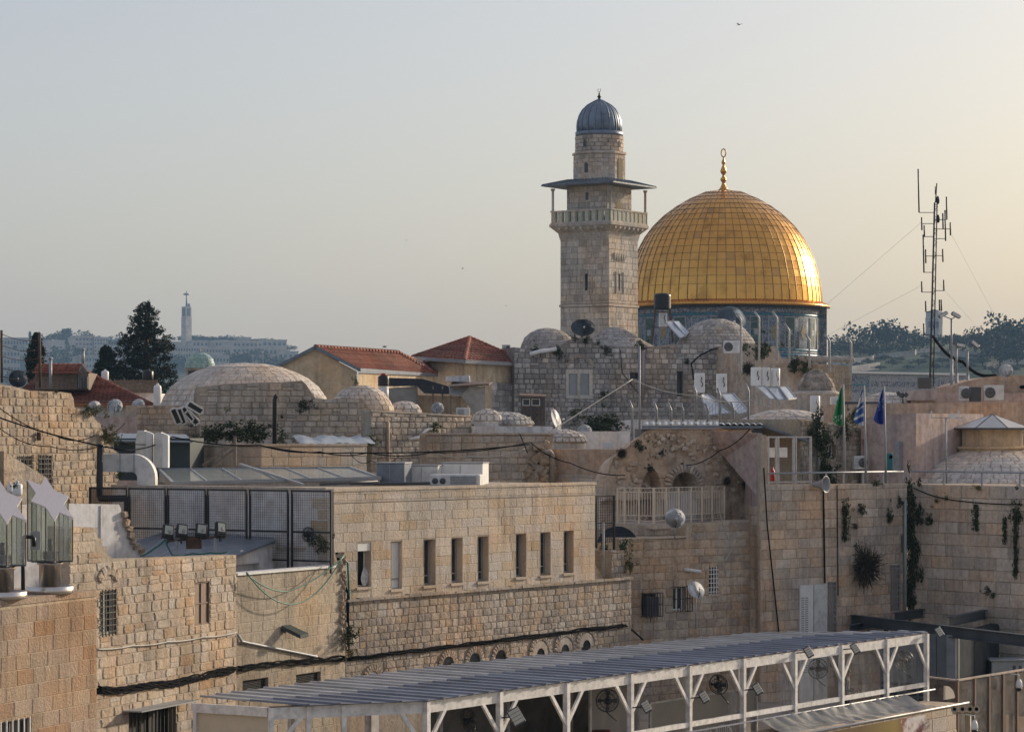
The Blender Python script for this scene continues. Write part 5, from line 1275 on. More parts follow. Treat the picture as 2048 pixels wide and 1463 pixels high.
for a, b, nm in ((le, pk_, 'verge'), (pk_, re, 'verge'), (re, ree, 'gutter')):
    mb = MB(); mb.bar(a+Vector((0,-.12,-.03)), b+Vector((0,-.12,-.03)), .14, .16); mb.build(nm, BLUEGREY, gh)
db = thing('roof_debris', 'heap of torn pale sheeting lying on the damaged red roof', 'debris', P(805, 735, 140))
for k in range(16):
    x, y = R.uniform(760,838), R.uniform(722,737); p = P(x, y, 140.2+(x-720)*.055); mb = MB(Matrix.Translation(p) @ Matrix.Rotation(R.uniform(-.5,.5), 4, 'Y') @ Matrix.Rotation(R.uniform(-.5,.5), 4, 'Z'))
    w = R.uniform(.2,.7); mb.add([(-w,-.1,0),(w,-.15,.05),(w*.8,.25,.12),(0,.3,.2),(-w*.8,.2,.05)], [(0,1,2,3,4)]); mb.build('sheet_piece', GREY if k % 3 else WOOD, db)
# second house
h2 = thing('hip_roofed_house', 'cream house with a red pyramid roof beside the old grey building', 'house', P(930, 800, 147))
ap, ec, el, er, ebk = P(939,675,150.5), P(929,721,146), P(823,714,149.5), P(1062,728,150), P(960,716,157)
tiled_plane(h2, el, ec, ap, ap, 11, .3); tiled_plane(h2, ec, er, ap, ap, 11, .3); tiled_plane(h2, er, ebk, ap, ap, 6); tiled_plane(h2, ebk, el, ap, ap, 6)
ridge_tiles(h2, ap, ec, 14); ridge_tiles(h2, ap, el, 14); ridge_tiles(h2, ap, er, 16)
mb = MB()
def vq(a, b, z0): mb.quad(a, b, Vector((b.x,b.y,z0)), Vector((a.x,a.y,z0)))
dz = Vector((0,0,-.12)); vq(el+Vector((.3,.2,-.12)), ec+Vector((0,.25,-.12)), 28); mb.build('left_wall', PL_CREAM, h2); mb = MB(); vq(ec+Vector((0,.25,-.12)), er+Vector((-.2,.2,-.12)), 28); mb.build('right_wall', PL_CREAM, h2)
for a, b in ((el, ec), (ec, er)): mb = MB(); mb.bar(a+Vector((0,-.1,-.05)), b+Vector((0,-.1,-.05)), .15, .18); mb.build('gutter', GREY, h2)
HS = Frame((975, 147.8), (1062, 149.8)); HS.M = HS.M @ Matrix.Translation((0,-.02,0))
ml = []
wall(h2, None, None, Z(765,148), 28, S_GREY, MORTAR_G, (.28,.34), (.4,.6), 'flat', thick=.2, fr=HS, joint=.02, seed=9, corename='lower_wall')
# --- shack with tarpaulins, tank
sk2 = thing('tarpaulin_shack', 'rooftop shack of poles hung with black and grey tarpaulins', 'shack', P(850, 830, 122))
for nm, q, m_ in [('black_tarpaulin',[(772,755,122),(845,757,121.6),(900,773,121.5),(898,788,121.4),(848,786,121.3),(834,772,121.5),(772,772,121.8)],BLACKP),('grey_tarpaulin',[(776,776,121.9),(832,772,121.7),(839,800,121.6),(836,822,121.6),(800,822,121.7),(778,806,121.9)],pm("grey_net", (.26,.26,.25), .8)),
                  ('silver_tarpaulin',[(897,770,121.4),(938,768,121.4),(938,792,121.2),(899,790,121.2)],GREY),('hanging_curtain',[(922,790,121.2),(942,770,121),(971,775,121),(968,826,121),(948,828,121.2)],pm("grey_curtain", (.34,.33,.31), .8, var=.3, scale=3))]:
    mb = MB(); mb.prism([P(*v) for v in q], (0,.05,0)); mb.build(nm, m_, sk2)
mb = MB(); mb.prism([P(835,790,122.2), P(935,792,122), P(935,828,122), P(835,828,122.2)], (0,.2,0)); mb.build('block_infill', S_BLOCK, sk2)
for x in (834,866,885,902,920,968): mb = MB(); mb.bar(P(x,772 if x<960 else 772,121.5), P(x,830,121.5), .07); mb.build('pole', WOOD, sk2)
mb = MB(); mb.prism([P(900,772,121), P(978,767,120.5), P(985,763,124), P(905,762,125)], (0,0,-.06)); mb.build('tin_roof', RUST, sk2)
mb = MB(); mb.prism([P(890,762,123), P(940,764,123), P(938,750,123), P(892,752,123)], (0,1.5,0)); mb.build('concrete_box', PL_WHITE, sk2)
wt = thing('water_tank', 'black water tank with a red lid standing on a white cylinder', 'tank', P(767, 800, 119))
p = P(767, 805, 119); r_ = px(10.8, 119)
mb = MB(); mb.lathe([(r_*.95,0),(r_*.95,Z(772,119)-p.z)], 18, p); mb.build('white_cylinder', DIRTY_WHITE, wt)
mb = MB(); z0, z1 = Z(772,119)-p.z+.01, Z(750,119)-p.z; mb.lathe([(r_,z0),(r_*1.06,z0+.05),(r_*1.0,z0+.12),(r_*1.06,z0+.2),(r_,z0+.28),(r_*1.05,z0+.36),(r_*.9,z1-.03),(r_*.5,z1)], 18, p); mb.build('tank_body', BLACKP, wt)
mb = MB(); mb.lathe([(r_*.55,z1-.01),(r_*.55,z1+.06),(r_*.2,z1+.09)], 14, p); mb.build('lid', pm("red_lid", (.35,.04,.03), .5), wt)
# --- turquoise dome
td = thing('turquoise_domed_turret', 'small turret with a pale turquoise tiled dome before the far hills', 'building', P(400, 760, 165)); D = 165
stone_dome(td, P(400, 736, D), dome_prof([(30,736),(29,728),(25.5,718),(18,710),(9,706),(0,705)], 0, D), stone_mat("turquoise_tile", [(.34,.48,.46),(.28,.42,.41),(.40,.54,.51)], stain=.3, grain=3, bump=.1, rough=.5), pm("turquoise_shell", (.20,.30,.30), .6), .14, (.14,.16), .02, 250, 'flat', .012, seed=7, n=32)
mb = MB(); mb.lathe([(px(28,D),-6),(px(28,D),0),(px(31.5,D),.02),(px(31.5,D),.12)], 8, P(400,737,D)-Vector((0,0,.1)), smooth=False); mb.build('drum', S_MID, td)
mb = MB(); mb.tube([P(400,706,D), P(400,697,D)], .05, 6); mb.build('finial', STEEL, td)
mb = MB(); p = P(383,755,D-1.05); mb.box(p.x-.2,p.x+.2,p.y-.02,p.y+.02,p.z-.4,p.z+.42); mb.build('arched_opening', GLASS_D, td)
# --- fence, boiler and tank by the big tree
rf = thing('reed_fence', 'brown reed rooftop fence in front of the big dark conifer', 'fence', P(260, 785, 150))
for k in range(46):
    x = 216+98*k/45; mb = MB(); p = P(x,786,150); h = px(R.uniform(25,29),150); mb.box(p.x-.018,p.x+.018,149.98,150.02,p.z,p.z+h); mb.build('reed', WOOD, rf)
mb = MB(); mb.bar(P(215,764,150.06), P(315,763,150.06), .06); mb.bar(P(215,780,150.06), P(315,780,150.06), .06); mb.build('rail', WOOD, rf)
mb = MB(); mb.box(P(210,0,152).x, P(320,0,152).x, 150.2, 156, 20, Z(785,150)); mb.build('base_wall', PL_WHITE, rf)
def cyl_tank(x, yt, yb, hw, D, lb, m_, nm='water_tank', cat='tank'):
    t = thing(nm, lb, cat, P(x, yb, D)); p = P(x, yb, D); r_ = px(hw, D); h = Z(yt, D)-p.z; mb = MB()
    mb.lathe([(r_*.94,0),(r_,.04),(r_,h*.85),(r_*.85,h*.95),(r_*.4,h)], 18, p); mb.build('body', m_, t)
    mb = MB(); mb.lathe([(r_*.3,h),(r_*.3,h+.07)], 10, p); mb.build('cap', m_, t); return t
cyl_tank(296, 740, 760, 11, 149, 'black water tank above the reed fence', BLACKP); cyl_tank(210, 741, 760, 7.5, 149, 'small white boiler left of the reed fence', WHITE)
cyl_tank(315, 769, 812, 8, 123, 'white boiler cylinder at the left foot of the wide dome', WHITE)
cyl_tank(35, 966, 990, 10, 73, 'white plastic bucket beside the star lanterns', WHITE, 'bucket', 'bucket'); cyl_tank(20, 968, 984, 6, 74, 'smaller white plastic pot beside the white bucket', WHITE, 'bucket', 'bucket')
# --- satellite dishes
def make_dish(x, y, r_px, D, az, el_, label, m_=DISH, pole=None, squash=1.0, rim=None):
    """az: radians to the right (positive) of facing the camera; el_: tilt up"""
    p = P(x, y, D); r_ = px(r_px, D); t = thing('satellite_dish', label, 'satellite dish', p, az)
    M0 = ROOTM[t.name] @ Matrix.Rotation(-el_, 4, 'X') @ Matrix.Rotation(math.pi/2, 4, 'X') @ Matrix.Diagonal((1, squash, 1, 1))
    pr = [(r_*q, r_*.15*q*q) for q in (0.0001,.2,.4,.6,.8,.95,1.0)]
    mb = MB(M0); mb.lathe([(a, b-.11*r_) for a, b in pr], 28); mb.lathe([(r_, .04*r_),(r_*1.015,.035*r_),(r_*1.015,-.0*r_)], 28); mb.build('reflector', m_, t)
    mb = MB(M0); mb.tube([(0,-r_*.9,.0),(0,-r_*.75,r_*.45),(0,-r_*.25,r_*.72)], max(.012, r_*.03), 5); mb.build('feed_arm', BLACK, t)
    mb = MB(M0); mb.lathe([(r_*.05,0),(r_*.08,r_*.06),(r_*.08,r_*.2)], 8, (0,-r_*.22,r_*.6)); mb.build('feed_horn', DISH, t)
    mb = MB(M0); mb.cbox((0,0,-r_*.22), (r_*.35,r_*.35,r_*.2)); mb.build('mount', DGREY, t)
    if pole: mb = MB(); q = p+Vector((0,r_*.25,0)); mb.tube([q, Vector((q.x,q.y,Z(pole,D)))], max(.025, r_*.06), 6); mb.build('pole', STEEL, t)
    return t
for a in [(190,814,13.5,121,.35,.35,'leftmost of three pale dishes below the red hipped roof',DISH,835),(230,812,15.5,121,.0,.4,'middle of three pale dishes below the red hipped roof',DISH,835),(276,810,14,121,-.3,.4,'rightmost of three pale dishes below the red hipped roof',DISH,835),
          (36,757,18,118,.2,.3,'dark dish behind the old stone house at the left edge',DISH_D,800),(1166,655,24,149,.1,.25,'large dark mesh dish on the old grey building before the minaret',DISH_D,680),
          (1462,642,30,165,.2,.2,'grey-blue dish half hidden behind the large rooftop dome',pm("dish_bluegrey", (.20,.25,.30), .6),670),(1169,863,15,115,-.1,.3,'round white dish below the dark creeper in mid-picture',DISH,885),
          (875,816,12.5,112,-.15,.3,'white dish with a small blue mark above the coped wall',DISH,834),(1350,1036,20.5,87.4,.12,.25,'round grey dish standing on the terrace wall before the cream railing',DISH,1076),(2012,741,14,117,-.2,.3,'white dish on the pink roof at the right edge',DISH,775),
          (1235,1094,42,88.15,.05,.03,'large black half-hidden dish beside the limestone building corner',DISH_D,1110),(1392,1179,18.5,86.6,.5,.5,'white dish on a thin pole above the pergola roof',DISH,1258),(1112,838,21,117,1.15,.3,'large tilted dish seen nearly edge-on before the old grey building',DISH,870)]:
    make_dish(*a[:7], m_=a[7], pole=a[8], squash=.72 if a[0] == 1166 else 1)
mb = MB(); p = P(876,810,111.6); mb.box(p.x-.11,p.x+.08,p.y-.01,p.y,p.z-.03,p.z+.03); 
# small roofs and plastered domes in mid centre
for x, ya, hw, yb, D, lb in [(1004,825,62,850,112,'pitted grey plaster dome left of the caged balcony'),(1122,860,52,885,109,'flat plastered dome above the pink wall'),(975,820,28,842,111,'pale plaster hump beside the coped wall end')]:
    t = thing('plaster_dome', lb, 'dome', P(x, yb, D)); mb = MB(); p = P(x, yb, D); n = 32; pr = [(px(hw,D)*math.cos(a), (Z(ya,D)-p.z)*math.sin(a)) for a in [k*math.pi/2/8 for k in range(9)]]
    stone_dome(t, p, [(max(a_, .0), b_) for a_, b_ in pr], S_DOME if x != 1004 else S_GREY, RUBCORE, .2, (.18,.34), .06, 120, 'rubble', .02, seed=int(x)); mb.lathe([(pr[0][0]*.98, -2)] + [(a_*.97, b_*.97) for a_, b_ in pr], n, p); mb.v = [tuple(Vector(v)+Vector((0,0,.08*mnoise.fractal((v[0]*1.5,v[1]*1.5,v[2]*1.5), 1, 2, 3)))) for v in mb.v]; mb.build('shell', RUBCORE if x == 1004 else S_DOME, t)
rs = thing('flat_roof_block', 'low plastered roof block in front of the old grey building', 'building', P(1000, 870, 116))
mb = MB(); mb.box(P(930,0,114).x, P(1260,0,114).x, 114, 146, 26, Z(862,114)); mb.build('body', PL_WHITE, rs)
mb = MB(); mb.box(P(960,0,118).x, P(1062,0,118).x, 118, 122, 26, Z(833,118)); mb.build('upper_step', S_MID, rs)
mb = MB(); mb.box(P(945,0,110).x, P(1105,0,110).x, 109.6, 113.9, 26, Z(852,110)); mb.build('front_step', PL_WHITE, rs)
cg = thing('caged_balcony', 'dark caged balcony with a window and rusty grating at the old grey building', 'balcony', P(1065, 850, 132))
D = 132; mb = MB(); mb.box(P(1042,0,D).x, P(1090,0,D).x, D, D+2, Z(850,D), Z(795,D)); mb.build('enclosure', DGREY, cg)
mb = MB(); mb.prism([P(1038,790,D-.5), P(1092,792,D-.5), P(1092,788,D+2), P(1040,786,D+2)], (0,0,-.08)); mb.build('roof', RUST, cg)
for x0, x1 in ((1045,1060),(1063,1080)): mb = MB(); mb.box(P(x0,0,D).x, P(x1,0,D).x, D-.06, D-.01, Z(811,D), Z(797,D)); wq = mb.build('window', WHITE, cg); mb = MB(); mb.box(P(x0+1.5,0,D).x, P(x1-1.5,0,D).x, D-.07, D-.061, Z(809.5,D), Z(798.5,D)); mb.build('pane', GLASS_D, wq)
for k in range(6): mb = MB(); mb.bar(P(1046+8*k,813,D-.3), P(1046+8*k,849,D-.3), .05); mb.build('grating_bar', RUST, cg)
for y in (813,824,836,849): mb = MB(); mb.bar(P(1044,y,D-.3), P(1089,y,D-.3), .05); mb.build('grating_rail', RUST, cg)
mb = MB(); mb.cbox(tuple(P(926,824,111)), (.55,.4,.36), .02); p = P(926,824,111); o_ = thing('air_conditioner', 'small white air conditioner on the coped wall beside the hanging curtain', 'air conditioner', p); mb.build('casing', DIRTY_WHITE, o_)
mb = MB(); 
for k in range(6): mb.box(p.x-.22,p.x+.05,p.y-.215,p.y-.2,p.z-.13+.045*k,p.z-.105+.045*k)
mb.build('grille', GREY, o_)
for k, (x, y, r_) in enumerate([(1180,846,.42),(1205,850,.5),(1230,848,.4),(1150,825,.2),(1215,838,.3)]): plant(P(x, y, 124), r_, 'dark', 'dark creeper sprawling at the foot of the old grey building', 'creeper below the old grey building', name='creeper', sc3=(1.2,1,.8))
# ================================================================== OLD GREY BUILDING, MINARET, GOLDEN DOME
ob = thing('old_grey_building', 'old grey rubble-stone building with shuttered arched window and rooftop domes', 'building', P(1060, 870, 150))
OB = Frame((1028, 148.5), (1512, 152))
ow1 = OB.rect(1137,747,1154,790)+(.12,); ow2 = OB.rect(1160,747,1178,790)+(.12,); ow3 = OB.rect(1260,745,1277,757)+(.3,); ow4 = OB.rect(1354,742,1366,792)+(.3,)
sur = OB.rect(1131,738,1185,797)
wall(ob, None, None, 35, 26, S_GREY, MORTAR_G, (.21,.31), (.24,.5), 'rubble', [ow1,ow2,ow3,ow4], thick=9, joint=.03, depth=.05, seed=131, fr=OB, zs=28.8, keep=[sur],
     top=[(1028,694),(1062,698),(1110,703),(1122,692),(1137,680),(1155,676),(1172,675),(1184,681),(1192,688),(1225,692),(1275,694),(1330,692),(1350,688),(1400,686),(1450,686),(1512,688)], cap=300)
SURR = stone_mat("pale_window_surround", [(.50,.47,.42),(.50,.47,.42)], stain=.3, grain=6, bump=.1)
mb = MB(OB.M)
for r_ in subtract(sur, ow1):
    for q in subtract(r_, ow2): mb.box(q[0], q[1], -.05, .02, q[2], q[3])
mb.build('window_surround', SURR, ob)
SHUT = pm("pale_blue_shutter", (.42,.46,.46), .6, var=.15)
for o in (ow1, ow2):
    w = window(ob, OB, o, SHUT, SHUT, nx=1, nzv=1, fw=.06)
    mb = MB(OB.M)
    for k in range(22): z = o[2]+.07+(o[3]-o[2]-.14)*k/22; mb.box(o[0]+.06, o[1]-.06, .04, .075, z, z+.03)
    mb.build('shutter_slats', SHUT, w)
for o in (ow3, ow4): window(ob, OB, o, DGREY, GLASS_D, nx=1, nzv=1, fw=.05)
voussoirs(ob, OB, 1158, 740, .66, .90, 21, S_MID, a0=.25, a1=math.pi-.25, depth=.13, cap=420)
def rdome(x, D, hw, lb, mat, core, rh, sl, cap, nm='rooftop_dome', sx=1.0):
    t = thing(nm, lb, 'dome', P(x, hw[0][1], D)); stone_dome(t, P(x, hw[0][1], D), dome_prof(hw, 0, D), mat, core, rh, sl, .03, cap, 'rough', .02, seed=int(x)); return t
S_DOMEG = stone_mat("grey_dome_paving", [(.46,.43,.39),(.40,.37,.34),(.52,.48,.44),(.35,.33,.30)], stain=.5, grain=4, bump=.6)
rdome(1095, 155, [(54,700),(52,690),(46,677),(36,667),(20,659),(8,657),(0,656.5)], 'grey rooftop dome left of the dark mesh dish', S_DOMEG, S_DOMEG, .26, (.26,.4), 0)
rdome(1228, 157, [(100,702),(82,694),(62,684),(42,671),(28,661),(14,656),(0,654)], 'wide flattened grey rooftop dome at the foot of the minaret', S_DOMEG, S_DOMEG, .26, (.26,.4), 0)
rdome(1432, 156, [(84,696),(79,688),(70,674),(57,659),(40,647),(20,640),(0,638)], 'largest grey rooftop dome in front of the golden dome', S_DOMEG, S_DOMEG, .22, (.22,.36), 120)
rdome(1632, 131, [(40,786),(38,778),(33,764),(24,750),(12,741),(0,738)], 'small pointed mottled dome below the golden dome drum', stone_mat("mottled_dome", [(.30,.27,.23),(.22,.20,.17),(.36,.32,.28)], stain=.8, grain=3, bump=.8, stain_scale=1.5), RUBCORE, .25, (.25,.4), 60)
dr = thing('low_dome_base', 'squat plastered base under the small pointed dome', 'building', P(1632, 800, 131)); mb = MB(); mb.lathe([(px(43,131),-3),(px(43,131),.02),(px(46,131),.04),(px(46,131),.16),(px(40,131),.2)], 24, P(1632,790,131)); mb.build('base', S_MID, dr)
o2b = thing('brown_ruined_wall', 'brown weed-grown broken wall under the golden dome drum', 'wall', P(1510, 800, 147)); OC = Frame((1509, 147.5), (1704, 150))
wall(o2b, None, None, 34, 27, S_WARMRUB, RUBCORE, (.26,.34), (.35,.6), 'rough', thick=6, joint=.02, depth=.03, seed=132, fr=OC, zs=30.5, top=[(1509,689),(1529,691),(1552,692),(1560,706),(1562,716),(1590,719),(1620,718),(1622,727),(1704,731)], keep=[(-1,OC.u(1600),30,40)])
mb = MB(); vs = []
for i in range(40):
    x = 1592+112*i/39; vs.append(OC.at(x, 722+4*mnoise.noise((i*.7,0,0))-4, .12))
mb.tube(vs, [.18+.09*mnoise.noise((i*1.3,2,0)) for i in range(40)], 7); mb.build('collapsed_top', S_GREY, o2b)
for x, y, r_, k in [(1530,692,.2,'shrub'),(1485,695,.25,'shrub'),(1518,700,.45,'dark'),(1560,690,.12,'shrub'),(1492,738,.45,'twig'),(1585,722,.3,'dark'),(1607,740,.35,'shrub'),(1583,735,.3,'dark'),(1610,723,.25,'dry')]:
    plant(OC.at(x, y, .2), r_, k, 'green weed clump on the brown broken wall', 'weeds on the brown broken wall')
for x, y, r_ in [(1115,706,.3),(1172,680,.22),(1070,697,.2),(1148,676,.15),(1280,692,.3),(1195,684,.15),(1212,700,.2),(1207,790,.22),(1372,722,.15)]:
    plant(OB.at(x, y, .15), r_, 'dark', 'dark weed clump on the old grey building', 'weeds on the old grey building')
for nm, pts, r_, m_, lb in [('drainpipe',[(1057,708,.3),(1075,703,.4),(1110,698,.2)],.11,WHITE,'sloping white drainpipe under the old grey building roof'),('drainpipe',[(1283,700,.3),(1283,800,.3)],.09,pm("pinkgrey_pipe", (.30,.26,.27), .6),'vertical pink-grey drainpipe on the old grey building')]:
    tag(MB().tube([OB.at(*q) for q in pts], r_, 8).build(nm, m_, at=OB.at(*pts[0])), lb, 'pipe')

# --- minaret
TH = math.radians(33.5); DM = 190.0
mi = thing('minaret', 'square stone minaret with roofed gallery and ribbed lead dome', 'tower', (P(1200,865,DM).x, DM+2.0, 20), -TH)
w_m = px(114, DM-1); hm = w_m/2
fc = P(1217, 865, DM-.6)                                   # nearest shaft corner
ex, ey = Vector((math.cos(TH), -math.sin(TH), 0)), Vector((math.sin(TH), math.cos(TH), 0))
cen = Vector((fc.x, fc.y, 0)) - ex*hm + ey*hm
MI = Matrix.Translation(cen) @ Matrix.Rotation(-TH, 4, 'Z')
mi.location = (cen.x, cen.y, 20); ROOTM[mi.name] = Matrix.Translation((cen.x, cen.y, 20)) @ Matrix.Rotation(-TH, 4, 'Z')
def zM(y): return Z(y, DM)
class LF2(Frame):
    def __init__(s, M, L): s.M = M; s.L = L
def mface(side, half, ext): # side 0: left face (-y), 1: right face (+x)
    return LF2(MI @ Matrix.Translation((-half, -half, 0)), 2*half) if side == 0 else LF2(MI @ Matrix.Rotation(math.pi/2, 4, 'Z') @ Matrix.Translation((-half, -half, 0)), 2*half)
k_ = 0
zs_, zt2 = zM(700), zM(474); led = zM(612)
for side in (0, 1, 2, 3):
    fr_ = LF2(MI @ Matrix.Rotation(math.pi/2*side, 4, 'Z') @ Matrix.Translation((-hm, -hm, 0)), 2*hm)
    u = hm*1.08 if side == 0 else hm*.72
    op = [(u-.11, u+.11, zM(580), zM(547), .5)] if side < 2 else []
    nic = [(hm*.45, hm*1.62, zM(588), zM(505), 0)] if side == 0 else []
    wall(mi, None, None, zt2, 20, S_MINA, MORTAR_G, (.40,.46), (.35,.75), 'flat', op, thick=.5, joint=.02, depth=.02, seed=140+side, fr=fr_, zs=zs_, stones=side < 2, keep=[(0,2*hm,led-.02,led+.2)], cap=150 if side == 0 else 280)
    for o in op:
        mb = MB(fr_.M); mb.box(o[0], o[1], .3, .34, o[2], o[3]); mb.build('slit', GLASS_D, mi)
        for a in (o[0]-.42, o[1]+.34): mb = MB(fr_.M); mb.lathe([(.06,0),(.06,zM(545)-zM(585)),(.09,zM(545)-zM(585)+.1)], 8, (a+.04, -.03, zM(586))); mb.build('colonnette', SURR, mi)
    if side == 1:
        for q in range(5):
            mb = MB(fr_.M); c = hm*.72-.62+.31*q; mb.prism([(c-.12,-.12,zM(505)),(c+.12,-.12,zM(505)),(c+.12,-.12,zM(512)),(c,-.06,zM(522)),(c-.12,-.12,zM(512))], (0,.13,0)); mb.build('muqarnas', SURR, mi)
    mb = MB(fr_.M); mb.box(-.06, 2*hm+.06, -.08, 0, led, led+.16); mb.build('string_course', S_MINA, mi)
# corbelled balcony
hb = px(184, DM)/2*1.0; hb = hm*1.26
mb = MB(MI)
def sq(h, z): return [(-h,-h,z),(h,-h,z),(h,h,z),(-h,h,z)]
def loft(mb, rings, caps=True):
    vs = [p for r_ in rings for p in r_]; n = len(rings[0]); fs = []
    for i in range(len(rings)-1): fs += [(i*n+j, i*n+(j+1)%n, i*n+n+(j+1)%n, i*n+n+j) for j in range(n)]
    if caps: fs += [tuple(range(n-1,-1,-1)), tuple(range((len(rings)-1)*n, len(rings)*n))]
    mb.add(vs, fs)
loft(mb, [sq(hm+.01, zM(478)), sq(hm+.05, zM(474)), sq(hm*1.06, zM(464)), sq(hb, zM(452)), sq(hb+.06, zM(451)), sq(hb+.06, zM(446))]); mb.build('corbelled_slab', S_MINA, mi)
for side in (0, 1):
    fr_ = LF2(MI @ Matrix.Rotation(math.pi/2*side, 4, 'Z') @ Matrix.Translation((-hb, -hb, 0)), 2*hb)
    for k in range(7):
        u = 2*hb*(.14+.72*k/6); mb = MB(fr_.M); mb.prism([(u-.11,.0,zM(451)),(u-.11,.02,zM(457)),(u-.11,.35,zM(463)),(u-.11,.72,zM(472)),(u-.11,.9,zM(452))], (.22,0,0)); mb.build('corbel', S_MINA, mi)
    zq0, zq1 = zM(446), zM(419)
    mb = MB(fr_.M); mb.box(0, 2*hb, 0, .12, zq0, zq0+.12); mb.box(0, 2*hb, -.02, .14, zq1-.1, zq1); mb.build('balcony_rail', S_MINA, mi)
    GRN = bpy.data.materials.get("green_baluster") or pm("green_baluster", (.22,.26,.14), .6)
    n = 9
    for k in range(n):
        a = 2*hb*k/n
        if k % 1 == 0: mb = MB(fr_.M); mb.box(a+.05, a+2*hb/n-.16, .03, .09, zq0+.12, zq1-.1); mb.build('balcony_panel', SURR, mi)
        mb = MB(fr_.M); mb.box(a+2*hb/n-.12, a+2*hb/n-.02, .0, .11, zq0+.12, zq1-.1); mb.build('baluster', GRN, mi)
# gallery chamber
hc = px(131, DM)/2/1.385
for side in range(4):
    fr_ = LF2(MI @ Matrix.Rotation(math.pi/2*side, 4, 'Z') @ Matrix.Translation((-hc, -hc, 0)), 2*hc)
    wall(mi, None, None, zM(364), zM(446), S_WARMRUB if False else S_MINA, MORTAR_G, (.34,.4), (.35,.6), 'flat', thick=.3, joint=.02, depth=.02, seed=150+side, fr=fr_, stones=side < 2, cap=430)
fr0 = LF2(MI @ Matrix.Translation((-hc, -hc, 0)), 2*hc); fr1 = LF2(MI @ Matrix.Rotation(math.pi/2, 4, 'Z') @ Matrix.Translation((-hc, -hc, 0)), 2*hc)
mb = MB(fr0.M); mb.box(hc*.95, hc*1.08, -.03, .0, zM(398), zM(383)); mb.build('slit', GLASS_D, mi)
mb = MB(fr1.M); u = hc*.95; mb.add([(u-.36,-.03,zM(420)),(u+.36,-.03,zM(420)),(u+.36,-.03,zM(404)),(u,-.03,zM(395)),(u-.36,-.03,zM(404))], [(0,1,2,3,4)]); mb.build('pointed_doorway', GLASS_D, mi)
# canopy roof with posts
hr = px(199, DM)/2/1.0*.855
for q in (-1, 1):
    for s in (-1, 1):
        mb = MB(MI); mb.lathe([(.14,0),(.09,.1),(.085,zM(374)-zM(420)-.2),(.16,zM(374)-zM(420)-.05),(.16,zM(374)-zM(420))], 10, (q*hb*.95, s*hb*.95, zM(420))); mb.build('canopy_post', S_MINA, mi)
LEAD = pm("lead_sheet", (.15,.175,.205), .5, .25, var=.3, scale=2)
mb = MB(MI); loft(mb, [sq(hr, zM(369.5)), sq(hr, zM(366.5)), sq(hc*.98, zM(355))]); mb.build('canopy_roof', LEAD, mi)
for q in range(-6, 7):
    for (a, b) in (((hr*q/6.2, -hr, zM(366.3)), (hc*.95*q/6.2, -hc*.98, zM(354.8))), ((hr, hr*q/6.2, zM(366.3)), (hc*.98, hc*.95*q/6.2, zM(354.8)))):
        mb = MB(MI); mb.bar(a, b, .06, .07); mb.build('lead_seam', LEAD, mi)
# drums: polygonal then round
c0 = (0, 0, 0); r1_ = px(51, DM)
mb = MB(MI); mb.lathe([(r1_*1.05, zM(362)),(r1_*1.02, zM(306)),(r1_*1.09, zM(304)),(r1_*1.09, zM(300)),(r1_*.96, zM(298))], 8, c0, smooth=False, a0=math.pi/8, a1=math.pi/8+2*math.pi); mb.build('octagonal_drum', S_MINA, mi)
mb = MB(MI); mb.lathe([(px(47,DM), zM(299)),(px(46.5,DM), zM(266))], 32, c0); mb.build('round_drum', S_MINA, mi)
out = []
rr_ = random.Random(5)
for (zb3, zt3, rad, poly, rows) in ((zM(361), zM(307), r1_*1.0, 8, 7), (zM(298), zM(267), px(46.8,DM), 0, 4)):
    h = (zt3-zb3)/rows
    for k in range(rows):
        if poly:
            ap_ = r1_*1.035*math.cos(math.pi/8); sl_ = 2*ap_*math.tan(math.pi/8)
            for f_ in range(8):
                m0 = MI @ Matrix.Rotation(math.pi/4*f_, 4, 'Z'); u = -sl_/2
                while u < sl_/2-.05:
                    w = min(rr_.uniform(.3,.6), sl_/2-u); out.append((m0 @ Matrix.Translation((u+w/2, -ap_+.01, zb3+h*(k+.5))) @ Matrix.Diagonal((w-.02,.03,h-.02,1)), .1 if 1 < f_ < 6 else 2)); u += w
        else:
            n = 15
            for j in range(n):
                a = 2*math.pi*(j+k*.37)/n; out.append((MI @ Matrix.Rotation(a, 4, 'Z') @ Matrix.Translation((0,-rad,zb3+h*(k+.5))) @ Matrix.Diagonal((2*math.pi*rad/n-.03,.05,h-.02,1)), 1))
put_stones(mi, out, 'flat', S_MINA, 520)
def mwin(ang, rad, y0, y1, hw, nm='window'):
    m0 = MI @ Matrix.Rotation(ang, 4, 'Z'); mb = MB(m0); mb.add([(-hw,-rad,zM(y1)),(hw,-rad,zM(y1)),(hw,-rad,zM(y0)-.12),(0,-rad,zM(y0)),(-hw,-rad,zM(y0)-.12)], [(0,1,2,3,4)]); mb.build(nm, GLASS_D, mi)
ap_ = r1_*1.035*math.cos(math.pi/8)
mwin(-.08, px(46.8,DM)+.10, 276, 291, .12); mwin(1.53, px(46.8,DM)+.08, 277, 291, .12); mwin(0, ap_+.05, 322, 343, .14); mwin(math.pi/2, ap_+.06, 312, 358, .3)
DLEAD = pm("ribbed_lead_dome", (.17,.215,.275), .45, .25, var=.4, scale=1.5)
prof = [(px(48,DM), zM(266)),(px(48.5,DM), zM(264)),(px(48.5,DM), zM(258)),(px(43,DM), zM(257)),(px(43.5,DM), zM(246)),(px(42.5,DM), zM(236)),(px(39,DM), zM(224)),(px(33,DM), zM(213)),(px(24,DM), zM(204)),(px(14,DM), zM(198)),(px(6,DM), zM(193.5)),(px(2.5,DM), zM(190))]
mb = MB(MI); mb.lathe(prof[:4], 40, c0); mb.build('dome_ring', DLEAD, mi)
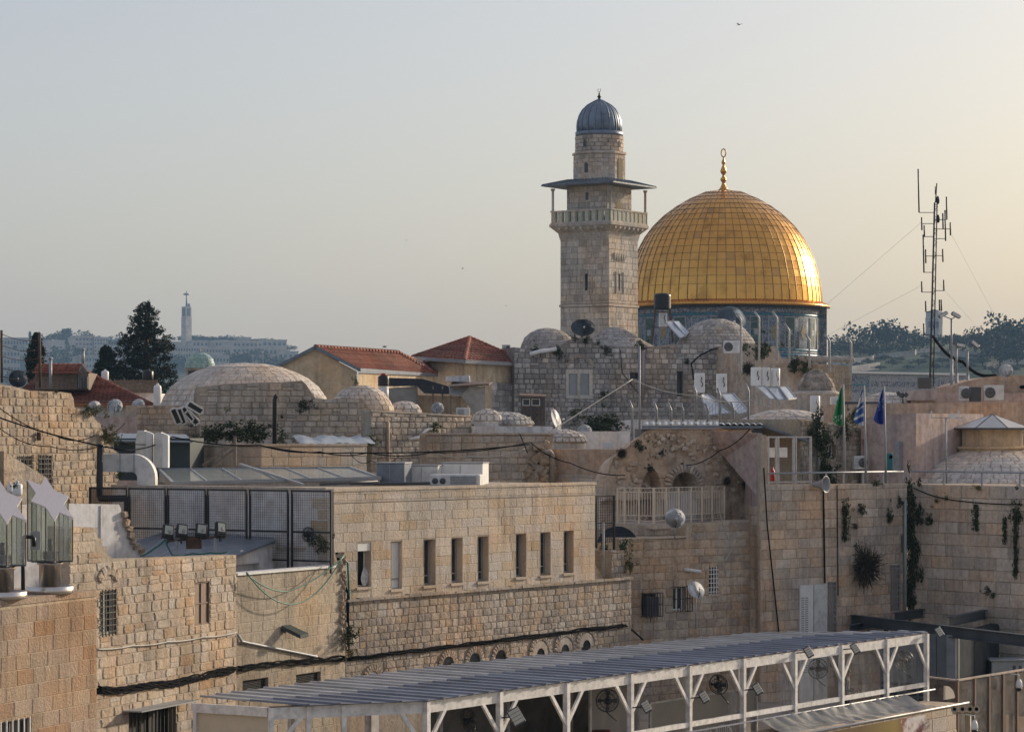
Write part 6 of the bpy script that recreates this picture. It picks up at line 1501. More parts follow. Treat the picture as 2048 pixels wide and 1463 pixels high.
mb = MB(MI); mb.lathe(prof[3:], 64, c0, ribs=.07, nrib=18); mb.build('lead_dome', DLEAD, mi)
for k in range(18):
    a = 2*math.pi*(k+.5)/18; mb = MB(MI); mb.tube([(p_[0]*1.04*math.cos(a), p_[0]*1.04*math.sin(a), p_[1]) for p_ in prof[3:-1]], .05, 5, False); mb.build('dome_rib', DLEAD, mi)
mb = MB(MI); mb.lathe([(.06,zM(191)),(.09,zM(188.5)),(.16,zM(186.5)),(.09,zM(184)),(.05,zM(182)),(.09,zM(181)),(.04,zM(179.5)),(.03,zM(177))], 12, c0); mb.build('finial', BLACK, mi)
mb = MB(MI); zc = zM(173); mb.tube([(.12*math.sin(a), 0, zc-.12*math.cos(a)) for a in [-2.6+5.2*k/14 for k in range(15)]], .02, 6); mb.build('crescent', STEEL, mi)

# --- Golden dome
DR = 300.0
gd = thing('golden_dome_shrine', 'golden-domed shrine with blue tiled drum rising behind the minaret', 'building', (P(1447,865,DR).x, DR, 20))
GC = Vector((P(1447,865,DR).x, DR, 0))
m_, N, L, b = newmat("gilded_panel")
oi = N.new("ShaderNodeObjectInfo"); gg = N.new("ShaderNodeNewGeometry"); ad = N.new("ShaderNodeMath"); L.new(oi.outputs["Random"], ad.inputs[0]); L.new(gg.outputs["Random Per Island"], ad.inputs[1])
frc = N.new("ShaderNodeMath"); frc.operation = 'FRACT'; L.new(ad.outputs[0], frc.inputs[0])
rp2 = ramp(N, [(0,(.68,.345,.072)),(.5,(.74,.38,.082)),(.9,(.78,.41,.095)),(.97,(.58,.31,.095))]); L.new(frc.outputs[0], rp2.inputs[0])
n1 = nz(N, L, .55, 4, .65, gg.outputs["Position"]); r1r = ramp(N, [(.32,(.45,.40,.38)),(.5,(1,1,1))]); L.new(n1.outputs[0], r1r.inputs[0])
L.new(mul(N, L, rp2.outputs[0], r1r.outputs[0], .6), b.inputs["Base Color"]); b.inputs["Metallic"].default_value = 1.0
r2r = ramp(N, [(0,(.24,)*3),(1,(.36,)*3)]); L.new(frc.outputs[0], r2r.inputs[0]); L.new(r2r.outputs[0], b.inputs["Roughness"])
n3 = nz(N, L, 1.6, 2, .5, gg.outputs["Position"]); bp_ = N.new("ShaderNodeBump"); bp_.inputs["Strength"].default_value = .12; bp_.inputs["Distance"].default_value = .2; L.new(n3.outputs[0], bp_.inputs["Height"]); L.new(bp_.outputs[0], b.inputs["Normal"])
GOLD = m_
SEAM = pm("gilded_seam", (.38,.22,.07), .5, .8, var=.3)
gp = [(196,607),(196,603),(194.5,585),(189.5,555),(180.5,522),(170,498),(157,474),(140,452),(118.5,431),(87,408),(58,393),(33,383),(8,379)]
ys = [y for _, y in gp][::-1]; ws = [w for w, _ in gp][::-1]
def g_w(y): return float(np.interp(y, ys, ws))
rows_y = [607,577,561,545.5,530,515.5,501,487,473.5,460,447,435,424,413.5,404,395.5,388,382]
NM = 64; mb = MB(); mb.lathe([(px(g_w(y),DR)-.06, Z(y,DR)) for y in np.linspace(607,379,40)], 96, GC); mb.build('dome_shell', SEAM, gd)
inv = RM(gd).inverted(); cnt = 0; cand = []
for k in range(len(rows_y)-1):
    y0, y1 = rows_y[k], rows_y[k+1]; r0_, r1_2 = px(g_w(y0),DR), px(g_w(y1),DR); z0, z1 = Z(y0,DR), Z(y1,DR)
    nm_ = NM if k < 15 else NM//2; gap = .022
    ym = (y0+y1)/2; rm = px(g_w(ym),DR)+.0; zm = (z0+z1)/2
    vs = []; da = math.pi/nm_
    for zi, (r_, z_) in enumerate(((r0_, z0+gap), (rm, zm), (r1_2, z1-gap))):
        g_a = gap/max(r_, .5)
        for ai in (-1, 0, 1):
            a = ai*(da-g_a); vs.append((r_*math.sin(a), -r_*math.cos(a), z_))
    fs = [(0,1,4,3),(1,2,5,4),(3,4,7,6),(4,5,8,7)]
    me = bpy.data.meshes.new('gilded_panel'); me.from_pydata(vs, [], fs); me.materials.append(GOLD); me.polygons.foreach_set("use_smooth", [True]*4)
    for j in range(nm_):
        a = 2*math.pi*j/nm_; an = (a+math.pi) % (2*math.pi)-math.pi
        cand.append((math.cos(an)*(r0_-.0), me, vs, fs, a))
cand.sort(key=lambda q: -q[0]); rest = MB()
T0 = inv @ Matrix.Translation(GC)
for i, (_, me, vs, fs, a) in enumerate(cand):
    M = Matrix.Rotation(a + R.uniform(-.004,.004), 4, 'Z')
    if i < 300:
        o = bpy.data.objects.new('gilded_panel', me); o.parent = gd; o.matrix_basis = T0 @ M; col.objects.link(o)
    else: rest.add(vs, fs, True, M=Matrix.Translation(GC) @ M)
rest.build('gilded_panels', GOLD, gd, kind='stuff')
rb = MB()
for j in range(NM):       # standing seams
    a = 2*math.pi*(j+.5)/NM
    if math.cos((a+math.pi) % (2*math.pi)-math.pi) < -.15: continue
    rb.tube([GC+Vector(((px(g_w(y),DR)+.03)*math.sin(a), -(px(g_w(y),DR)+.03)*math.cos(a), Z(y,DR))) for y in np.linspace(606,384 if j % 2 else 430,16)], .035, 4, False)
rb.build('standing_seams', SEAM, gd, kind='stuff')
mb = MB(); mb.lathe([(px(196,DR), Z(608,DR)),(px(199,DR), Z(607,DR)),(px(212,DR), Z(613.5,DR)),(px(212,DR), Z(617,DR)),(px(199,DR), Z(618,DR))], 96, GC); mb.build('gilded_eave', GOLD, gd)
for k in range(96):
    a = math.pi*(k/95-.5)*1.04; mb = MB(); mb.bar(GC+Vector((px(197,DR)*math.sin(a), -px(197,DR)*math.cos(a), Z(606.5,DR))), GC+Vector((px(211,DR)*math.sin(a), -px(211,DR)*math.cos(a), Z(613,DR))), .10, .09); mb.build('eave_batten', GOLD, gd)
# finial
def zg(y): return Z(y, DR)
mb = MB(); mb.lathe([(px(14,DR)*.8, zg(380)),(px(7,DR), zg(376)),(px(4,DR), zg(369)),(px(3,DR), zg(365)),(px(6,DR), zg(361)),(px(6.5,DR), zg(358)),(px(3,DR), zg(353)),(px(2.4,DR), zg(350)),(px(6,DR), zg(345)),(px(6.6,DR), zg(342)),(px(4,DR), zg(335)),(px(2,DR), zg(330)),(px(4.2,DR), zg(326)),(px(3.8,DR), zg(323)),(px(1.6,DR), zg(318)),(px(1.2,DR), zg(313))], 20, GC); mb.build('finial', GOLD, gd)
mb = MB(); zc = zg(306); mb.tube([GC+Vector((px(4.6,DR)*math.sin(a), 0, zc-px(8,DR)*math.cos(a))) for a in [2*math.pi*k/24 for k in range(25)]], px(1.3,DR), 6); mb.build('crescent_ring', GOLD, gd)
# drum with tiled panels and windows
def tile_mat(name, cols, scale, rough=.65):
    m2, N, L, b = newmat(name); g_ = N.new("ShaderNodeNewGeometry"); v = N.new("ShaderNodeTexVoronoi"); v.inputs["Scale"].default_value = scale; L.new(g_.outputs["Position"], v.inputs["Vector"])
    sep = N.new("ShaderNodeSeparateColor"); L.new(v.outputs["Color"], sep.inputs[0]); r_ = ramp(N, [(i/len(cols), c) for i, c in enumerate(cols)], 'CONSTANT'); L.new(sep.outputs[0], r_.inputs[0])
    L.new(r_.outputs[0], b.inputs["Base Color"]); b.inputs["Roughness"].default_value = rough; return m2
T_BLUE = tile_mat("blue_white_tile", [(.09,.12,.17),(.24,.27,.30),(.12,.16,.21),(.20,.23,.26),(.10,.13,.18),(.27,.28,.28)], 7)
T_SCRIPT = tile_mat("script_tile_band", [(.09,.11,.16),(.34,.34,.34),(.11,.14,.19),(.26,.27,.29)], 8)
T_GREEN = tile_mat("green_tile", [(.03,.085,.075),(.06,.12,.10),(.14,.12,.06),(.03,.07,.085),(.05,.10,.10)], 7)
T_WHITE = tile_mat("pale_tile", [(.32,.33,.35),(.27,.29,.32),(.36,.37,.38),(.22,.25,.29)], 8)
T_TURQ = pm("turquoise_tile_band", (.04,.20,.27), .35, var=.4, scale=2)
rd = px(193.5, DR)
bands = [(730,716,T_BLUE),(716,711,T_TURQ),(711,706,T_SCRIPT),(706,701,T_TURQ),(701,637,T_BLUE),(637,633,T_TURQ),(633,623,T_SCRIPT),(623,617,pm("painted_eave_shadow", (.05,.06,.075), .7))]
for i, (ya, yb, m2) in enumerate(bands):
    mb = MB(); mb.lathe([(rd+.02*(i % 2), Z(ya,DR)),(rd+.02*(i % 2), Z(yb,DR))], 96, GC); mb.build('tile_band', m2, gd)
mb = MB(); mb.lathe([(rd*.99, 15),(rd*.99, Z(730,DR))], 48, GC); mb.build('drum_base', T_BLUE, gd)
NB = 32
for j in range(NB):
    a = 2*math.pi*j/NB+.06; an = (a+math.pi) % (2*math.pi)-math.pi
    if abs(an) > 1.75: continue
    Mj = Matrix.Translation(GC) @ Matrix.Rotation(a, 4, 'Z')
    w = .62; z0, z1 = Z(698,DR), Z(641,DR)
    def curved(u0, u1, za, zb4, off, m2, nm, par=gd):
        mb = MB(Mj); mb.add([((rd+off)*math.sin(u/rd), -(rd+off)*math.cos(u/rd), z) for u in (u0, (u0+u1)/2, u1) for z in (za, zb4)], [(0,2,3,1),(2,4,5,3)]); return mb.build(nm, m2, par)
    fr3 = curved(-w-.12, w+.12, z0-.1, z1+.1, .045, T_WHITE, 'panel_frame'); 
    if j % 2:
        wn_ = curved(-w, w, z0, z1, .06, T_GREEN, 'window_panel', fr3)
        for s in (-.33,.33): curved(s-.16, s+.16, z0+.2, z1-.5, .07, GLASS_D if False else T_GREEN, 'lattice', fr3)
        curved(-.3, .3, (z0+z1)/2-.3, (z0+z1)/2+.3, .075, T_WHITE, 'rosette', fr3)
    else:
        curved(-w, w, z0, z1, .06, T_BLUE, 'tile_panel', fr3)
        mb = MB(Mj); zc = (z0+z1)/2; mb.add([(0,-rd-.075,zc+.9),(.42,-rd-.07,zc),(0,-rd-.075,zc-.9),(-.42,-rd-.07,zc)], [(0,1,2,3)]); mb.build('medallion', pm("gold_tile", (.30,.22,.08), .5) if "gold_tile" not in bpy.data.materials else bpy.data.materials["gold_tile"], fr3)
# buttress strip at the right limb
a = math.radians(78); mb = MB(Matrix.Translation(GC) @ Matrix.Rotation(a, 4, 'Z')); mb.box(-.6,.6,-rd-.75,-rd+.1,15,Z(618,DR)); mb.build('buttress', T_BLUE, gd)
# octagon parapet of the shrine, seen right of the drum
oc = thing('tiled_parapet', 'long low blue-tiled parapet of the shrine seen right of the golden dome', 'wall', P(1705, 785, 262))
OF = Frame((1690, 262), (1935, 272))
mb = MB(OF.M); mb.box(0, OF.L, 0, 1, 20, Z(747,264)); mb.build('wall', T_WHITE, oc)
for x0, x1, ya, yb, m2 in [(1704,1738,752,784,T_BLUE),(1704,1738,768,771,T_TURQ),(1742,1838,762,772,T_SCRIPT),(1842,1870,752,774,T_BLUE),(1875,1930,758,770,T_SCRIPT)]:
    u0, u1 = OF.u(x0), OF.u(x1); mb = MB(OF.M); mb.box(u0, u1, -.03-.01*(m2 is T_TURQ), -.002, Z(yb,264), Z(ya,264)); mb.build('tile_panel', m2, oc)
mb = MB(OF.M); mb.box(-.1, OF.L, -.25, 1, Z(747,264)+.003, Z(747,264)+.2); mb.build('coping', WHITE, oc)
# ================================================================== ROOFTOPS ON THE RIGHT
# roof terrace blocks
rt = thing('rooftop_terrace', 'pale rooftop terrace carrying the solar water heaters', 'building', P(1450, 860, 122))
mb = MB(); mb.box(P(1275,0,120).x, P(1720,0,120).x, 124, 147, 26, Z(838,122)); mb.build('body', PL_WHITE, rt)
rdome(1572, 117, [(112,852),(95,842),(72,832),(45,824),(20,820),(0,819)], 'very flat stone-paved dome below the solar water heaters', S_DOME, S_DOMEG, .26, (.3,.45), 120)
rdome(1775, 118, [(60,808),(50,800),(34,791),(14,786),(0,785)], 'flat paved dome behind the three flags', S_DOME, S_DOMEG, .26, (.3,.45), 60)
# solar heaters
def solar(x0, x1, yt, yb, D, lb, panel=None, round_=False):
    t = thing('solar_water_heater', lb, 'water heater', P((x0+x1)/2, yb, D), 0, 'solar water heaters on the rooftop terrace'); p = P((x0+x1)/2, yb, D); w = px(x1-x0, D); h = Z(yt,D)-p.z
    mb = MB(); 
    if round_: mb.lathe([(w*.46,0),(w*.5,.04),(w*.5,h-.04),(w*.44,h)], 16, p)
    else: mb.cbox((p.x,D,p.z+h/2), (w,w*.9,h), .03)
    mb.build('tank', WHITE, t)
    mb = MB(); mb.tube([p+Vector((w*.2,-w*.5,h*.8)), p+Vector((w*.1,-w*.6,h*.6)), p+Vector((w*.28,-w*.55,h*.45)), p+Vector((w*.2,-w*.5,h*.3))], .02, 4); mb.build('pipe', BLACK, t)
    mb = MB()
    for s in (-.4,.4): mb.bar(p+Vector((w*s,0,0)), p+Vector((w*s,0,-.9)), .05)
    mb.build('stand', STEEL, t)
    if panel:
        a, b, c, d = [P(*q) for q in panel]; mb = MB(); mb.prism([a,b,c,d], (0,.05,-.04)); mb.build('collector_panel', pm("collector", (.42,.46,.50), .18, .0, var=.15, spec=.8) if "collector" not in bpy.data.materials else bpy.data.materials["collector"], t)
        mb = MB()
        for u, v in ((a,b),(b,c),(c,d),(d,a)): mb.bar(u, v, .06)
        mb.build('collector_frame', STEEL, t)
    return t
solar(1389,1409,746,785,127,'white heater tank left of the tank with black pipe marks', [(1402,790,125.5),(1418,788,126.5),(1462,826,124),(1415,830,123.5)])
solar(1433,1453,747,785,127,'white heater tank with black pipe marks above the slanting collector', [(1440,787,126),(1466,786,126.5),(1497,822,124),(1477,828,123.6)])
solar(1502,1521,734,771,130,'left of three white heater tanks standing side by side', [(1512,772,128.5),(1530,772,128.8),(1557,798,126.5),(1540,797,126.2)])
solar(1523,1540,735,772,130.2,'middle of three white heater tanks standing side by side', [(1535,775,128.5),(1556,774,128.8),(1572,799,126.5),(1556,799,126.2)])
solar(1542,1560,736,772,130.4,'right of three white heater tanks standing side by side', [(1559,774,128.5),(1574,773,129),(1592,796,127),(1576,798,126.2)], True)
solar(1620,1640,791,826,124,'round white tank below the small pointed dome', None, True); solar(1661,1680,793,826,124,'white tank with a small blue mark behind the green flag')
solar(1318,1334,625,656,158,'white heater beneath the black tank on stilts', [(1331,644,156.5),(1345,642,157),(1372,672,154.5),(1360,676,154)]); 
mb = MB(); mb.prism([P(1347,642,156.6),P(1358,642,157),P(1378,664,154.8),P(1372,671,154.5)], (0,.05,-.04)); tag(mb.build('sun_collector', bpy.data.materials["collector"], at=P(1360,655,155)), 'second tilted solar panel beside the black tank on stilts', 'solar panel')
ts = thing('stilted_water_tank', 'black water tank on a tall thin stand in front of the golden dome', 'tank', P(1325, 685, 158)); D = 158; p = P(1325,619,D); r_ = px(17,D)
mb = MB(); h = Z(586,D)-p.z; mb.lathe([(r_,0)]+[(r_*(1.0 if k % 2 else .965), h*.9*(k+1)/9) for k in range(9)]+[(r_*.8,h*.97),(r_*.3,h)], 22, p); mb.build('tank_body', BLACKP, ts)
for sx in (-1,1):
    for sy in (-1,1): mb = MB(); mb.bar(p+Vector((sx*r_*.85,sy*r_*.85,0)), P(1325+sx*21,684,D)+Vector((0,sy*r_*1.1,0)), .06); mb.build('stand_leg', RUST, ts)
for y, k in ((655,1.05),(625,.9)): mb = MB(); q = P(1325,y,D); mb.bar(q+Vector((-r_*k,-r_,0)), q+Vector((r_*k,-r_,0)), .05); mb.build('stand_brace', RUST, ts)
# air conditioners
def ac(x0, x1, y0, y1, D, lb, rz=0.0, fan=.72):
    p = P((x0+x1)/2, y1, D); w, h = px(x1-x0,D), px(y1-y0,D); t = thing('air_conditioner', lb, 'air conditioner', p, rz); Mx = ROOTM[t.name]
    mb = MB(Mx); mb.cbox((0,0,h/2), (w,w*.45,h), .02); mb.build('casing', DIRTY_WHITE, t)
    M2 = Mx @ Matrix.Translation((w*(fan-.5),-w*.225,h*.5)) @ Matrix.Rotation(math.pi/2, 4, 'X')
    mb = MB(M2); mb.lathe([(h*.36,0),(h*.36,.02),(.001,.02)], 20); mb.build('fan_opening', DGREY, t)
    mb = MB(M2)
    for q in (.15,.24,.33): mb.tube([(h*q*math.cos(a),h*q*math.sin(a),.03) for a in [2*math.pi*k/16 for k in range(17)]], .008, 3, False)
    mb.build('fan_guard', GREY, t)
    mb = MB(Mx)
    for k in range(6): mb.box(-w*.45, -w*.12, -w*.235, -w*.226, h*(.15+.12*k), h*(.2+.12*k))
    mb.build('side_grille', GREY, t)
ac(1447,1479,681,706,146,'air conditioner on the wall at the foot of the large rooftop dome',0,.3); ac(1004,1021,689,701,152,'small air conditioner on the pyramid-roofed house corner')
ac(1706,1732,911,938,102,'air conditioner beside the arched white door below the flags',.2); ac(1918,1937,772,801,115,'left air conditioner on the pink roof terrace'); ac(1967,2006,770,800,115,'right air conditioner on the pink roof terrace',0,.3)
mb = MB(); mb.cbox(tuple(P(1950,788,115.2)), (.45,.4,.6), .02); tag(mb.build('dark_unit', DGREY, at=P(1950,802,115)), 'dark boxy unit between the two air conditioners on the pink terrace', 'machine')
mb = MB(); mb.cbox(tuple(P(1849,766,125)), (.62,.3,.5), .02); tag(mb.build('dark_board', DGREY, at=P(1849,777,125)), 'dark square panel beside the antenna mast foot', 'panel')
# security fences with cranked posts
def cranked_fence(name, label, fr_, posts, zb0, w_mesh=True, arm=(-8,-14), th=.05, mesh=(.14,.14), mt=STEEL):
    t = thing(name, label, 'fence', fr_.at(posts[0][0], posts[0][2]))
    for x, yt, yb in posts:
        mb = MB(); a, b = fr_.at(x, yb), fr_.at(x, yt); mb.tube([a, b, fr_.at(x+arm[0], yt+arm[1], .1)], th, 5); mb.build('cranked_post', mt, t)
    if w_mesh:
        for (x0, y0, b0), (x1, y1, b1) in zip(posts, posts[1:]):
            mb = MB(); n = max(2, int((fr_.u(x1)-fr_.u(x0))/mesh[0])); m_ = max(2, int((b0-y0)*fr_.D(x0)/F/mesh[1]))
            for k in range(n): s = (k+.5)/n; x = x0+(x1-x0)*s; mb.bar(fr_.at(x, y0+(y1-y0)*s), fr_.at(x, b0+(b1-b0)*s), .012)
            for k in range(m_+1): s = k/m_; mb.bar(fr_.at(x0, y0+(b0-y0)*s), fr_.at(x1, y1+(b1-y1)*s), .012)
            mb.build('wire_mesh', mt, t, kind='stuff')
    return t
SF = Frame((1262, 111), (1500, 114))
cranked_fence('security_fence', 'grey wire security fence with cranked posts before the solar heaters', SF, [(1264,815,872),(1313,818,850),(1342,820,850),(1366,820,850),(1392,785,850),(1416,820,850),(1440,790,852),(1467,818,852),(1497,782,854)], 0)
mb = MB(); mb.tube([P(1279,870,110.5), P(1279,692,110.5)], .04, 8); tag(mb.build('fence_pole', STEEL, at=P(1279,870,110.5)), 'tall straight pole at the left end of the security fence', 'pole')
SF2 = Frame((1470, 138), (1710, 141))
cranked_fence('tall_security_fence', 'tall cranked fence posts rising in front of the golden dome drum', SF2, [(1482,640,745),(1518,636,725),(1554,636,720),(1578,660,725),(1619,680,735),(1659,682,745),(1702,685,752)], 0, False, (-11,-13), .06)
mb = MB()
for q in range(4):
    for (x0, y0), (x1, y1) in zip([(1482,645),(1518,642),(1554,642),(1578,664),(1619,684),(1659,686),(1702,690)], [(1518,642),(1554,642),(1578,664),(1619,684),(1659,686),(1702,690)]): mb.bar(SF2.at(x0,y0+q*14), SF2.at(x1,y1+q*14), .015)
tag(mb.build('fence_wire', STEEL, at=SF2.at(1482,700)), 'thin horizontal wires strung between the tall cranked posts', 'wire')
# corrugated canopy over the passage
cc = thing('corrugated_canopy', 'grey corrugated canopy roof behind the pink plastered ruin top', 'canopy', P(1400, 860, 100))
for k in range(19):
    x0, x1 = 1284+12.7*k, 1284+12.7*(k+1); mb = MB(); yy = 850
    mb.add([P(x0,yy,99),P(x0+4,yy-3,99),P(x0+8,yy-3,99),P(x1,yy,99),P(x0+2,yy-5,108),P(x0+6,yy-8,108),P(x0+10,yy-8,108),P(x1+2,yy-5,108)], [(0,1,5,4),(1,2,6,5),(2,3,7,6)]); mb.prism([P(x0,yy+1,98.9),P(x1,yy+1,98.9),P(x1,yy+6,98.9),P(x0,yy+6,98.9)], (0,.05,0)); mb.build('corrugated_sheet', BLUEGREY, cc)
mb = MB(); mb.prism([P(1525,849,99), P(1622,881,97), P(1622,884,97), P(1525,853,99)], (0,6,0)); mb.build('sloping_sheet', BLUEGREY, cc)
mb = MB(); mb.prism([P(1284,857,99.2), P(1525,857,99.2), P(1525,875,99.2), P(1284,875,99.2)], (0,6,0)); mb.build('painted_shade_back', DGREY, cc)  # dark grey slab stands in for the shade under the canopy
# glazed kiosk frame and railing on the pier top
kk = thing('aluminium_kiosk', 'open aluminium-framed kiosk on top of the pier wall', 'kiosk', P(1535, 968, 93)); K3 = Frame((1535, 92), (1622, 93.6))
for x in (1536,1552.5,1556,1587,1591,1621):
    mb = MB(K3.M); u = K3.u(x); mb.box(u-.035,u+.035,-.035,.035,Z(968,92.5),Z(873,92.5)); mb.build('upright', STEEL, kk)
for y in (873,963): mb = MB(K3.M); mb.box(0,K3.L,-.03,.03,Z(y+2,92.5),Z(y-1,92.5)); mb.build('crossbar', STEEL, kk)
mb = MB(K3.M); mb.box(.1,K3.L-.05,1.0,1.05,Z(915,92.5),Z(895,92.5)); mb.build('inner_board', DIRTY_WHITE, kk)
fx = thing('fire_extinguisher', 'red fire extinguisher standing inside the aluminium kiosk', 'fire extinguisher', P(1545,963,93)); mb = MB(); mb.lathe([(.07,0),(.08,.03),(.08,.35),(.03,.42),(.03,.5)], 12, P(1545,962,93)); mb.build('body', pm("red_paint", (.32,.02,.02), .4), fx)
rr = thing('steel_railing', 'long steel railing along the top of the right stone walls', 'railing', P(1700, 968, 93))
for fr_, xs in ((R1, [1535,1560,1595,1627,1657,1692,1731,1771,1811]), (R2, [1816,1884,1960,2036,2070])):
    for x in xs: mb = MB(fr_.M); u = fr_.u(x); mb.box(u-.025,u+.025,.08,.13,zr1-.02 if fr_ is R1 else Z(968,96)-.02, Z(944,93.5)); mb.build('post', STEEL, rr)
    for dz_ in (0,): mb = MB(fr_.M); mb.tube([(fr_.u(xs[0]),.105,Z(944,93.5)),(fr_.u(xs[-1]),.105,Z(944,93.5))], .035, 6); mb.build('rail', STEEL, rr)
hn = thing('horn_loudspeaker', 'large grey horn loudspeaker on the pier wall edge', 'loudspeaker', R1.at(1620,967,.5)); p = R1.at(1640,968,.55)
mb = MB(); Mh = Matrix.Translation(p) @ Matrix.Rotation(math.radians(38), 4, 'Z') @ Matrix.Rotation(math.radians(-100), 4, 'X'); mb.lathe([(.035,-.62),(.06,-.5),(.10,-.38),(.15,-.2),(.24,-.05),(.30,0),(.28,.01),(.2,-.06),(.08,-.3)], 24, M=Matrix.Translation(R1.at(1630,968,.5)) @ Matrix.Rotation(math.radians(55), 4, 'Z') @ Matrix.Rotation(math.radians(88), 4, 'X')); mb.build('horn', GREY, hn)
mb = MB(); mb.tube([R1.at(1640,963,0), R1.at(1628,966,.3)], .03, 6); mb.build('bracket', STEEL, hn)
# flags
def flag(x, ytop, ybase, fy0, fy1, label, kind, D=93.5):
    t = thing('flag', label, 'flag', P(x, ybase, D)); mb = MB(); mb.tube([P(x+4,ybase,D), P(x,ytop,D)], [.045,.03], 8); mb.build('pole', GREY, t)
    m2, N, L, b = newmat("flag_"+kind); tc = N.new("ShaderNodeTexCoord"); uv = N.new("ShaderNodeUVMap"); sep = N.new("ShaderNodeSeparateXYZ"); L.new(uv.outputs[0], sep.inputs[0])
    if kind == 'stripe':
        r_ = ramp(N, [(0,(.68,.68,.70)),(.12,(.03,.10,.36)),(.26,(.68,.68,.70)),(.34,(.05,.14,.42)),(.50,(.68,.68,.70)),(.56,(.03,.10,.36)),(.66,(.68,.68,.70)),(.93,(.03,.08,.30))], 'CONSTANT')
        ad = N.new("ShaderNodeMath"); ad.operation = 'MULTIPLY_ADD'; L.new(sep.outputs[0], ad.inputs[0]); ad.inputs[1].default_value = .10; L.new(sep.outputs[1], ad.inputs[2]); L.new(ad.outputs[0], r_.inputs[0])
    else:
        c1, c2 = ((.01,.22,.06),(.50,.60,.52)) if kind == 'green' else ((.012,.035,.26),(.20,.30,.55))
        n_ = nz(N, L, 9, 2, .5); gt_ = N.new("ShaderNodeMath"); gt_.operation = 'GREATER_THAN'; gt_.inputs[1].default_value = .56; L.new(n_.outputs[0], gt_.inputs[0])
        lo, hi = ((.10,.28) if kind == 'green' else (.40,.75)); r0_ = ramp(N, [(0,(0,)*3),(lo,(1,)*3),(hi,(0,)*3)], 'CONSTANT'); L.new(sep.outputs[1], r0_.inputs[0])
        mm = N.new("ShaderNodeMath"); mm.operation = 'MULTIPLY'; L.new(gt_.outputs[0], mm.inputs[0]); L.new(r0_.outputs[0], mm.inputs[1]); r_ = ramp(N, [(0,c1),(1,c2)], 'CONSTANT'); r_.color_ramp.elements[1].position = .5; L.new(mm.outputs[0], r_.inputs[0])
    L.new(r_.outputs[0], b.inputs["Base Color"]); b.inputs["Roughness"].default_value = .8
    mb = MB(); vs = []; nn = 16; mmx = 10; uvs = []
    for j in range(nn+1):
        s = j/nn
        for i in range(mmx+1):
            q = i/mmx; wd = px(4+14*min(1,s*1.25), D)*(1 if s < .9 else 1-.6*(s-.9)*10*(q))
            pz = P(x, fy0+(fy1-fy0)*s, D); vs.append(pz+Vector((-wd*q-.03, -.10*math.sin(q*9+s*1.5)*min(1,s*2+.2), -.25*q*(1-s)*(.6)))); uvs.append((q, 1-s))
    fs = [(j*(mmx+1)+i, j*(mmx+1)+i+1, (j+1)*(mmx+1)+i+1, (j+1)*(mmx+1)+i) for j in range(nn) for i in range(mmx)]
    mb.add(vs, fs, True); o = mb.build('cloth', m2, t); ul = o.data.uv_layers.new(name="UVMap")
    for poly in o.data.polygons:
        for li in poly.loop_indices: ul.data[li].uv = uvs[o.data.loops[li].vertex_index]
flag(1686,768,966,772,850,'limp green flag with white lettering on its pole','green'); flag(1728,770,966,776,851,'limp white flag with blue stripes on its pole','stripe'); flag(1768,772,966,777,848,'limp dark blue flag with pale emblem on its pole','blue')
# rubble house, pink houses, cupola, right dome
rh = thing('rubble_house', 'whitewashed rubble house with a small window behind the flags', 'house', P(1625, 965, 102)); RH = Frame((1600, 101), (1728, 103.5))
o1 = RH.rect(1658,889,1672,913)+(.25,)
wall(rh, None, None, 31, 27.4, stone_mat("whitewashed_rubble", [(.40,.37,.32),(.33,.30,.26),(.46,.43,.38)], stain=.8, grain=6, bump=.8, stain_scale=1.2), MORTAR_L, (.16,.24), (.2,.42), 'rubble', [o1], thick=4, joint=.03, depth=.04, seed=161, fr=RH, top=[(1600,838),(1640,842),(1690,846),(1728,848)], cap=300)
window(rh, RH, o1, DIRTY_WHITE, GLASS_D, nx=1, nzv=1, fw=.05)
mb = MB(); mb.tube([RH.at(1634,845,.12), RH.at(1633,962,.12)], .07, 8); mb.build('drainpipe', GREY, rh)
for k, (x, y, r_) in enumerate([(1622,862,.55),(1636,885,.35),(1640,930,.45),(1678,858,.28),(1700,832,.3),(1652,960,.35)]): plant(RH.at(x, y, .25), r_, 'shrub' if k == 4 else 'dark', 'dark bush hanging on the whitewashed rubble house', 'bushes on the rubble house', name='bush', sc3=(.8,.7,1.1), cat='bush')
ph = thing('pink_house', 'pink plastered house with an arched white door beside the flagpoles', 'house', P(1760, 960, 103)); PH = Frame((1722, 103), (1832, 101.5))
od = PH.rect(1724,878,1737,960)+(.3,)
wall(ph, None, None, 31, 27.4, S_RIGHT, PL_PINK, stones=False, thick=5, fr=PH, top=[(1722,838),(1760,830),(1832,826)], openings=[od])
mb = MB(PH.M); mb.box(od[0], od[1], .2, .24, od[2], od[3]); mb.build('arched_door', WHITE, ph)
mb = MB(PH.M); um = (od[0]+od[1])/2; hw = (od[1]-od[0])/2; mb.add([(um+hw*math.cos(math.pi*k/10), .005, od[3]+hw*1.3*math.sin(math.pi*k/10)) for k in range(11)], [tuple(range(11))]); mb.build('arch_head', PL_PEACH, ph)
mb = MB(PH.M); mb.box(PH.u(1797), PH.u(1805), -.25, -.02, Z(940,102), Z(882,102)); mb.build('grey_duct', STEEL, ph)
bn = thing('teal_bin', 'teal litter bin with an oval opening against the pink house', 'bin', P(1779, 940, 99)); mb = MB(); p = P(1779,941,99); mb.cbox((p.x,99,p.z+.33), (.26,.26,.62), .04); mb.build('body', pm("teal_plastic", (.02,.16,.18), .5), bn)
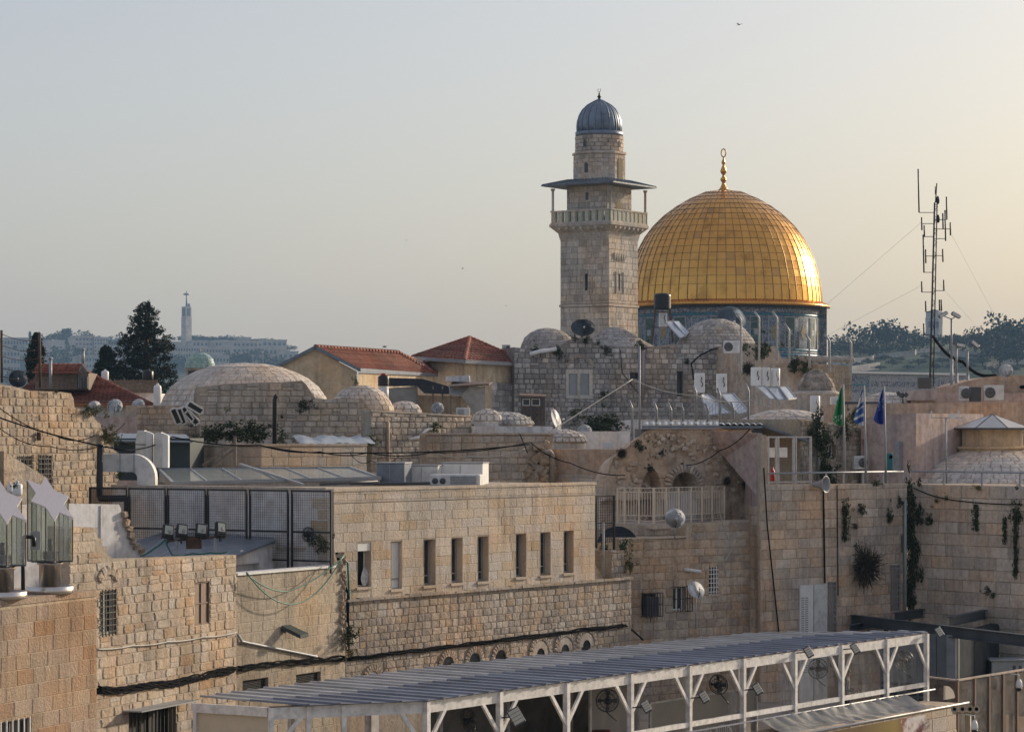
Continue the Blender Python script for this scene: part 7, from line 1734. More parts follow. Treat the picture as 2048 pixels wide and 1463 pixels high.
mb = MB(); mb.lathe([(.001,0),(.07,0)], 14, M=Matrix.Translation((p.x+.03,98.86,p.z+.5)) @ Matrix.Rotation(math.pi/2,4,'X')); mb.build('opening', BLACK, bn)
p2 = thing('peach_house', 'large peach plastered house with a rust awning below the antenna mast', 'house', P(1900, 900, 108)); PH2 = Frame((1829, 106), (2080, 109))
wall(p2, None, None, 31, 27, S_RIGHT, PL_PEACH, stones=False, thick=6, fr=PH2, top=[(1829,806),(2080,804)])
mb = MB(); mb.prism([P(1852,849,105), P(1925,848,105), P(1922,840,106.4), P(1862,842,106.4)], (0,0,-.06)); mb.build('rust_awning', pm("rust_awning", (.22,.08,.06), .7, var=.3, scale=4), p2)
mb = MB(); mb.box(P(1871,0,105.9).x, P(1919,0,105.9).x, 105.85, 105.95, Z(915,105.9), Z(862,105.9)); mb.build('white_panel', DIRTY_WHITE, p2)
lp = thing('leaning_board', 'grey board leaning against the peach house', 'board', P(1845,915,104)); mb = MB(); mb.prism([P(1833,908,104), P(1856,912,104), P(1859,880,105.2), P(1836,877,105.2)], (0,.05,0)); mb.build('board', GREY, lp)
up = thing('pink_roof_house', 'pink roof terrace house with low vaulted roof at the right edge', 'house', P(1950, 810, 116)); mb = MB(); mb.box(P(1828,0,116).x, P(2090,0,116).x, 116.5, 124, 27, Z(785,116)); mb.build('body', PL_PINK, up)
mb = MB(); n = 14; pts = [P(1905+180*k/n, 788-38*math.sin(math.pi*min(1,(k/n)*.62+.08))**.6, 117.5) for k in range(n+1)]; mb.prism(pts+[P(2085,790,117.5), P(1905,790,117.5)], (0,5,0)); mb.build('vaulted_roof', PL_PEACH, up)
mb = MB(); mb.prism([P(1820,800,116), P(1875,800,116), P(1875,778,116), P(1830,780,116)], (0,3,0)); mb.build('step_block', PL_PINK, up)
cu_ = thing('pyramid_cupola', 'small round turret with a pale pyramid glass roof on the right stone dome', 'cupola', P(1985, 897, 104)); D = 104; c_ = P(1985, 897, D)
mb = MB(); mb.lathe([(px(70,D),-.5),(px(70,D),-.02),(px(74,D),0),(px(74,D),.08),(px(64,D),.1),(px(64,D),Z(857,D)-c_.z)], 8, c_, smooth=False, a0=.2, a1=.2+2*math.pi); mb.build('turret_wall', PL_CREAM, cu_)
apx = P(1985,829,D); rim = [c_+Vector((px(82,D)*math.cos(.2+math.pi/4*k), px(82,D)*math.sin(.2+math.pi/4*k), Z(857,D)-c_.z)) for k in range(8)]
for k in range(8):
    a, b = rim[k], rim[(k+1)%8]; mb = MB(); mb.prism([a.lerp(apx,.02), b.lerp(apx,.02), apx], (0,0,.03)); mb.build('roof_pane', pm("cupola_pane", (.50,.48,.44), .3, var=.15) if "cupola_pane" not in bpy.data.materials else bpy.data.materials["cupola_pane"], cu_)
    mb = MB(); mb.bar(a, apx, .06); mb.bar(a, b, .06); mb.build('roof_rib', DGREY, cu_)
rdome(1990, 104, [(250,990),(225,972),(190,950),(150,932),(110,915),(70,903),(40,898),(0,897)], 'broad shallow stone-paved dome behind the right railing', S_DOME, MORTAR_L, .30, (.3,.45), 260, 'paved_dome')
ant = thing('tv_aerial', 'small white television aerial on a thin pole before the pyramid cupola', 'antenna', P(1893,968,98)); mb = MB(); mb.tube([P(1893,968,98), P(1892,835,98)], .03, 6); mb.bar(P(1862,835,98), P(1925,835,98), .03); mb.build('mast', STEEL, ant)
for x, h in ((1863,14),(1918,16)): mb = MB(); mb.cbox(tuple(P(x,828,98)), (.05,.05,px(h,98)), 0); mb.build('element', WHITE, ant)
mb = MB(); mb.cbox(tuple(P(1905,832,98)), (.2,.1,.18), .01); mb.build('amplifier', WHITE, ant)
# --- antenna mast
am = thing('antenna_mast', 'tall thin lattice antenna mast with many whip and dipole aerials', 'antenna', P(1863, 770, 126)); D = 126.0
def Q5(x, y): return P(1400+x/3.16, 330+y/3.16, D)
mtop, mbot = P(1871, 405, D), P(1862, 772, D); DARK = pm("mast_dark", (.045,.045,.05), .6, .3, var=.3)
for k in range(3):
    a = 2*math.pi*k/3; off = Vector((.11*math.cos(a), .11*math.sin(a), 0)); mb = MB(); mb.tube([mbot+off, mtop+off*.7], .03, 5); mb.build('mast_leg', DARK, am)
for k in range(46):
    t0 = k/46; t1 = (k+1)/46; p0, p1 = mbot.lerp(mtop, t0), mbot.lerp(mtop, t1); a = 2*math.pi*(k % 3)/3; b = 2*math.pi*((k+1) % 3)/3
    mb = MB(); mb.bar(p0+Vector((.11*math.cos(a), .11*math.sin(a), 0)), p1+Vector((.11*math.cos(b), .11*math.sin(b), 0)), .022); mb.bar(p0+Vector((.11*math.cos(a), .11*math.sin(a), 0)), p0+Vector((.11*math.cos(b), .11*math.sin(b), 0)), .022); mb.build('lacing', DARK, am)
mb = MB(); mb.tube([mtop, Q5(1497,115)], .03, 5); mb.tube([Q5(1487,185), Q5(1487,135)], .02, 5); mb.build('top_tube', DARK, am)
for (x0, ya, yb, yarm, side) in [(1384,25,300,300,0),(1402,330,412,370,0),(1418,380,455,452,0),(1415,440,680,678,0),(1427,532,620,575,0),(1402,735,803,803,0),(1427,858,928,926,0),(1415,1000,1078,1072,0),
                                 (1560,200,345,345,1),(1552,285,480,465,1),(1583,362,445,404,1),(1536,305,404,404,1),(1535,530,612,572,1),(1541,725,795,793,1),(1526,850,922,918,1),(1514,850,918,918,1)]:
    mb = MB(); mb.tube([Q5(x0+ (ya-yb)*.02, ya), Q5(x0, yb)], .036, 5); sb = mb.build('aerial', DARK, am)
    xm = 1400+ (1490-1400); mb = MB(); mb.bar(Q5(x0, yarm), mbot.lerp(mtop, (772-(330+yarm/3.16))/(772-405)), .03); mb.build('arm', DARK, sb)
for x, y in ((1503,220),(1505,338)): mb = MB(); mb.lathe([(.02,-.2),(.07,-.15),(.085,0),(.06,.12),(.02,.18)], 10, Q5(x,y)); mb.build('drum_unit', DARK, am)
for (a, b) in (((1395,365),(760,930)),((1400,760),(790,1090)),((1590,440),(1930,975)),((1500,740),(1830,1050))):
    mb = MB(); mb.tube([Q5(*a), Q5(*b)+Vector((0,2,0))], .005, 4); mb.build('guy_wire', STEEL, am)
cable('thick_black_cable', 'thick black cable bundle drooping from the antenna mast to the right roof', [P(1866,672,125.5), P(1925,723,122), P(1990,750,119), P(2060,770,117)], .075, CABLE, .25)
# floodlight poles
for x, yt, yb, hs_, lb in [(1903,636,800,[(1886,629,-.5),(1912,630,.5)],'pole with two floodlight heads right of the antenna mast'),(1913,690,802,[(1921,690,.2)],'pole with one drum-shaped floodlight below the twin-head pole'),(1935,700,800,[(1950,688,.7)],'short pole with a thin tilted floodlight near the right roof')]:
    D = 119; t = thing('floodlight_pole', lb, 'lamp post', P(x, yb, D)); mb = MB(); mb.tube([P(x,yb,D), P(x,(yb+yt)/2,D)], .07, 8); mb.tube([P(x,(yb+yt)/2,D), P(x,yt,D)], .045, 8); mb.build('pole', GREY, t)
    for hx, hy, ro in hs_:
        mb = MB(); mb.bar(P(x,yt+2,D), P(hx,hy+2,D), .04); mb.build('arm', GREY, t)
        mb = MB(Matrix.Translation(P(hx,hy,D)) @ Matrix.Rotation(ro, 4, 'Y')); mb.cbox((0,0,0), (.42,.3,.16), .03); mb.build('head', DGREY, t)
        mb = MB(Matrix.Translation(P(hx,hy,D)) @ Matrix.Rotation(ro, 4, 'Y')); mb.box(-.18,.18,-.16,-.12,-.06,.06); mb.build('lens', DIRTY_WHITE, t)
wk = thing('weathervane_lamp', 'small dark cluster of lamps on a post left of the pink roof', 'lamp', P(1805,815,114)); mb = MB(); mb.tube([P(1806,818,114), P(1806,785,114)], .04, 6); mb.build('post', DGREY, wk)
for x, y in ((1797,786),(1802,790),(1812,789)): mb = MB(Matrix.Translation(P(x,y,114)) @ Matrix.Rotation(x*.7,4,'Y')); mb.cbox((0,0,0),(.18,.12,.16),.02); mb.build('lamp_head', DGREY, wk)
tb = thing('dark_roof_bench', 'long dark table-like slab behind the flags', 'bench', P(1725,815,112)); mb = MB(); mb.box(P(1688,0,112).x,P(1772,0,112).x,112,112.6,Z(808,112),Z(803,112)); mb.build('slab', DGREY, tb)
for x in (1700,1715,1740,1760): mb = MB(); mb.box(P(x,0,112).x,P(x+4,0,112).x,112.1,112.5,Z(818,112),Z(808,112)-.002); mb.build('leg', DGREY, tb)
# ================================================================== SMALL THINGS IN FRONT
# star lanterns
ST_TOP = pm("brushed_star_plate", (.60,.56,.56), .32, .7, var=.08, scale=20)
LGL = clear_mat("lantern_glass", (.72,.78,.72), .16, .05, .22)
def star_lantern(x, D, label, s=1.0, ztop_px=1000):
    b = P(x, 1186, D); b.z = 26.80
    t = thing('star_lantern', label, 'lantern', b, .35); M0 = ROOTM[t.name]
    mb = MB(M0); mb.lathe([(.46,0),(.47,.02),(.47,.14),(.45,.15),(.45,.03),(.001,.02)], 40); mb.build('tray', STAINLESS, t)
    mb = MB(M0); mb.lathe([(.22,.02),(.22,.56),(.26,.58),(.26,.62)], 36); mb.build('drum_base', STAINLESS, t)
    R_o, R_i = .47, .27; pts = []
    for k in range(12):
        a = math.pi/6*k + math.pi/6; r_ = R_o if k % 2 == 0 else R_i; pts.append((r_*math.cos(a), r_*math.sin(a)))
    def zt(p): return 1.86 - 1.0*(p[0]*.42 - p[1]*.90)        # slanting top
    z0 = .66
    for k in range(12):
        a, c = pts[k], pts[(k+1) % 12]; mb = MB(M0); mb.add([(a[0],a[1],z0),(c[0],c[1],z0),(c[0],c[1],zt(c)),(a[0],a[1],zt(a))], [(0,1,2,3)]); mb.build('glass_pane', LGL, t)
        mb = MB(M0); mb.bar((a[0],a[1],z0), (a[0],a[1],zt(a)), .022 if k % 2 == 0 else .016); mb.build('mullion', pm("bronze_mullion", (.22,.16,.11), .4, .6) if "bronze_mullion" not in bpy.data.materials else bpy.data.materials["bronze_mullion"], t)
    mb = MB(M0); mb.prism([(p[0]*1.04,p[1]*1.04,zt(p)+.004) for p in pts], (0,0,.025)); mb.build('star_plate', ST_TOP, t)
    mb = MB(M0); mb.prism([(p[0]*1.02,p[1]*1.02,z0-.03) for p in pts], (0,0,.028)); mb.build('star_base', DGREY, t)
    mb = MB(M0); mb.cbox((.02,0,z0+.10), (.3,.25,.16), .02); mb.lathe([(.05,z0+.18),(.05,z0+.42)], 10, (0,0,0)); mb.build('burner', BLACK, t)
    return t
star_lantern(100, 54.9, 'star-topped glass lantern on a steel drum, fully in view on the tan corner building')
star_lantern(5, 53.1, 'second star-topped glass lantern cut off by the left edge')
hl = thing('black_pipe_rail', 'black bent pipe handrail between the two star lanterns', 'handrail', P(55,1190,54)); mb = MB(); mb.tube([P(46,1195,53.9), P(46,1076,53.9), P(48,1073,53.9), P(65,1073,53.9), P(68,1076,53.9), P(68,1092,53.9)], .04, 8); mb.build('rail', BLACKP, hl)
mb = MB(Matrix.Translation(P(71,1080,54.0)) @ Matrix.Rotation(.4,4,'Z')); mb.cbox((0,0,0),(.2,.03,.36),.008); mb.build('grey_plate', GREY, hl)
# four floodlights on a bracket
fb = thing('floodlight_bracket', 'rusty bracket carrying wiring box below the four black floodlights', 'bracket', P(390,1110,71.8)); D = 71.8
mb = MB(); mb.bar(P(334,1081,D), P(451,1073,D), .05, .06); mb.build('crossbar', RUST, fb)
for x, y0, y1 in ((353,1080,1112),(430,1075,1104)): mb = MB(); mb.bar(P(x,y0,D), P(x,y1,D), .07); mb.build('leg', STEEL, fb)
mb = MB(); mb.cbox(tuple(P(388,1084,D+.15)), (.40,.2,.33), .01); mb.build('wiring_box', RUST, fb)
FL2 = pm("floodlight_glass", (.42,.44,.36), .15, var=.15, spec=.7)
for x, y, rz, lb in ((337,1061,.45,'leftmost of four black floodlights'),(365,1060,.4,'second from left of four black floodlights'),(403,1059,.4,'third from left of four black floodlights'),(442,1056,.75,'rightmost of four black floodlights')):
    p = P(x,y,D-.1); t = thing('floodlight', lb+' on the rusty bracket', 'lamp', p, rz, 'four floodlights on the rusty bracket'); Mx = ROOTM[t.name] @ Matrix.Rotation(math.radians(-12),4,'X') @ Matrix.Rotation(math.radians(8),4,'Y')
    mb = MB(Mx); mb.cbox((0,.03,0),(.30,.12,.34),.02); mb.build('housing', BLACK, t)
    mb = MB(Mx); mb.box(-.11,.11,-.036,-.031,-.09,.13); mb.build('lens', FL2, t); mb = MB(Mx); mb.lathe([(.001,0),(.05,.0),(.03,.012)], 12, M=Mx @ Matrix.Translation((.02,-.038,-.02)) @ Matrix.Rotation(math.pi/2,4,'X')); mb.build('bulb', GREY, t)
    mb = MB(Mx); mb.box(-.16,.16,-.02,.1,-.20,-.172); mb.box(-.02,.02,0,.06,-.34,-.20); mb.build('yoke', BLACK, t)
# wall-mounted floodlight on the block wall
t = thing('wall_floodlight', 'dark green floodlight with a visor on the block wall', 'lamp', W2.at(575,1260,.3), W2.rz)
mb = MB(W2.M); u, z = W2.uz(570,1258); mb.prism([(u-.25,-.05,z+.12),(u+.15,-.05,z+.12),(u+.35,-.5,z-.10),(u-.05,-.5,z-.12)], (0,0,-.10)); mb.build('visor', pm("dark_green_metal", (.03,.045,.042), .5), t)
mb = MB(W2.M); mb.tube([(u-.15,0,z),(u-.18,-.12,z-.05)], .04, 6); mb.build('bracket', DGREY, t)
# fan behind the fence
mf = make_fan(LF.at(625,1068,.18), LF.rz, 0.0, 'round dark fan on the white wall behind the mesh fence', r_=.2)
# cables along the lower walls
def on(fr_, pts, w=.06, wob=.02): return [fr_.at(x, y, w+R.uniform(-wob,wob)) for x, y in pts]
def bundle(name, label, fr_, base, n, r_, spread, mat=CABLE, cat='cable'):
    mb = MB()
    for k in range(n):
        pts = []; ph_ = R.random()*6
        for i in range(len(base)-1):
            for q in range(7):
                s = q/7; x = base[i][0]+(base[i+1][0]-base[i][0])*s; y = base[i][1]+(base[i+1][1]-base[i][1])*s
                pts.append(fr_.at(x, y+spread*math.sin(x*.03+ph_)+spread*.6*math.sin(x*.11+ph_*2), .05+.04*k/n))
        pts.append(fr_.at(base[-1][0], base[-1][1], .06)); mb.tube(pts, r_*R.uniform(.7,1.3), 5)
    t = thing(name, label, cat, fr_.at(*base[0])); mb.build('cable_strands', mat, t, kind='stuff'); return t
bundle('cable_bundle', 'thick sagging bundle of black cables along the rubble wall', W1, [(190,1378),(250,1378),(330,1366),(400,1352),(471,1335)], 9, .025, 5)
bundle('cable_bundle', 'black cable bundle along the foot of the block wall', W2, [(472,1335),(530,1330),(590,1322),(640,1318),(690,1316)], 8, .024, 4)
bundle('cable_bundle', 'black cable bundle running along the ledge of the dressed wall', LW, [(692,1316),(760,1309),(860,1296),(960,1284),(1060,1272),(1150,1260),(1215,1254),(1245,1249)], 6, .022, 2.5)
cable('loose_cable', 'black cable dropping from the ledge end to the pergola roof', [LW.at(1245,1249,.1), MW.at(1278,1278,.2)], .03, CABLE, -.02)
cable('pale_conduit', 'thin pale conduit along the rubble wall under the windows', on(W1, [(190,1297),(260,1290),(330,1282),(400,1273),(468,1264)]), .018, CABLE_W, .03)
cable('grey_conduit', 'straight grey conduit slanting down across the block wall', on(W2, [(472,1268),(480,1282),(630,1312)], .06, 0), .035, STEEL, 0)
for pts, sg, lb in [([(473,1143,.3),(668,1108,.3)],1.05,'long green hose loop hanging on the block wall'),([(473,1146,.3),(560,1182,.2),(668,1112,.3)],.12,'second shallow green hose loop on the block wall')]:
    cable('green_hose', lb, [W2.at(*q) for q in pts], .018, CABLE_G, sg, 24, cat='hose')
cable('green_hose', 'green hose bundle hanging down the limestone building corner', [FA.at(672,1106,.15), FA.at(684,1125,.2), FA.at(690,1200,.15), FA.at(688,1250,.12), FA.at(691,1305,.1)], .03, CABLE_G, 0, 8, cat='hose')
cable('black_riser', 'black cable riser down the limestone building corner', [FA.at(668,1104,.1), FA.at(684,1190,.2), FA.at(687,1300,.15)], .045, CABLE, .02)
cable('green_hose', 'green hose trailing along the top of the rubble wall', [P(280,1112,71.6), P(310,1095,71.6), P(330,1078,71.5), P(345,1110,71.5), P(385,1106,71.5), P(420,1104,71.5), P(455,1103,71.5)], .02, CABLE_G, .03, 10, cat='hose')
plant(W2.at(688,1270,.2), .2, 'dark', 'dark weed at the joint between block wall and dressed wall'); plant(W2.at(687,1305,.25), .12, 'dry', 'yellowish weed on the ledge below the dark weed')
# weathered chunk between block wall and limestone corner
cw = thing('broken_wall_end', 'broken dark rubble strip at the limestone building corner', 'wall', P(680,1300,75)); qs = []
for k in range(60): 
    y = 1108+3.2*k; qs.append((Matrix.Translation(W2.at(R.uniform(678,690), y, .0)) @ Matrix.Rotation(R.uniform(-.4,.4),4,'Y') @ Matrix.Diagonal((R.uniform(.08,.2),R.uniform(.03,.09),R.uniform(.06,.13),1)), 1))
put_stones(cw, qs, 'rough', S_WARMRUB)
mb = MB(); mb.box(P(668,0,74.6).x, P(690,0,74.6).x, 74.6, 77.5, 20.6, 25.46); mb.build('core', MORTAR_G, cw)
# overhead cables
for pts, r_, sg, mt, lb in [([P(-20,828,76), P(250,900,78), P(345,873,88), P(520,890,88), P(700,905,89), P(1060,888,92)], .022, .10, CABLE, 'long black overhead cable crossing in front of the old stone house and parapet'),
        ([P(-20,800,76), P(110,870,77.5), P(190,870,79), P(250,846,88)], .016, .15, CABLE, 'upper thin cable draped across the old stone house'),
        ([P(-20,840,75), P(100,892,76.5), P(230,878,80), P(345,873,88)], .014, .2, CABLE, 'lower thin cable draped across the old stone house'),
        ([P(520,890,88), P(640,903,88.4), P(735,905,88.6), P(860,905,90), P(1060,884,93)], .018, .10, CABLE, 'tangled black cable crossing the mid walls below the coping'),
        ([P(700,905,89), P(742,920,89), P(800,910,90)], .012, .2, CABLE, 'slack loop of thin black cable near the coped wall corner'),
        ([P(860,900,91), P(940,912,91), P(1050,897,92)], .016, .12, CABLE_W, 'pale cable sagging before the weathered wall'),
        ([P(1062,885,92), P(1140,925,91.5), P(1250,950,91)], .018, .12, CABLE, 'black cable running down to the ruined arch'),
        ([P(1040,868,98), P(1055,905,96)], .02, 0, CABLE, 'short black cable down the weathered wall'),
        ([P(1095,866,104), P(1265,758,108)], .022, .0, CABLE_W, 'pale taut cable rising to the fence pole'),
        ([P(1265,758,108), P(1390,790,109), P(1500,800,111), P(1700,850,112)], .018, .15, CABLE_W, 'pale cable sagging in front of the solar heaters'),
        ([P(1372,930,92), P(1440,900,91), P(1500,857,90)], .018, .12, CABLE, 'dark cable rising over the pink plaster beside the ruined arch'),
        ([R1.at(1487+36,935,.1) , R1.at(1530,1050,.1), R1.at(1553,1262,.1)], .025, 0, CABLE, 'black cable hanging down the stone pier'),
        ([R1.at(1644,968,.06), R1.at(1647,1165,.06)], .03, 0, CABLE, 'straight dark cable down the pier wall to the gate'),
        ([R1.at(1672,970,.05), R1.at(1674,1190,.05)], .018, 0, CABLE, 'thin dark cable right of the straight cable on the pier wall'),
        ([R2.at(1830,975,.08), R2.at(1900,998,.08), R2.at(2048,1008,.08)], .02, .05, CABLE, 'dark cable sagging along the right-hand block wall'),
        ([MW.at(1428,1028,.3), MW.at(1440,1060,.25), MW.at(1456,1098,.2), MW.at(1444,1120,.15)], .02, 0, CABLE_W, 'pale flex curling down from the terrace railing'),
        ([OB.at(1285,800,.2), OB.at(1243,745,.1), OB.at(1240,700,.1)], .02, 0, CABLE, 'dark cable up the face of the old grey building'),
        ([OB.at(1385,760,.2), OB.at(1380,728,.2), OB.at(1410,705,.2), OB.at(1445,697,.2)], .04, -.1, CABLE, 'thick dark cable curving up to the air conditioner on the old grey building')]:
    cable('overhead_cable' if pts[0].y < 100 else 'roof_cable', lb, pts, r_, mt, sg)
# chain-link posts at the far left
lf = thing('wire_fence', 'rusty posts with loose wire strands at the far left rooftop', 'fence', P(5,780,100)); 
for x, yt, yb in ((4,660,765),(80,665,775)): mb = MB(); mb.tube([P(x,yb,100), P(x-1,yt,100)], .05, 6); mb.build('post', RUST, lf)
for k, (ya, yb) in enumerate([(668,680),(690,700),(712,716),(735,738),(752,756)]):
    mb = MB(); mb.tube([P(4+76*i/10, ya+(yb-ya)*i/10+6*math.sin(math.pi*i/10), 100) for i in range(11)], .012, 4); mb.build('wire', RUST, lf)
# plants on the old stone house
for x, y, r_, k, lb in [(203,868,.26,'dry','yellow-green bush on the sloping end of the old stone house'),(165,818,.14,'shrub','small green plant on the stepped wall top'),(180,822,.16,'dry','yellow plant hanging over the stepped wall top'),(100,783,.06,'shrub','tiny green weed on the old stone house top'),(222,880,.14,'dry','dry grass tuft below the yellow-green bush'),(240,950,.1,'shrub','green potted plant seen under the white duct'),(30,970,.08,'shrub','green weed beside the white bucket')]:
    plant(W0.at(x, y, .2) if x < 215 and y < 900 else P(x, y, 78 if y < 960 else 72), r_, k, lb)
for x, y, r_, k, lb in [(1212,1105,.25,'dark','dark bush beside the large black dish'),(1248,1095,.2,'shrub','green weed above the terrace wall corner'),(1258,1125,.22,'dry','yellow-green creeper down the terrace wall corner'),(1212,1140,.22,'dark','dark bush at the foot of the thin steel post')]: plant(P(x, y, 86.3), r_, k, lb, sc3=(.8,.8,1.3))
mb = MB(); mb.tube([P(1207,1152,84.8), P(1207,1045,84.8)], .04, 6); tag(mb.build('steel_post', STEEL, at=P(1207,1152,84.8)), 'thin steel post at the right end of the limestone building', 'post')
gf = thing('black_gate_frame', 'black mesh gate frame between limestone building and cream railing', 'gate', P(1210,1100,87)); GF = Frame((1192,86.5),(1228,87.2))
mb = MB(GF.M)
for u in (0, GF.L): mb.box(u-.03,u+.03,-.03,.03,Z(1100,87),Z(990,87))
for y in (990,1044): mb.box(0,GF.L,-.025,.025,Z(y+2,87),Z(y,87))
mb.build('frame', BLACK, gf); mb = MB(GF.M)
for k in range(1,8): u = GF.L*k/8; mb.box(u-.005,u+.005,-.005,.005,Z(1098,87),Z(992,87))
for k in range(1,20): z = Z(1098,87)+(Z(992,87)-Z(1098,87))*k/20; mb.box(0,GF.L,-.004,.004,z-.005,z+.005)
mb.build('mesh_infill', BLACK, gf)
sw = thing('stub_wall', 'short rough stone stub wall between limestone building and terrace wall', 'wall', P(1225,1170,86)); SWf = Frame((1222,85.6),(1252,86.4))
wall(sw, None, None, Z(1100,86), 24, S_DRESSED, MORTAR, (.2,.25), (.2,.4), 'rough', thick=1.2, joint=.02, depth=.03, seed=171, fr=SWf)
mb = MB(); mb.prism([P(1190,1170,85.2), P(1225,1160,86), P(1225,1085,86.6), P(1190,1085,86.6)], (0,.2,0)); tag(mb.build('recess_wall', PL_CREAM, at=P(1200,1165,86)), 'dim cream recess wall behind the thin steel post', 'wall')

# ================================================================== FAR HILLS, TREES, HAZE
def hill(name, x0, x1, D0, D1, prof, mat, zb=8, nz_=30, nx=120, amp=3.0):
    """ridge at depth D1 following the pixel profile, falling towards D0"""
    ys_ = [p[0] for p in prof]; vs = []
    for i in range(nx+1):
        x = x0+(x1-x0)*i/nx; yr = float(np.interp(x, ys_, [p[1] for p in prof])); zr = Z(yr, D1)
        for j in range(nz_+1):
            s = j/nz_; D = D0+(D1-D0)*min(1, s/.8) + (D1-D0)*.5*max(0, s-.8)/.2
            h = (min(1, s/.8))**.8 if s <= .8 else 1-.5*((s-.8)/.2)
            X = (x-HX)*(D1)/F*(.75+.25*min(1, s/.8)) if False else (x-HX)*D/F
            vs.append((X, D, zb+(zr-zb)*h + amp*mnoise.fractal((X*.006, D*.006, 0), 1, 2, 3)*(h)))
    o = MB(); o.add(vs, [(i*(nz_+1)+j, (i+1)*(nz_+1)+j, (i+1)*(nz_+1)+j+1, i*(nz_+1)+j+1) for i in range(nx) for j in range(nz_)], True); return struct(o.build(name, mat))
HILLM = stone_mat("hill_scrub", [(.05,.06,.038),(.05,.06,.038)], stain=.9, grain=.05, bump=0, stain_scale=.012, dark=(.5,.55,.5))
GRASS = stone_mat("hill_grass", [(.05,.075,.035),(.05,.075,.035)], stain=.8, grain=.08, bump=0, stain_scale=.02, dark=(.6,.6,.55))
LHP = [(-500,690),(0,690),(140,684),(300,684),(480,686),(560,694),(610,712),(680,760),(760,860)]
hill('far_hill', -500, 760, 1400, 2400, LHP, HILLM)
RHP = [(1240,780),(1500,722),(1640,700),(1700,690),(1780,690),(1850,684),(1950,688),(2048,684),(2600,690)]
hill('olive_hill', 1240, 2600, 700, 1250, RHP, GRASS, amp=2)
def hill_depth(x, y, D0, D1, prof, zb=8):
    """depth at which the hill's surface is seen at pixel (x, y)"""
    zr = Z(float(np.interp(x, [p[0] for p in prof], [p[1] for p in prof])), D1); best = (1e9, D1)
    for k in range(200):
        D = D0+(D1-D0)*k/199; z = zb+(zr-zb)*((D-D0)/(D1-D0))**.8; e = abs((HY-(z-CZ)*F/D)-y); best = min(best, (e, D))
    return best[1]
# far trees
def far_tree(seed, style):
    g = random.Random(seed)
    if style == 'round': cs = [(g.gauss(0,.33), g.gauss(0,.33), .62+g.gauss(0,.17)) for _ in range(30)]; v, f = leaf_cloud(cs, 26, .2, .075, seed, 1.3)
    elif style == 'pine': cs = [(g.gauss(0,.42), g.gauss(0,.42), .74+g.gauss(0,.09)-.1*abs(g.gauss(0,.4))) for _ in range(34)]; v, f = leaf_cloud(cs, 26, .17, .07, seed, 1.3)
    else: cs = [(g.gauss(0,.09*(1.1-q)), g.gauss(0,.09*(1.1-q)), .1+.85*q) for q in [k/24 for k in range(25)]]; v, f = leaf_cloud(cs, 26, .1, .06, seed, 1.5)
    return np_mesh('crown', v, f, LEAF_F)
FT = {s: [far_tree(i+10*j, s) for i in range(2)] for j, s in enumerate(('round','pine','cypress'))}
tk = MB(); tk.tube([(0,0,-.1),(.01,0,.3),(0,.01,.75)], [.035,.028,.012], 6); tko = tk.build('trunk', BARK); TRUNK = tko.data; bpy.data.objects.remove(tko)
def put_tree(x, yt, yb, D, style, label, group, wk_=1.0, name='tree'):
    p = P(x, yb, D); h = px(yb-yt, D); t = thing(name, label, 'tree', p, R.random()*6, group); t.scale = (h*wk_, h*wk_, h)
    for nm, me in (('crown', R.choice(FT[style])), ('trunk', TRUNK)):
        o = bpy.data.objects.new(nm, me); o.parent = t; col.objects.link(o)
for x, yt, yb, st, w in [(100,664,700,'round',1),(116,664,692,'round',1.2),(128,657,700,'cypress',1),(137,656,700,'cypress',1.2),(143,664,700,'round',1),(175,664,690,'round',1.3),(60,662,700,'cypress',.6),(30,690,730,'cypress',1),(112,695,740,'round',1.1),(145,690,725,'round',1.1),(225,672,700,'round',1.5),(240,678,705,'round',1),
                         (375,670,690,'pine',2),(398,671,690,'pine',2),(420,673,692,'pine',2),(442,672,692,'pine',2),(462,671,695,'round',1.6),(500,677,694,'pine',2),(365,710,740,'round',1.3),(430,712,742,'round',1.2),(475,703,735,'round',1.3),(495,705,735,'round',1.3),(516,700,735,'round',1.2),(540,712,740,'round',1.4),(338,705,740,'round',1.3),(560,715,745,'round',1.4),(580,690,702,'round',1.5),(545,678,690,'pine',2),(520,676,690,'pine',2),(20,735,770,'round',1.4)]:
    put_tree(x, yt, yb+2, hill_depth(x, max(yb, 694), 1400, 2400, LHP), st, 'hazy dark tree among the pale buildings on the far hill', 'trees on the far hill', w)
for x, yt, yb, st, w in [(1745,646,700,'round',1.15),(1775,648,700,'round',1.1),(1797,660,700,'round',1.0),(1828,665,700,'round',1.0),(1845,672,702,'round',1),(1900,672,702,'pine',1.5),(1925,671,702,'pine',1.5),(1950,672,705,'round',1.3),(1990,655,715,'round',1.0),(2010,650,720,'round',1.0),(2028,634,715,'round',.9),(2046,645,720,'round',.9),(1972,662,712,'round',1.2),(2000,680,735,'round',1.1),(2035,685,735,'round',1.1),(1680,680,712,'round',1.4),(1700,682,715,'round',1.4),(1720,680,712,'round',1.3),(1662,676,708,'round',1.2),(1745,682,716,'round',1.2),(1805,682,712,'round',1.2)]:
    put_tree(x, yt-3, yb+2, hill_depth(x, max(yb, 698), 700, 1250, RHP), st, 'dark rounded tree on the green hill at the right', 'trees on the right hill', w)
for k, (x, y) in enumerate([(1715,735),(1735,728),(1760,738),(1785,730),(1800,722),(1815,736),(1838,728),(1850,716),(1885,726),(1900,738),(1920,722),(1940,735),(1965,728),(1985,742),(2005,748),(2025,742),(2040,736),(1872,738),(1768,720),(1955,716)]):
    put_tree(x, y-R.uniform(6,13), y+2, hill_depth(x, y, 700, 1250, RHP), 'round', 'low shrub on the grassy right hill', 'shrubs on the right hill', R.uniform(1.2,2.2), name='shrub')
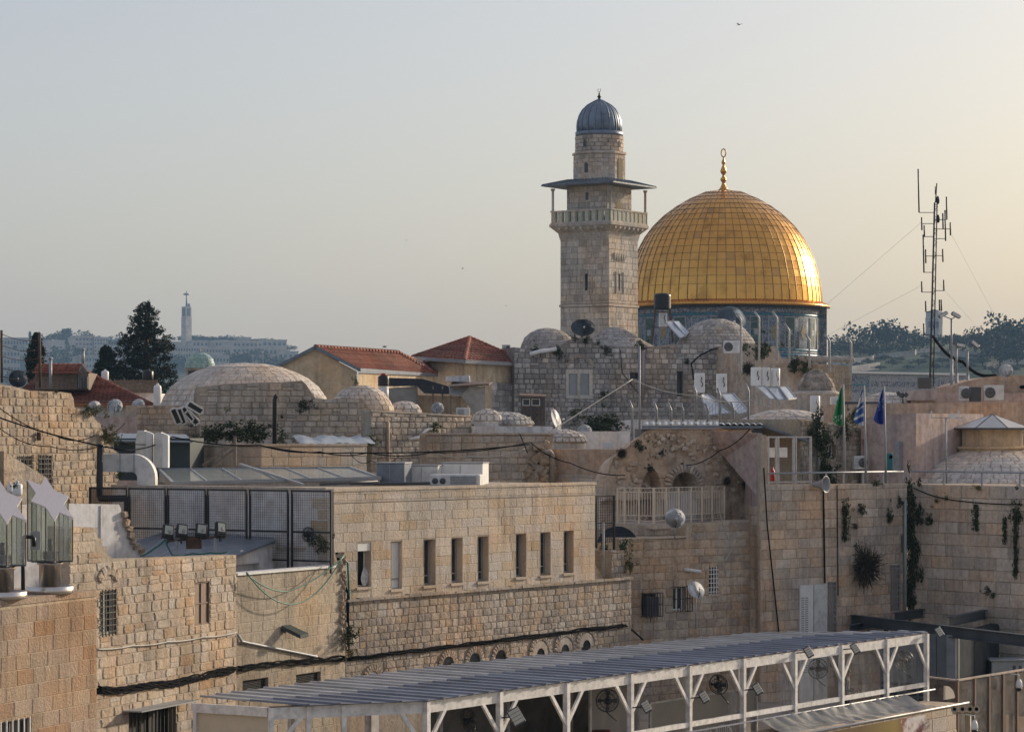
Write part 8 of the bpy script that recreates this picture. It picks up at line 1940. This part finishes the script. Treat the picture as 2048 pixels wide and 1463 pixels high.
# big near conifer and cypress
def conifer(x, yt, yb, D, label, width, seed, cols=LEAF_F, n=900, cyp=False):
    g = random.Random(seed); base = P(x, yb, D); h = px(yb-yt, D); t = thing('conifer' if not cyp else 'cypress', label, 'tree', base); cs = []; sp = []
    mb = MB(); mb.tube([base+Vector((0,0,-2)), base+Vector((.1,0,h*.5)), base+Vector((0,.1,h*.97))], [.35,.22,.04], 8); mb.build('trunk', BARK, t)
    Wd = px(width, D); br = MB()
    if cyp:
        for k in range(n):
            s = g.random(); r_ = Wd*(math.sin(math.pi*min(1, .12+s*.9))**.7)*g.random()**.5; a = g.random()*6.28; cs.append((base.x+r_*math.cos(a), D+r_*math.sin(a), base.z+h*s)); sp.append(.12+.1*g.random())
    else:
        nb = 95
        for k in range(nb):
            s = (k+.5)/nb*.97+.02; a = k*2.4+g.uniform(-.3,.3)
            prof = float(np.interp(s, [0,.1,.25,.45,.52,.62,.7,.78,.86,.95,1], [.85,1.0,.98,.82,.9,.72,.5,.42,.45,.2,.04]))
            L_ = Wd*prof*g.uniform(.72,1.12); st = Vector((base.x, D, base.z+h*s)); en = st+Vector((L_*math.cos(a), L_*math.sin(a), L_*g.uniform(.05,.35)))
            if s < .85: br.tube([st, st.lerp(en,.5)+Vector((0,0,.08)), en], [.06,.04,.015], 5)
            m_ = max(3, int(L_/.22))
            for q in range(m_):
                f_ = .25+.75*(q+g.random())/m_; p = st.lerp(en, f_); cs.append((p.x+g.gauss(0,.10), p.y+g.gauss(0,.10), p.z+g.gauss(.06,.12))); sp.append(.16+.12*g.random())
        br.build('branches', BARK, t)
    v, f = leaf_cloud(cs, 30 if not cyp else 16, sp, .085, seed, 2.0); v = v-np.array(base)
    me = np_mesh('crown', v, f, cols); o = bpy.data.objects.new('crown', me); o.parent = t; col.objects.link(o)
conifer(290, 609, 800, 200, 'big dark spreading conifer left of the turquoise dome', 74, 3)
conifer(214, 700, 790, 198, 'smaller dark conifer at the left foot of the big conifer', 36, 5)
conifer(72, 669, 770, 170, 'slim dark cypress at the far left before the hill', 19, 6, n=420, cyp=True)
# far buildings
FARW = stone_mat("far_limestone", [(.46,.43,.40),(.46,.43,.40)], stain=.3, grain=.3, bump=0); FARD = pm("far_window", (.10,.11,.12), .3)
def far_block(x0, x1, yt, yb, D, label, nwx, nwy, dep=60, rot=.25, roof=None):
    D = hill_depth((x0+x1)/2, max(yb-2, 696), 1400, 2400, LHP)-40
    t = thing('far_building', label, 'building', P(x0, yb, D)); a = P(x0, yb, D); w = px(x1-x0, D); h = px(yb-yt, D); Mx = Matrix.Translation(a) @ Matrix.Rotation(rot, 4, 'Z')
    mb = MB(Mx); w2 = w*.86/math.cos(rot); mb.box(0, w2, 0, dep, -h*.6, h); mb.build('wall', FARW, t)
    mb = MB(Mx); mb.box(-.4, w2+.4, -.4, dep+.4, h, h+1.0); mb.build('roof_parapet', FARW, t)
    for i in range(nwx):
        for j in range(nwy):
            mb = MB(Mx); u = w2*(i+.5)/nwx; z = h*(j+.5)/nwy; q = min(w2/nwx*.28, 2.2); mb.box(u-q, u+q, -.25, -.02, z-h/nwy*.22, z+h/nwy*.22); mb.build('window', FARD, t)
    return t
for a in [(2,62,677,722,2300,'far pale institutional building at the left edge of the hill',9,3),(91,134,682,722,2280,'far pale block with plain upper storey beside the slim cypress',1,1),(100,150,704,726,2200,'far white terrace building with dark balconies',8,2),(150,190,673,712,2290,'far tall pale block left of the big conifer',5,4),(188,220,676,712,2285,'far slab block just left of the big conifer',5,5),
          (212,250,692,728,2240,'far low pale building partly behind the big conifer',4,3),(350,404,693,728,0,'far building with rows of small windows above the turquoise dome',9,3),(412,466,696,728,0,'far building with small windows right of the turquoise dome',8,3),(385,420,682,694,2295,'far low rooftop block above the long building',4,1),(466,532,683,718,2230,'far pale block right of the long building',7,3),(530,577,695,728,2180,'far white stepped building near the hill end',5,2),(556,602,704,735,2100,'lowest far white block at the right end of the hill',4,2),(0,45,700,745,2100,'far lower pale block at the left edge',6,3),(525,580,681,694,2300,'far rooftop block on the hill crest beyond the stepped building',5,1),(400,466,712,740,2080,'far lower pale wing below the long building',9,2),
          (60,92,690,712,0,'far small pale block between the left-edge building and the plain block',4,2),(130,152,690,706,0,'far small block in the trees left of the tall block',3,2),(222,246,680,698,0,'far crest block peeping left of the big conifer',3,2),(340,362,700,722,0,'far small block right of the big conifer',3,2),
          (430,470,682,694,0,'far narrow crest block above the long building end',5,1),(480,505,676,688,0,'far little crest house above the pale block',3,1),(505,530,712,734,0,'far small white house below the pale block',3,2),(580,606,716,738,0,'last small far house at the hill foot',2,1),(70,100,716,740,0,'far lower white house behind the slim cypress',4,2),(160,200,712,738,0,'far lower white terrace behind the metal flue',6,2)]:
    far_block(*a)
tw = thing('far_tower', 'tall slim far tower with a spire on the left hill crest', 'tower', P(373,690,2300)); D = 2300; p = P(373,690,D); w = px(20.5,D)/2
def rot_box(mb, w_, d_, z0, z1): mb.box(-w_, w_, -d_, d_, z0, z1)
Mx = Matrix.Translation(p) @ Matrix.Rotation(-.75, 4, 'Z'); mb = MB(Mx); q = w*.72; mb.box(-q,q,-q,q,-20,Z(634,D)-p.z); mb.build('lower_shaft', FARW, tw)
mb = MB(Mx); q2 = q*.93; mb.box(-q2,q2,-q2,q2,Z(634,D)-p.z,Z(613,D)-p.z); mb.build('upper_shaft', FARW, tw)
for sx, sy in ((-1,0),(0,-1),(1,0)):
    mb = MB(Mx); mb.box(*( (-q2-.2,-q2+.1,-q2*.6,q2*.6) if sx < 0 else (q2-.1,q2+.2,-q2*.6,q2*.6) if sx > 0 else (-q2*.6,q2*.6,-q2-.2,-q2+.1)), Z(632,D)-p.z, Z(616,D)-p.z); mb.build('belfry_opening', FARD, tw)
mb = MB(); mb.tube([P(373,613,D), P(373,581,D)], [.9,.3], 6); mb.lathe([(.3,-1),(2.6,-.6),(2.6,.6),(.3,1)], 10, P(373,588,D)); mb.bar(P(378,614,D), P(378,607,D), 2.2); mb.build('spire', GREY, tw)
t2 = thing('hilltop_tower', 'pale square tower on the right hill behind the antenna mast', 'tower', P(1868,690,1400)); D = 1400; p = P(1868,695,D)
w = px(17,D); mb = MB(); mb.lathe([(w*1.02,-15),(w*1.0,Z(655,D)-p.z),(w*1.05,Z(636,D)-p.z),(w*.98,Z(634,D)-p.z),(w*.98,Z(624,D)-p.z)], 8, p, smooth=False, a0=.4, a1=.4+2*math.pi); mb.build('shaft', stone_mat("far_grey_stone", [(.42,.42,.42),(.42,.42,.42)], stain=.3, grain=.4, bump=0), t2)
mb = MB(); mb.lathe([(w*1.0,Z(624,D)-p.z),(w*.1,Z(618,D)-p.z)], 8, p, smooth=False, a0=.4, a1=.4+2*math.pi); mb.build('cap', GREY, t2)
for k in range(3): mb = MB(); x = 1859+8*k; q = P(x,647,D-w*1.02); mb.box(q.x-.7,q.x+.7,q.y-.4,q.y,q.z-2,q.z+1.2); mb.build('window', FARD, t2)
for pts, lb in [([(1640,722),(1700,716),(1745,712),(1750,708),(1830,700),(1835,697),(1880,694)],'pale stepped retaining wall on the green hill'),([(1640,735),(1700,732),(1760,724)],'lower pale retaining wall beside the golden dome'),([(1975,724),(2000,720),(2070,714)],'pale retaining wall on the green hill near the right edge'),([(1900,700),(1960,704),(2000,702)],'upper pale retaining wall under the hilltop trees')]:
    t = thing('retaining_wall', lb, 'wall', P(*pts[0],1100)); mb = MB()
    for (xa, ya), (xb, yb) in zip(pts, pts[1:]): da, db = hill_depth(xa, ya+8, 700, 1250, RHP)-6, hill_depth(xb, yb+8, 700, 1250, RHP)-6; mb.prism([P(xa,ya,da), P(xb,yb,db), P(xb,yb+14,db), P(xa,ya+14,da)], (0,3,0))
    mb.build('wall', FARW, t)
# birds
def bird(x, y, D, sp_, rz, label, flap=.35):
    t = thing('bird', label, 'bird', P(x,y,D), rz, 'birds in flight'); M0 = ROOTM[t.name]; s = sp_
    mb = MB(M0); mb.tube([(0,-.55*s,0),(0,-.4*s,.03*s),(0,-.1*s,.05*s),(0,.3*s,.02*s),(0,.6*s,0)], [.02*s,.07*s,.11*s,.07*s,.03*s], 7)
    for sg in (-1,1):
        mb.add([(sg*.05*s,-.22*s,.04*s),(sg*.55*s,-.3*s,flap*.9*s),(sg*1.1*s,-.02*s,flap*.6*s),(sg*.55*s,.08*s,flap*.8*s),(sg*.05*s,.2*s,.04*s)], [(0,1,3,4),(1,2,3)])
    mb.add([(0,.5*s,0),(-.14*s,.85*s,0),(.14*s,.85*s,0)], [(0,1,2)]); mb.build('body', pm("bird_grey", (.05,.05,.055), .8) if "bird_grey" not in bpy.data.materials else bpy.data.materials["bird_grey"], t)
for x, y, D, s, rz, lb in [(1478,50,120,.2,.6,'pale bird high in the sky above the golden dome'),(813,481,160,.13,.3,'tiny bird in the sky left of the minaret balcony'),(925,537,160,.14,1,'tiny bird in the sky between red roofs and minaret shaft'),(1013,612,160,.16,.2,'small bird in the sky just left of the minaret foot'),(769,694,150,.24,1.2,'bird gliding over the ridge of the damaged red roof'),(1812,655,150,.3,1.0,'bird gliding above the right hill trees'),(1163,565,186,.16,.7,'bird passing in front of the minaret shaft'),(886,571,170,.06,.5,'faint bird below the middle of the sky'),(235,363,200,.05,.5,'faint bird in the left sky')]:
    bird(x, y, D, s, rz, lb)
# labels that single out the members of look-alike groups, by their place from the left
ORD = "first second third fourth fifth sixth seventh eighth ninth tenth eleventh twelfth thirteenth fourteenth fifteenth sixteenth seventeenth eighteenth nineteenth twentieth".split()
def ordinal(k): return ORD[k] if k < 20 else ("twenty-"+ORD[k-20] if k < 29 else "thirtieth")
for grp, desc in {'trees on the far hill': 'hazy trees among the far hill buildings', 'trees on the right hill': 'rounded trees on the right green hill', 'shrubs on the right hill': 'low shrubs on the grassy right hill', 'plants on the pier wall': 'plant clumps on the stone pier wall',
        'plants on the right-hand block wall': 'plant clumps on the right-hand block wall', 'weeds on the ruined arch': 'weed clumps on the ruined arch', 'weeds on the brown broken wall': 'weed clumps on the brown broken wall',
        'weeds on the old grey building': 'dark weeds on the old grey building', 'hedge behind the parapet': 'dark shrubs in the hedge behind the parapet', 'creeper below the old grey building': 'dark creeper masses below the old grey building',
        'bushes on the rubble house': 'dark bushes on the whitewashed rubble house', 'tufts on the ragged rubble wall': 'dark tufts on the ragged rubble wall'}.items():
    mem = sorted([o for o in bpy.data.objects if o.parent is None and o.get('group') == grp], key=lambda o: o.location.x/o.location.y)
    for k, o in enumerate(mem): o['label'] = f"{ordinal(k)} from the left of the {desc}"
mem = sorted([o for o in bpy.data.objects if o.parent is None and o.get('group') == 'creeper in the corner of the right walls'], key=lambda o: -o.location.z)
for k, o in enumerate(mem): o['label'] = f"{ordinal(k)} from the top of the creeper masses between the two right walls"
# haze
hz = MB(); hz.box(-3300, 3300, -60, 3300, 6.5, 175); ho = hz.build('haze', None); struct(ho, 'stuff')
m_ = bpy.data.materials.new("haze_air"); m_.use_nodes = True; N, L = m_.node_tree.nodes, m_.node_tree.links; N.remove(N["Principled BSDF"])
v_ = N.new("ShaderNodeVolumePrincipled"); v_.inputs["Color"].default_value = (.42,.68,1.0,1); v_.inputs["Density"].default_value = HAZE_DENS; v_.inputs["Anisotropy"].default_value = 0.0
L.new(v_.outputs[0], N["Material Output"].inputs["Volume"]); ho.data.materials.append(m_)
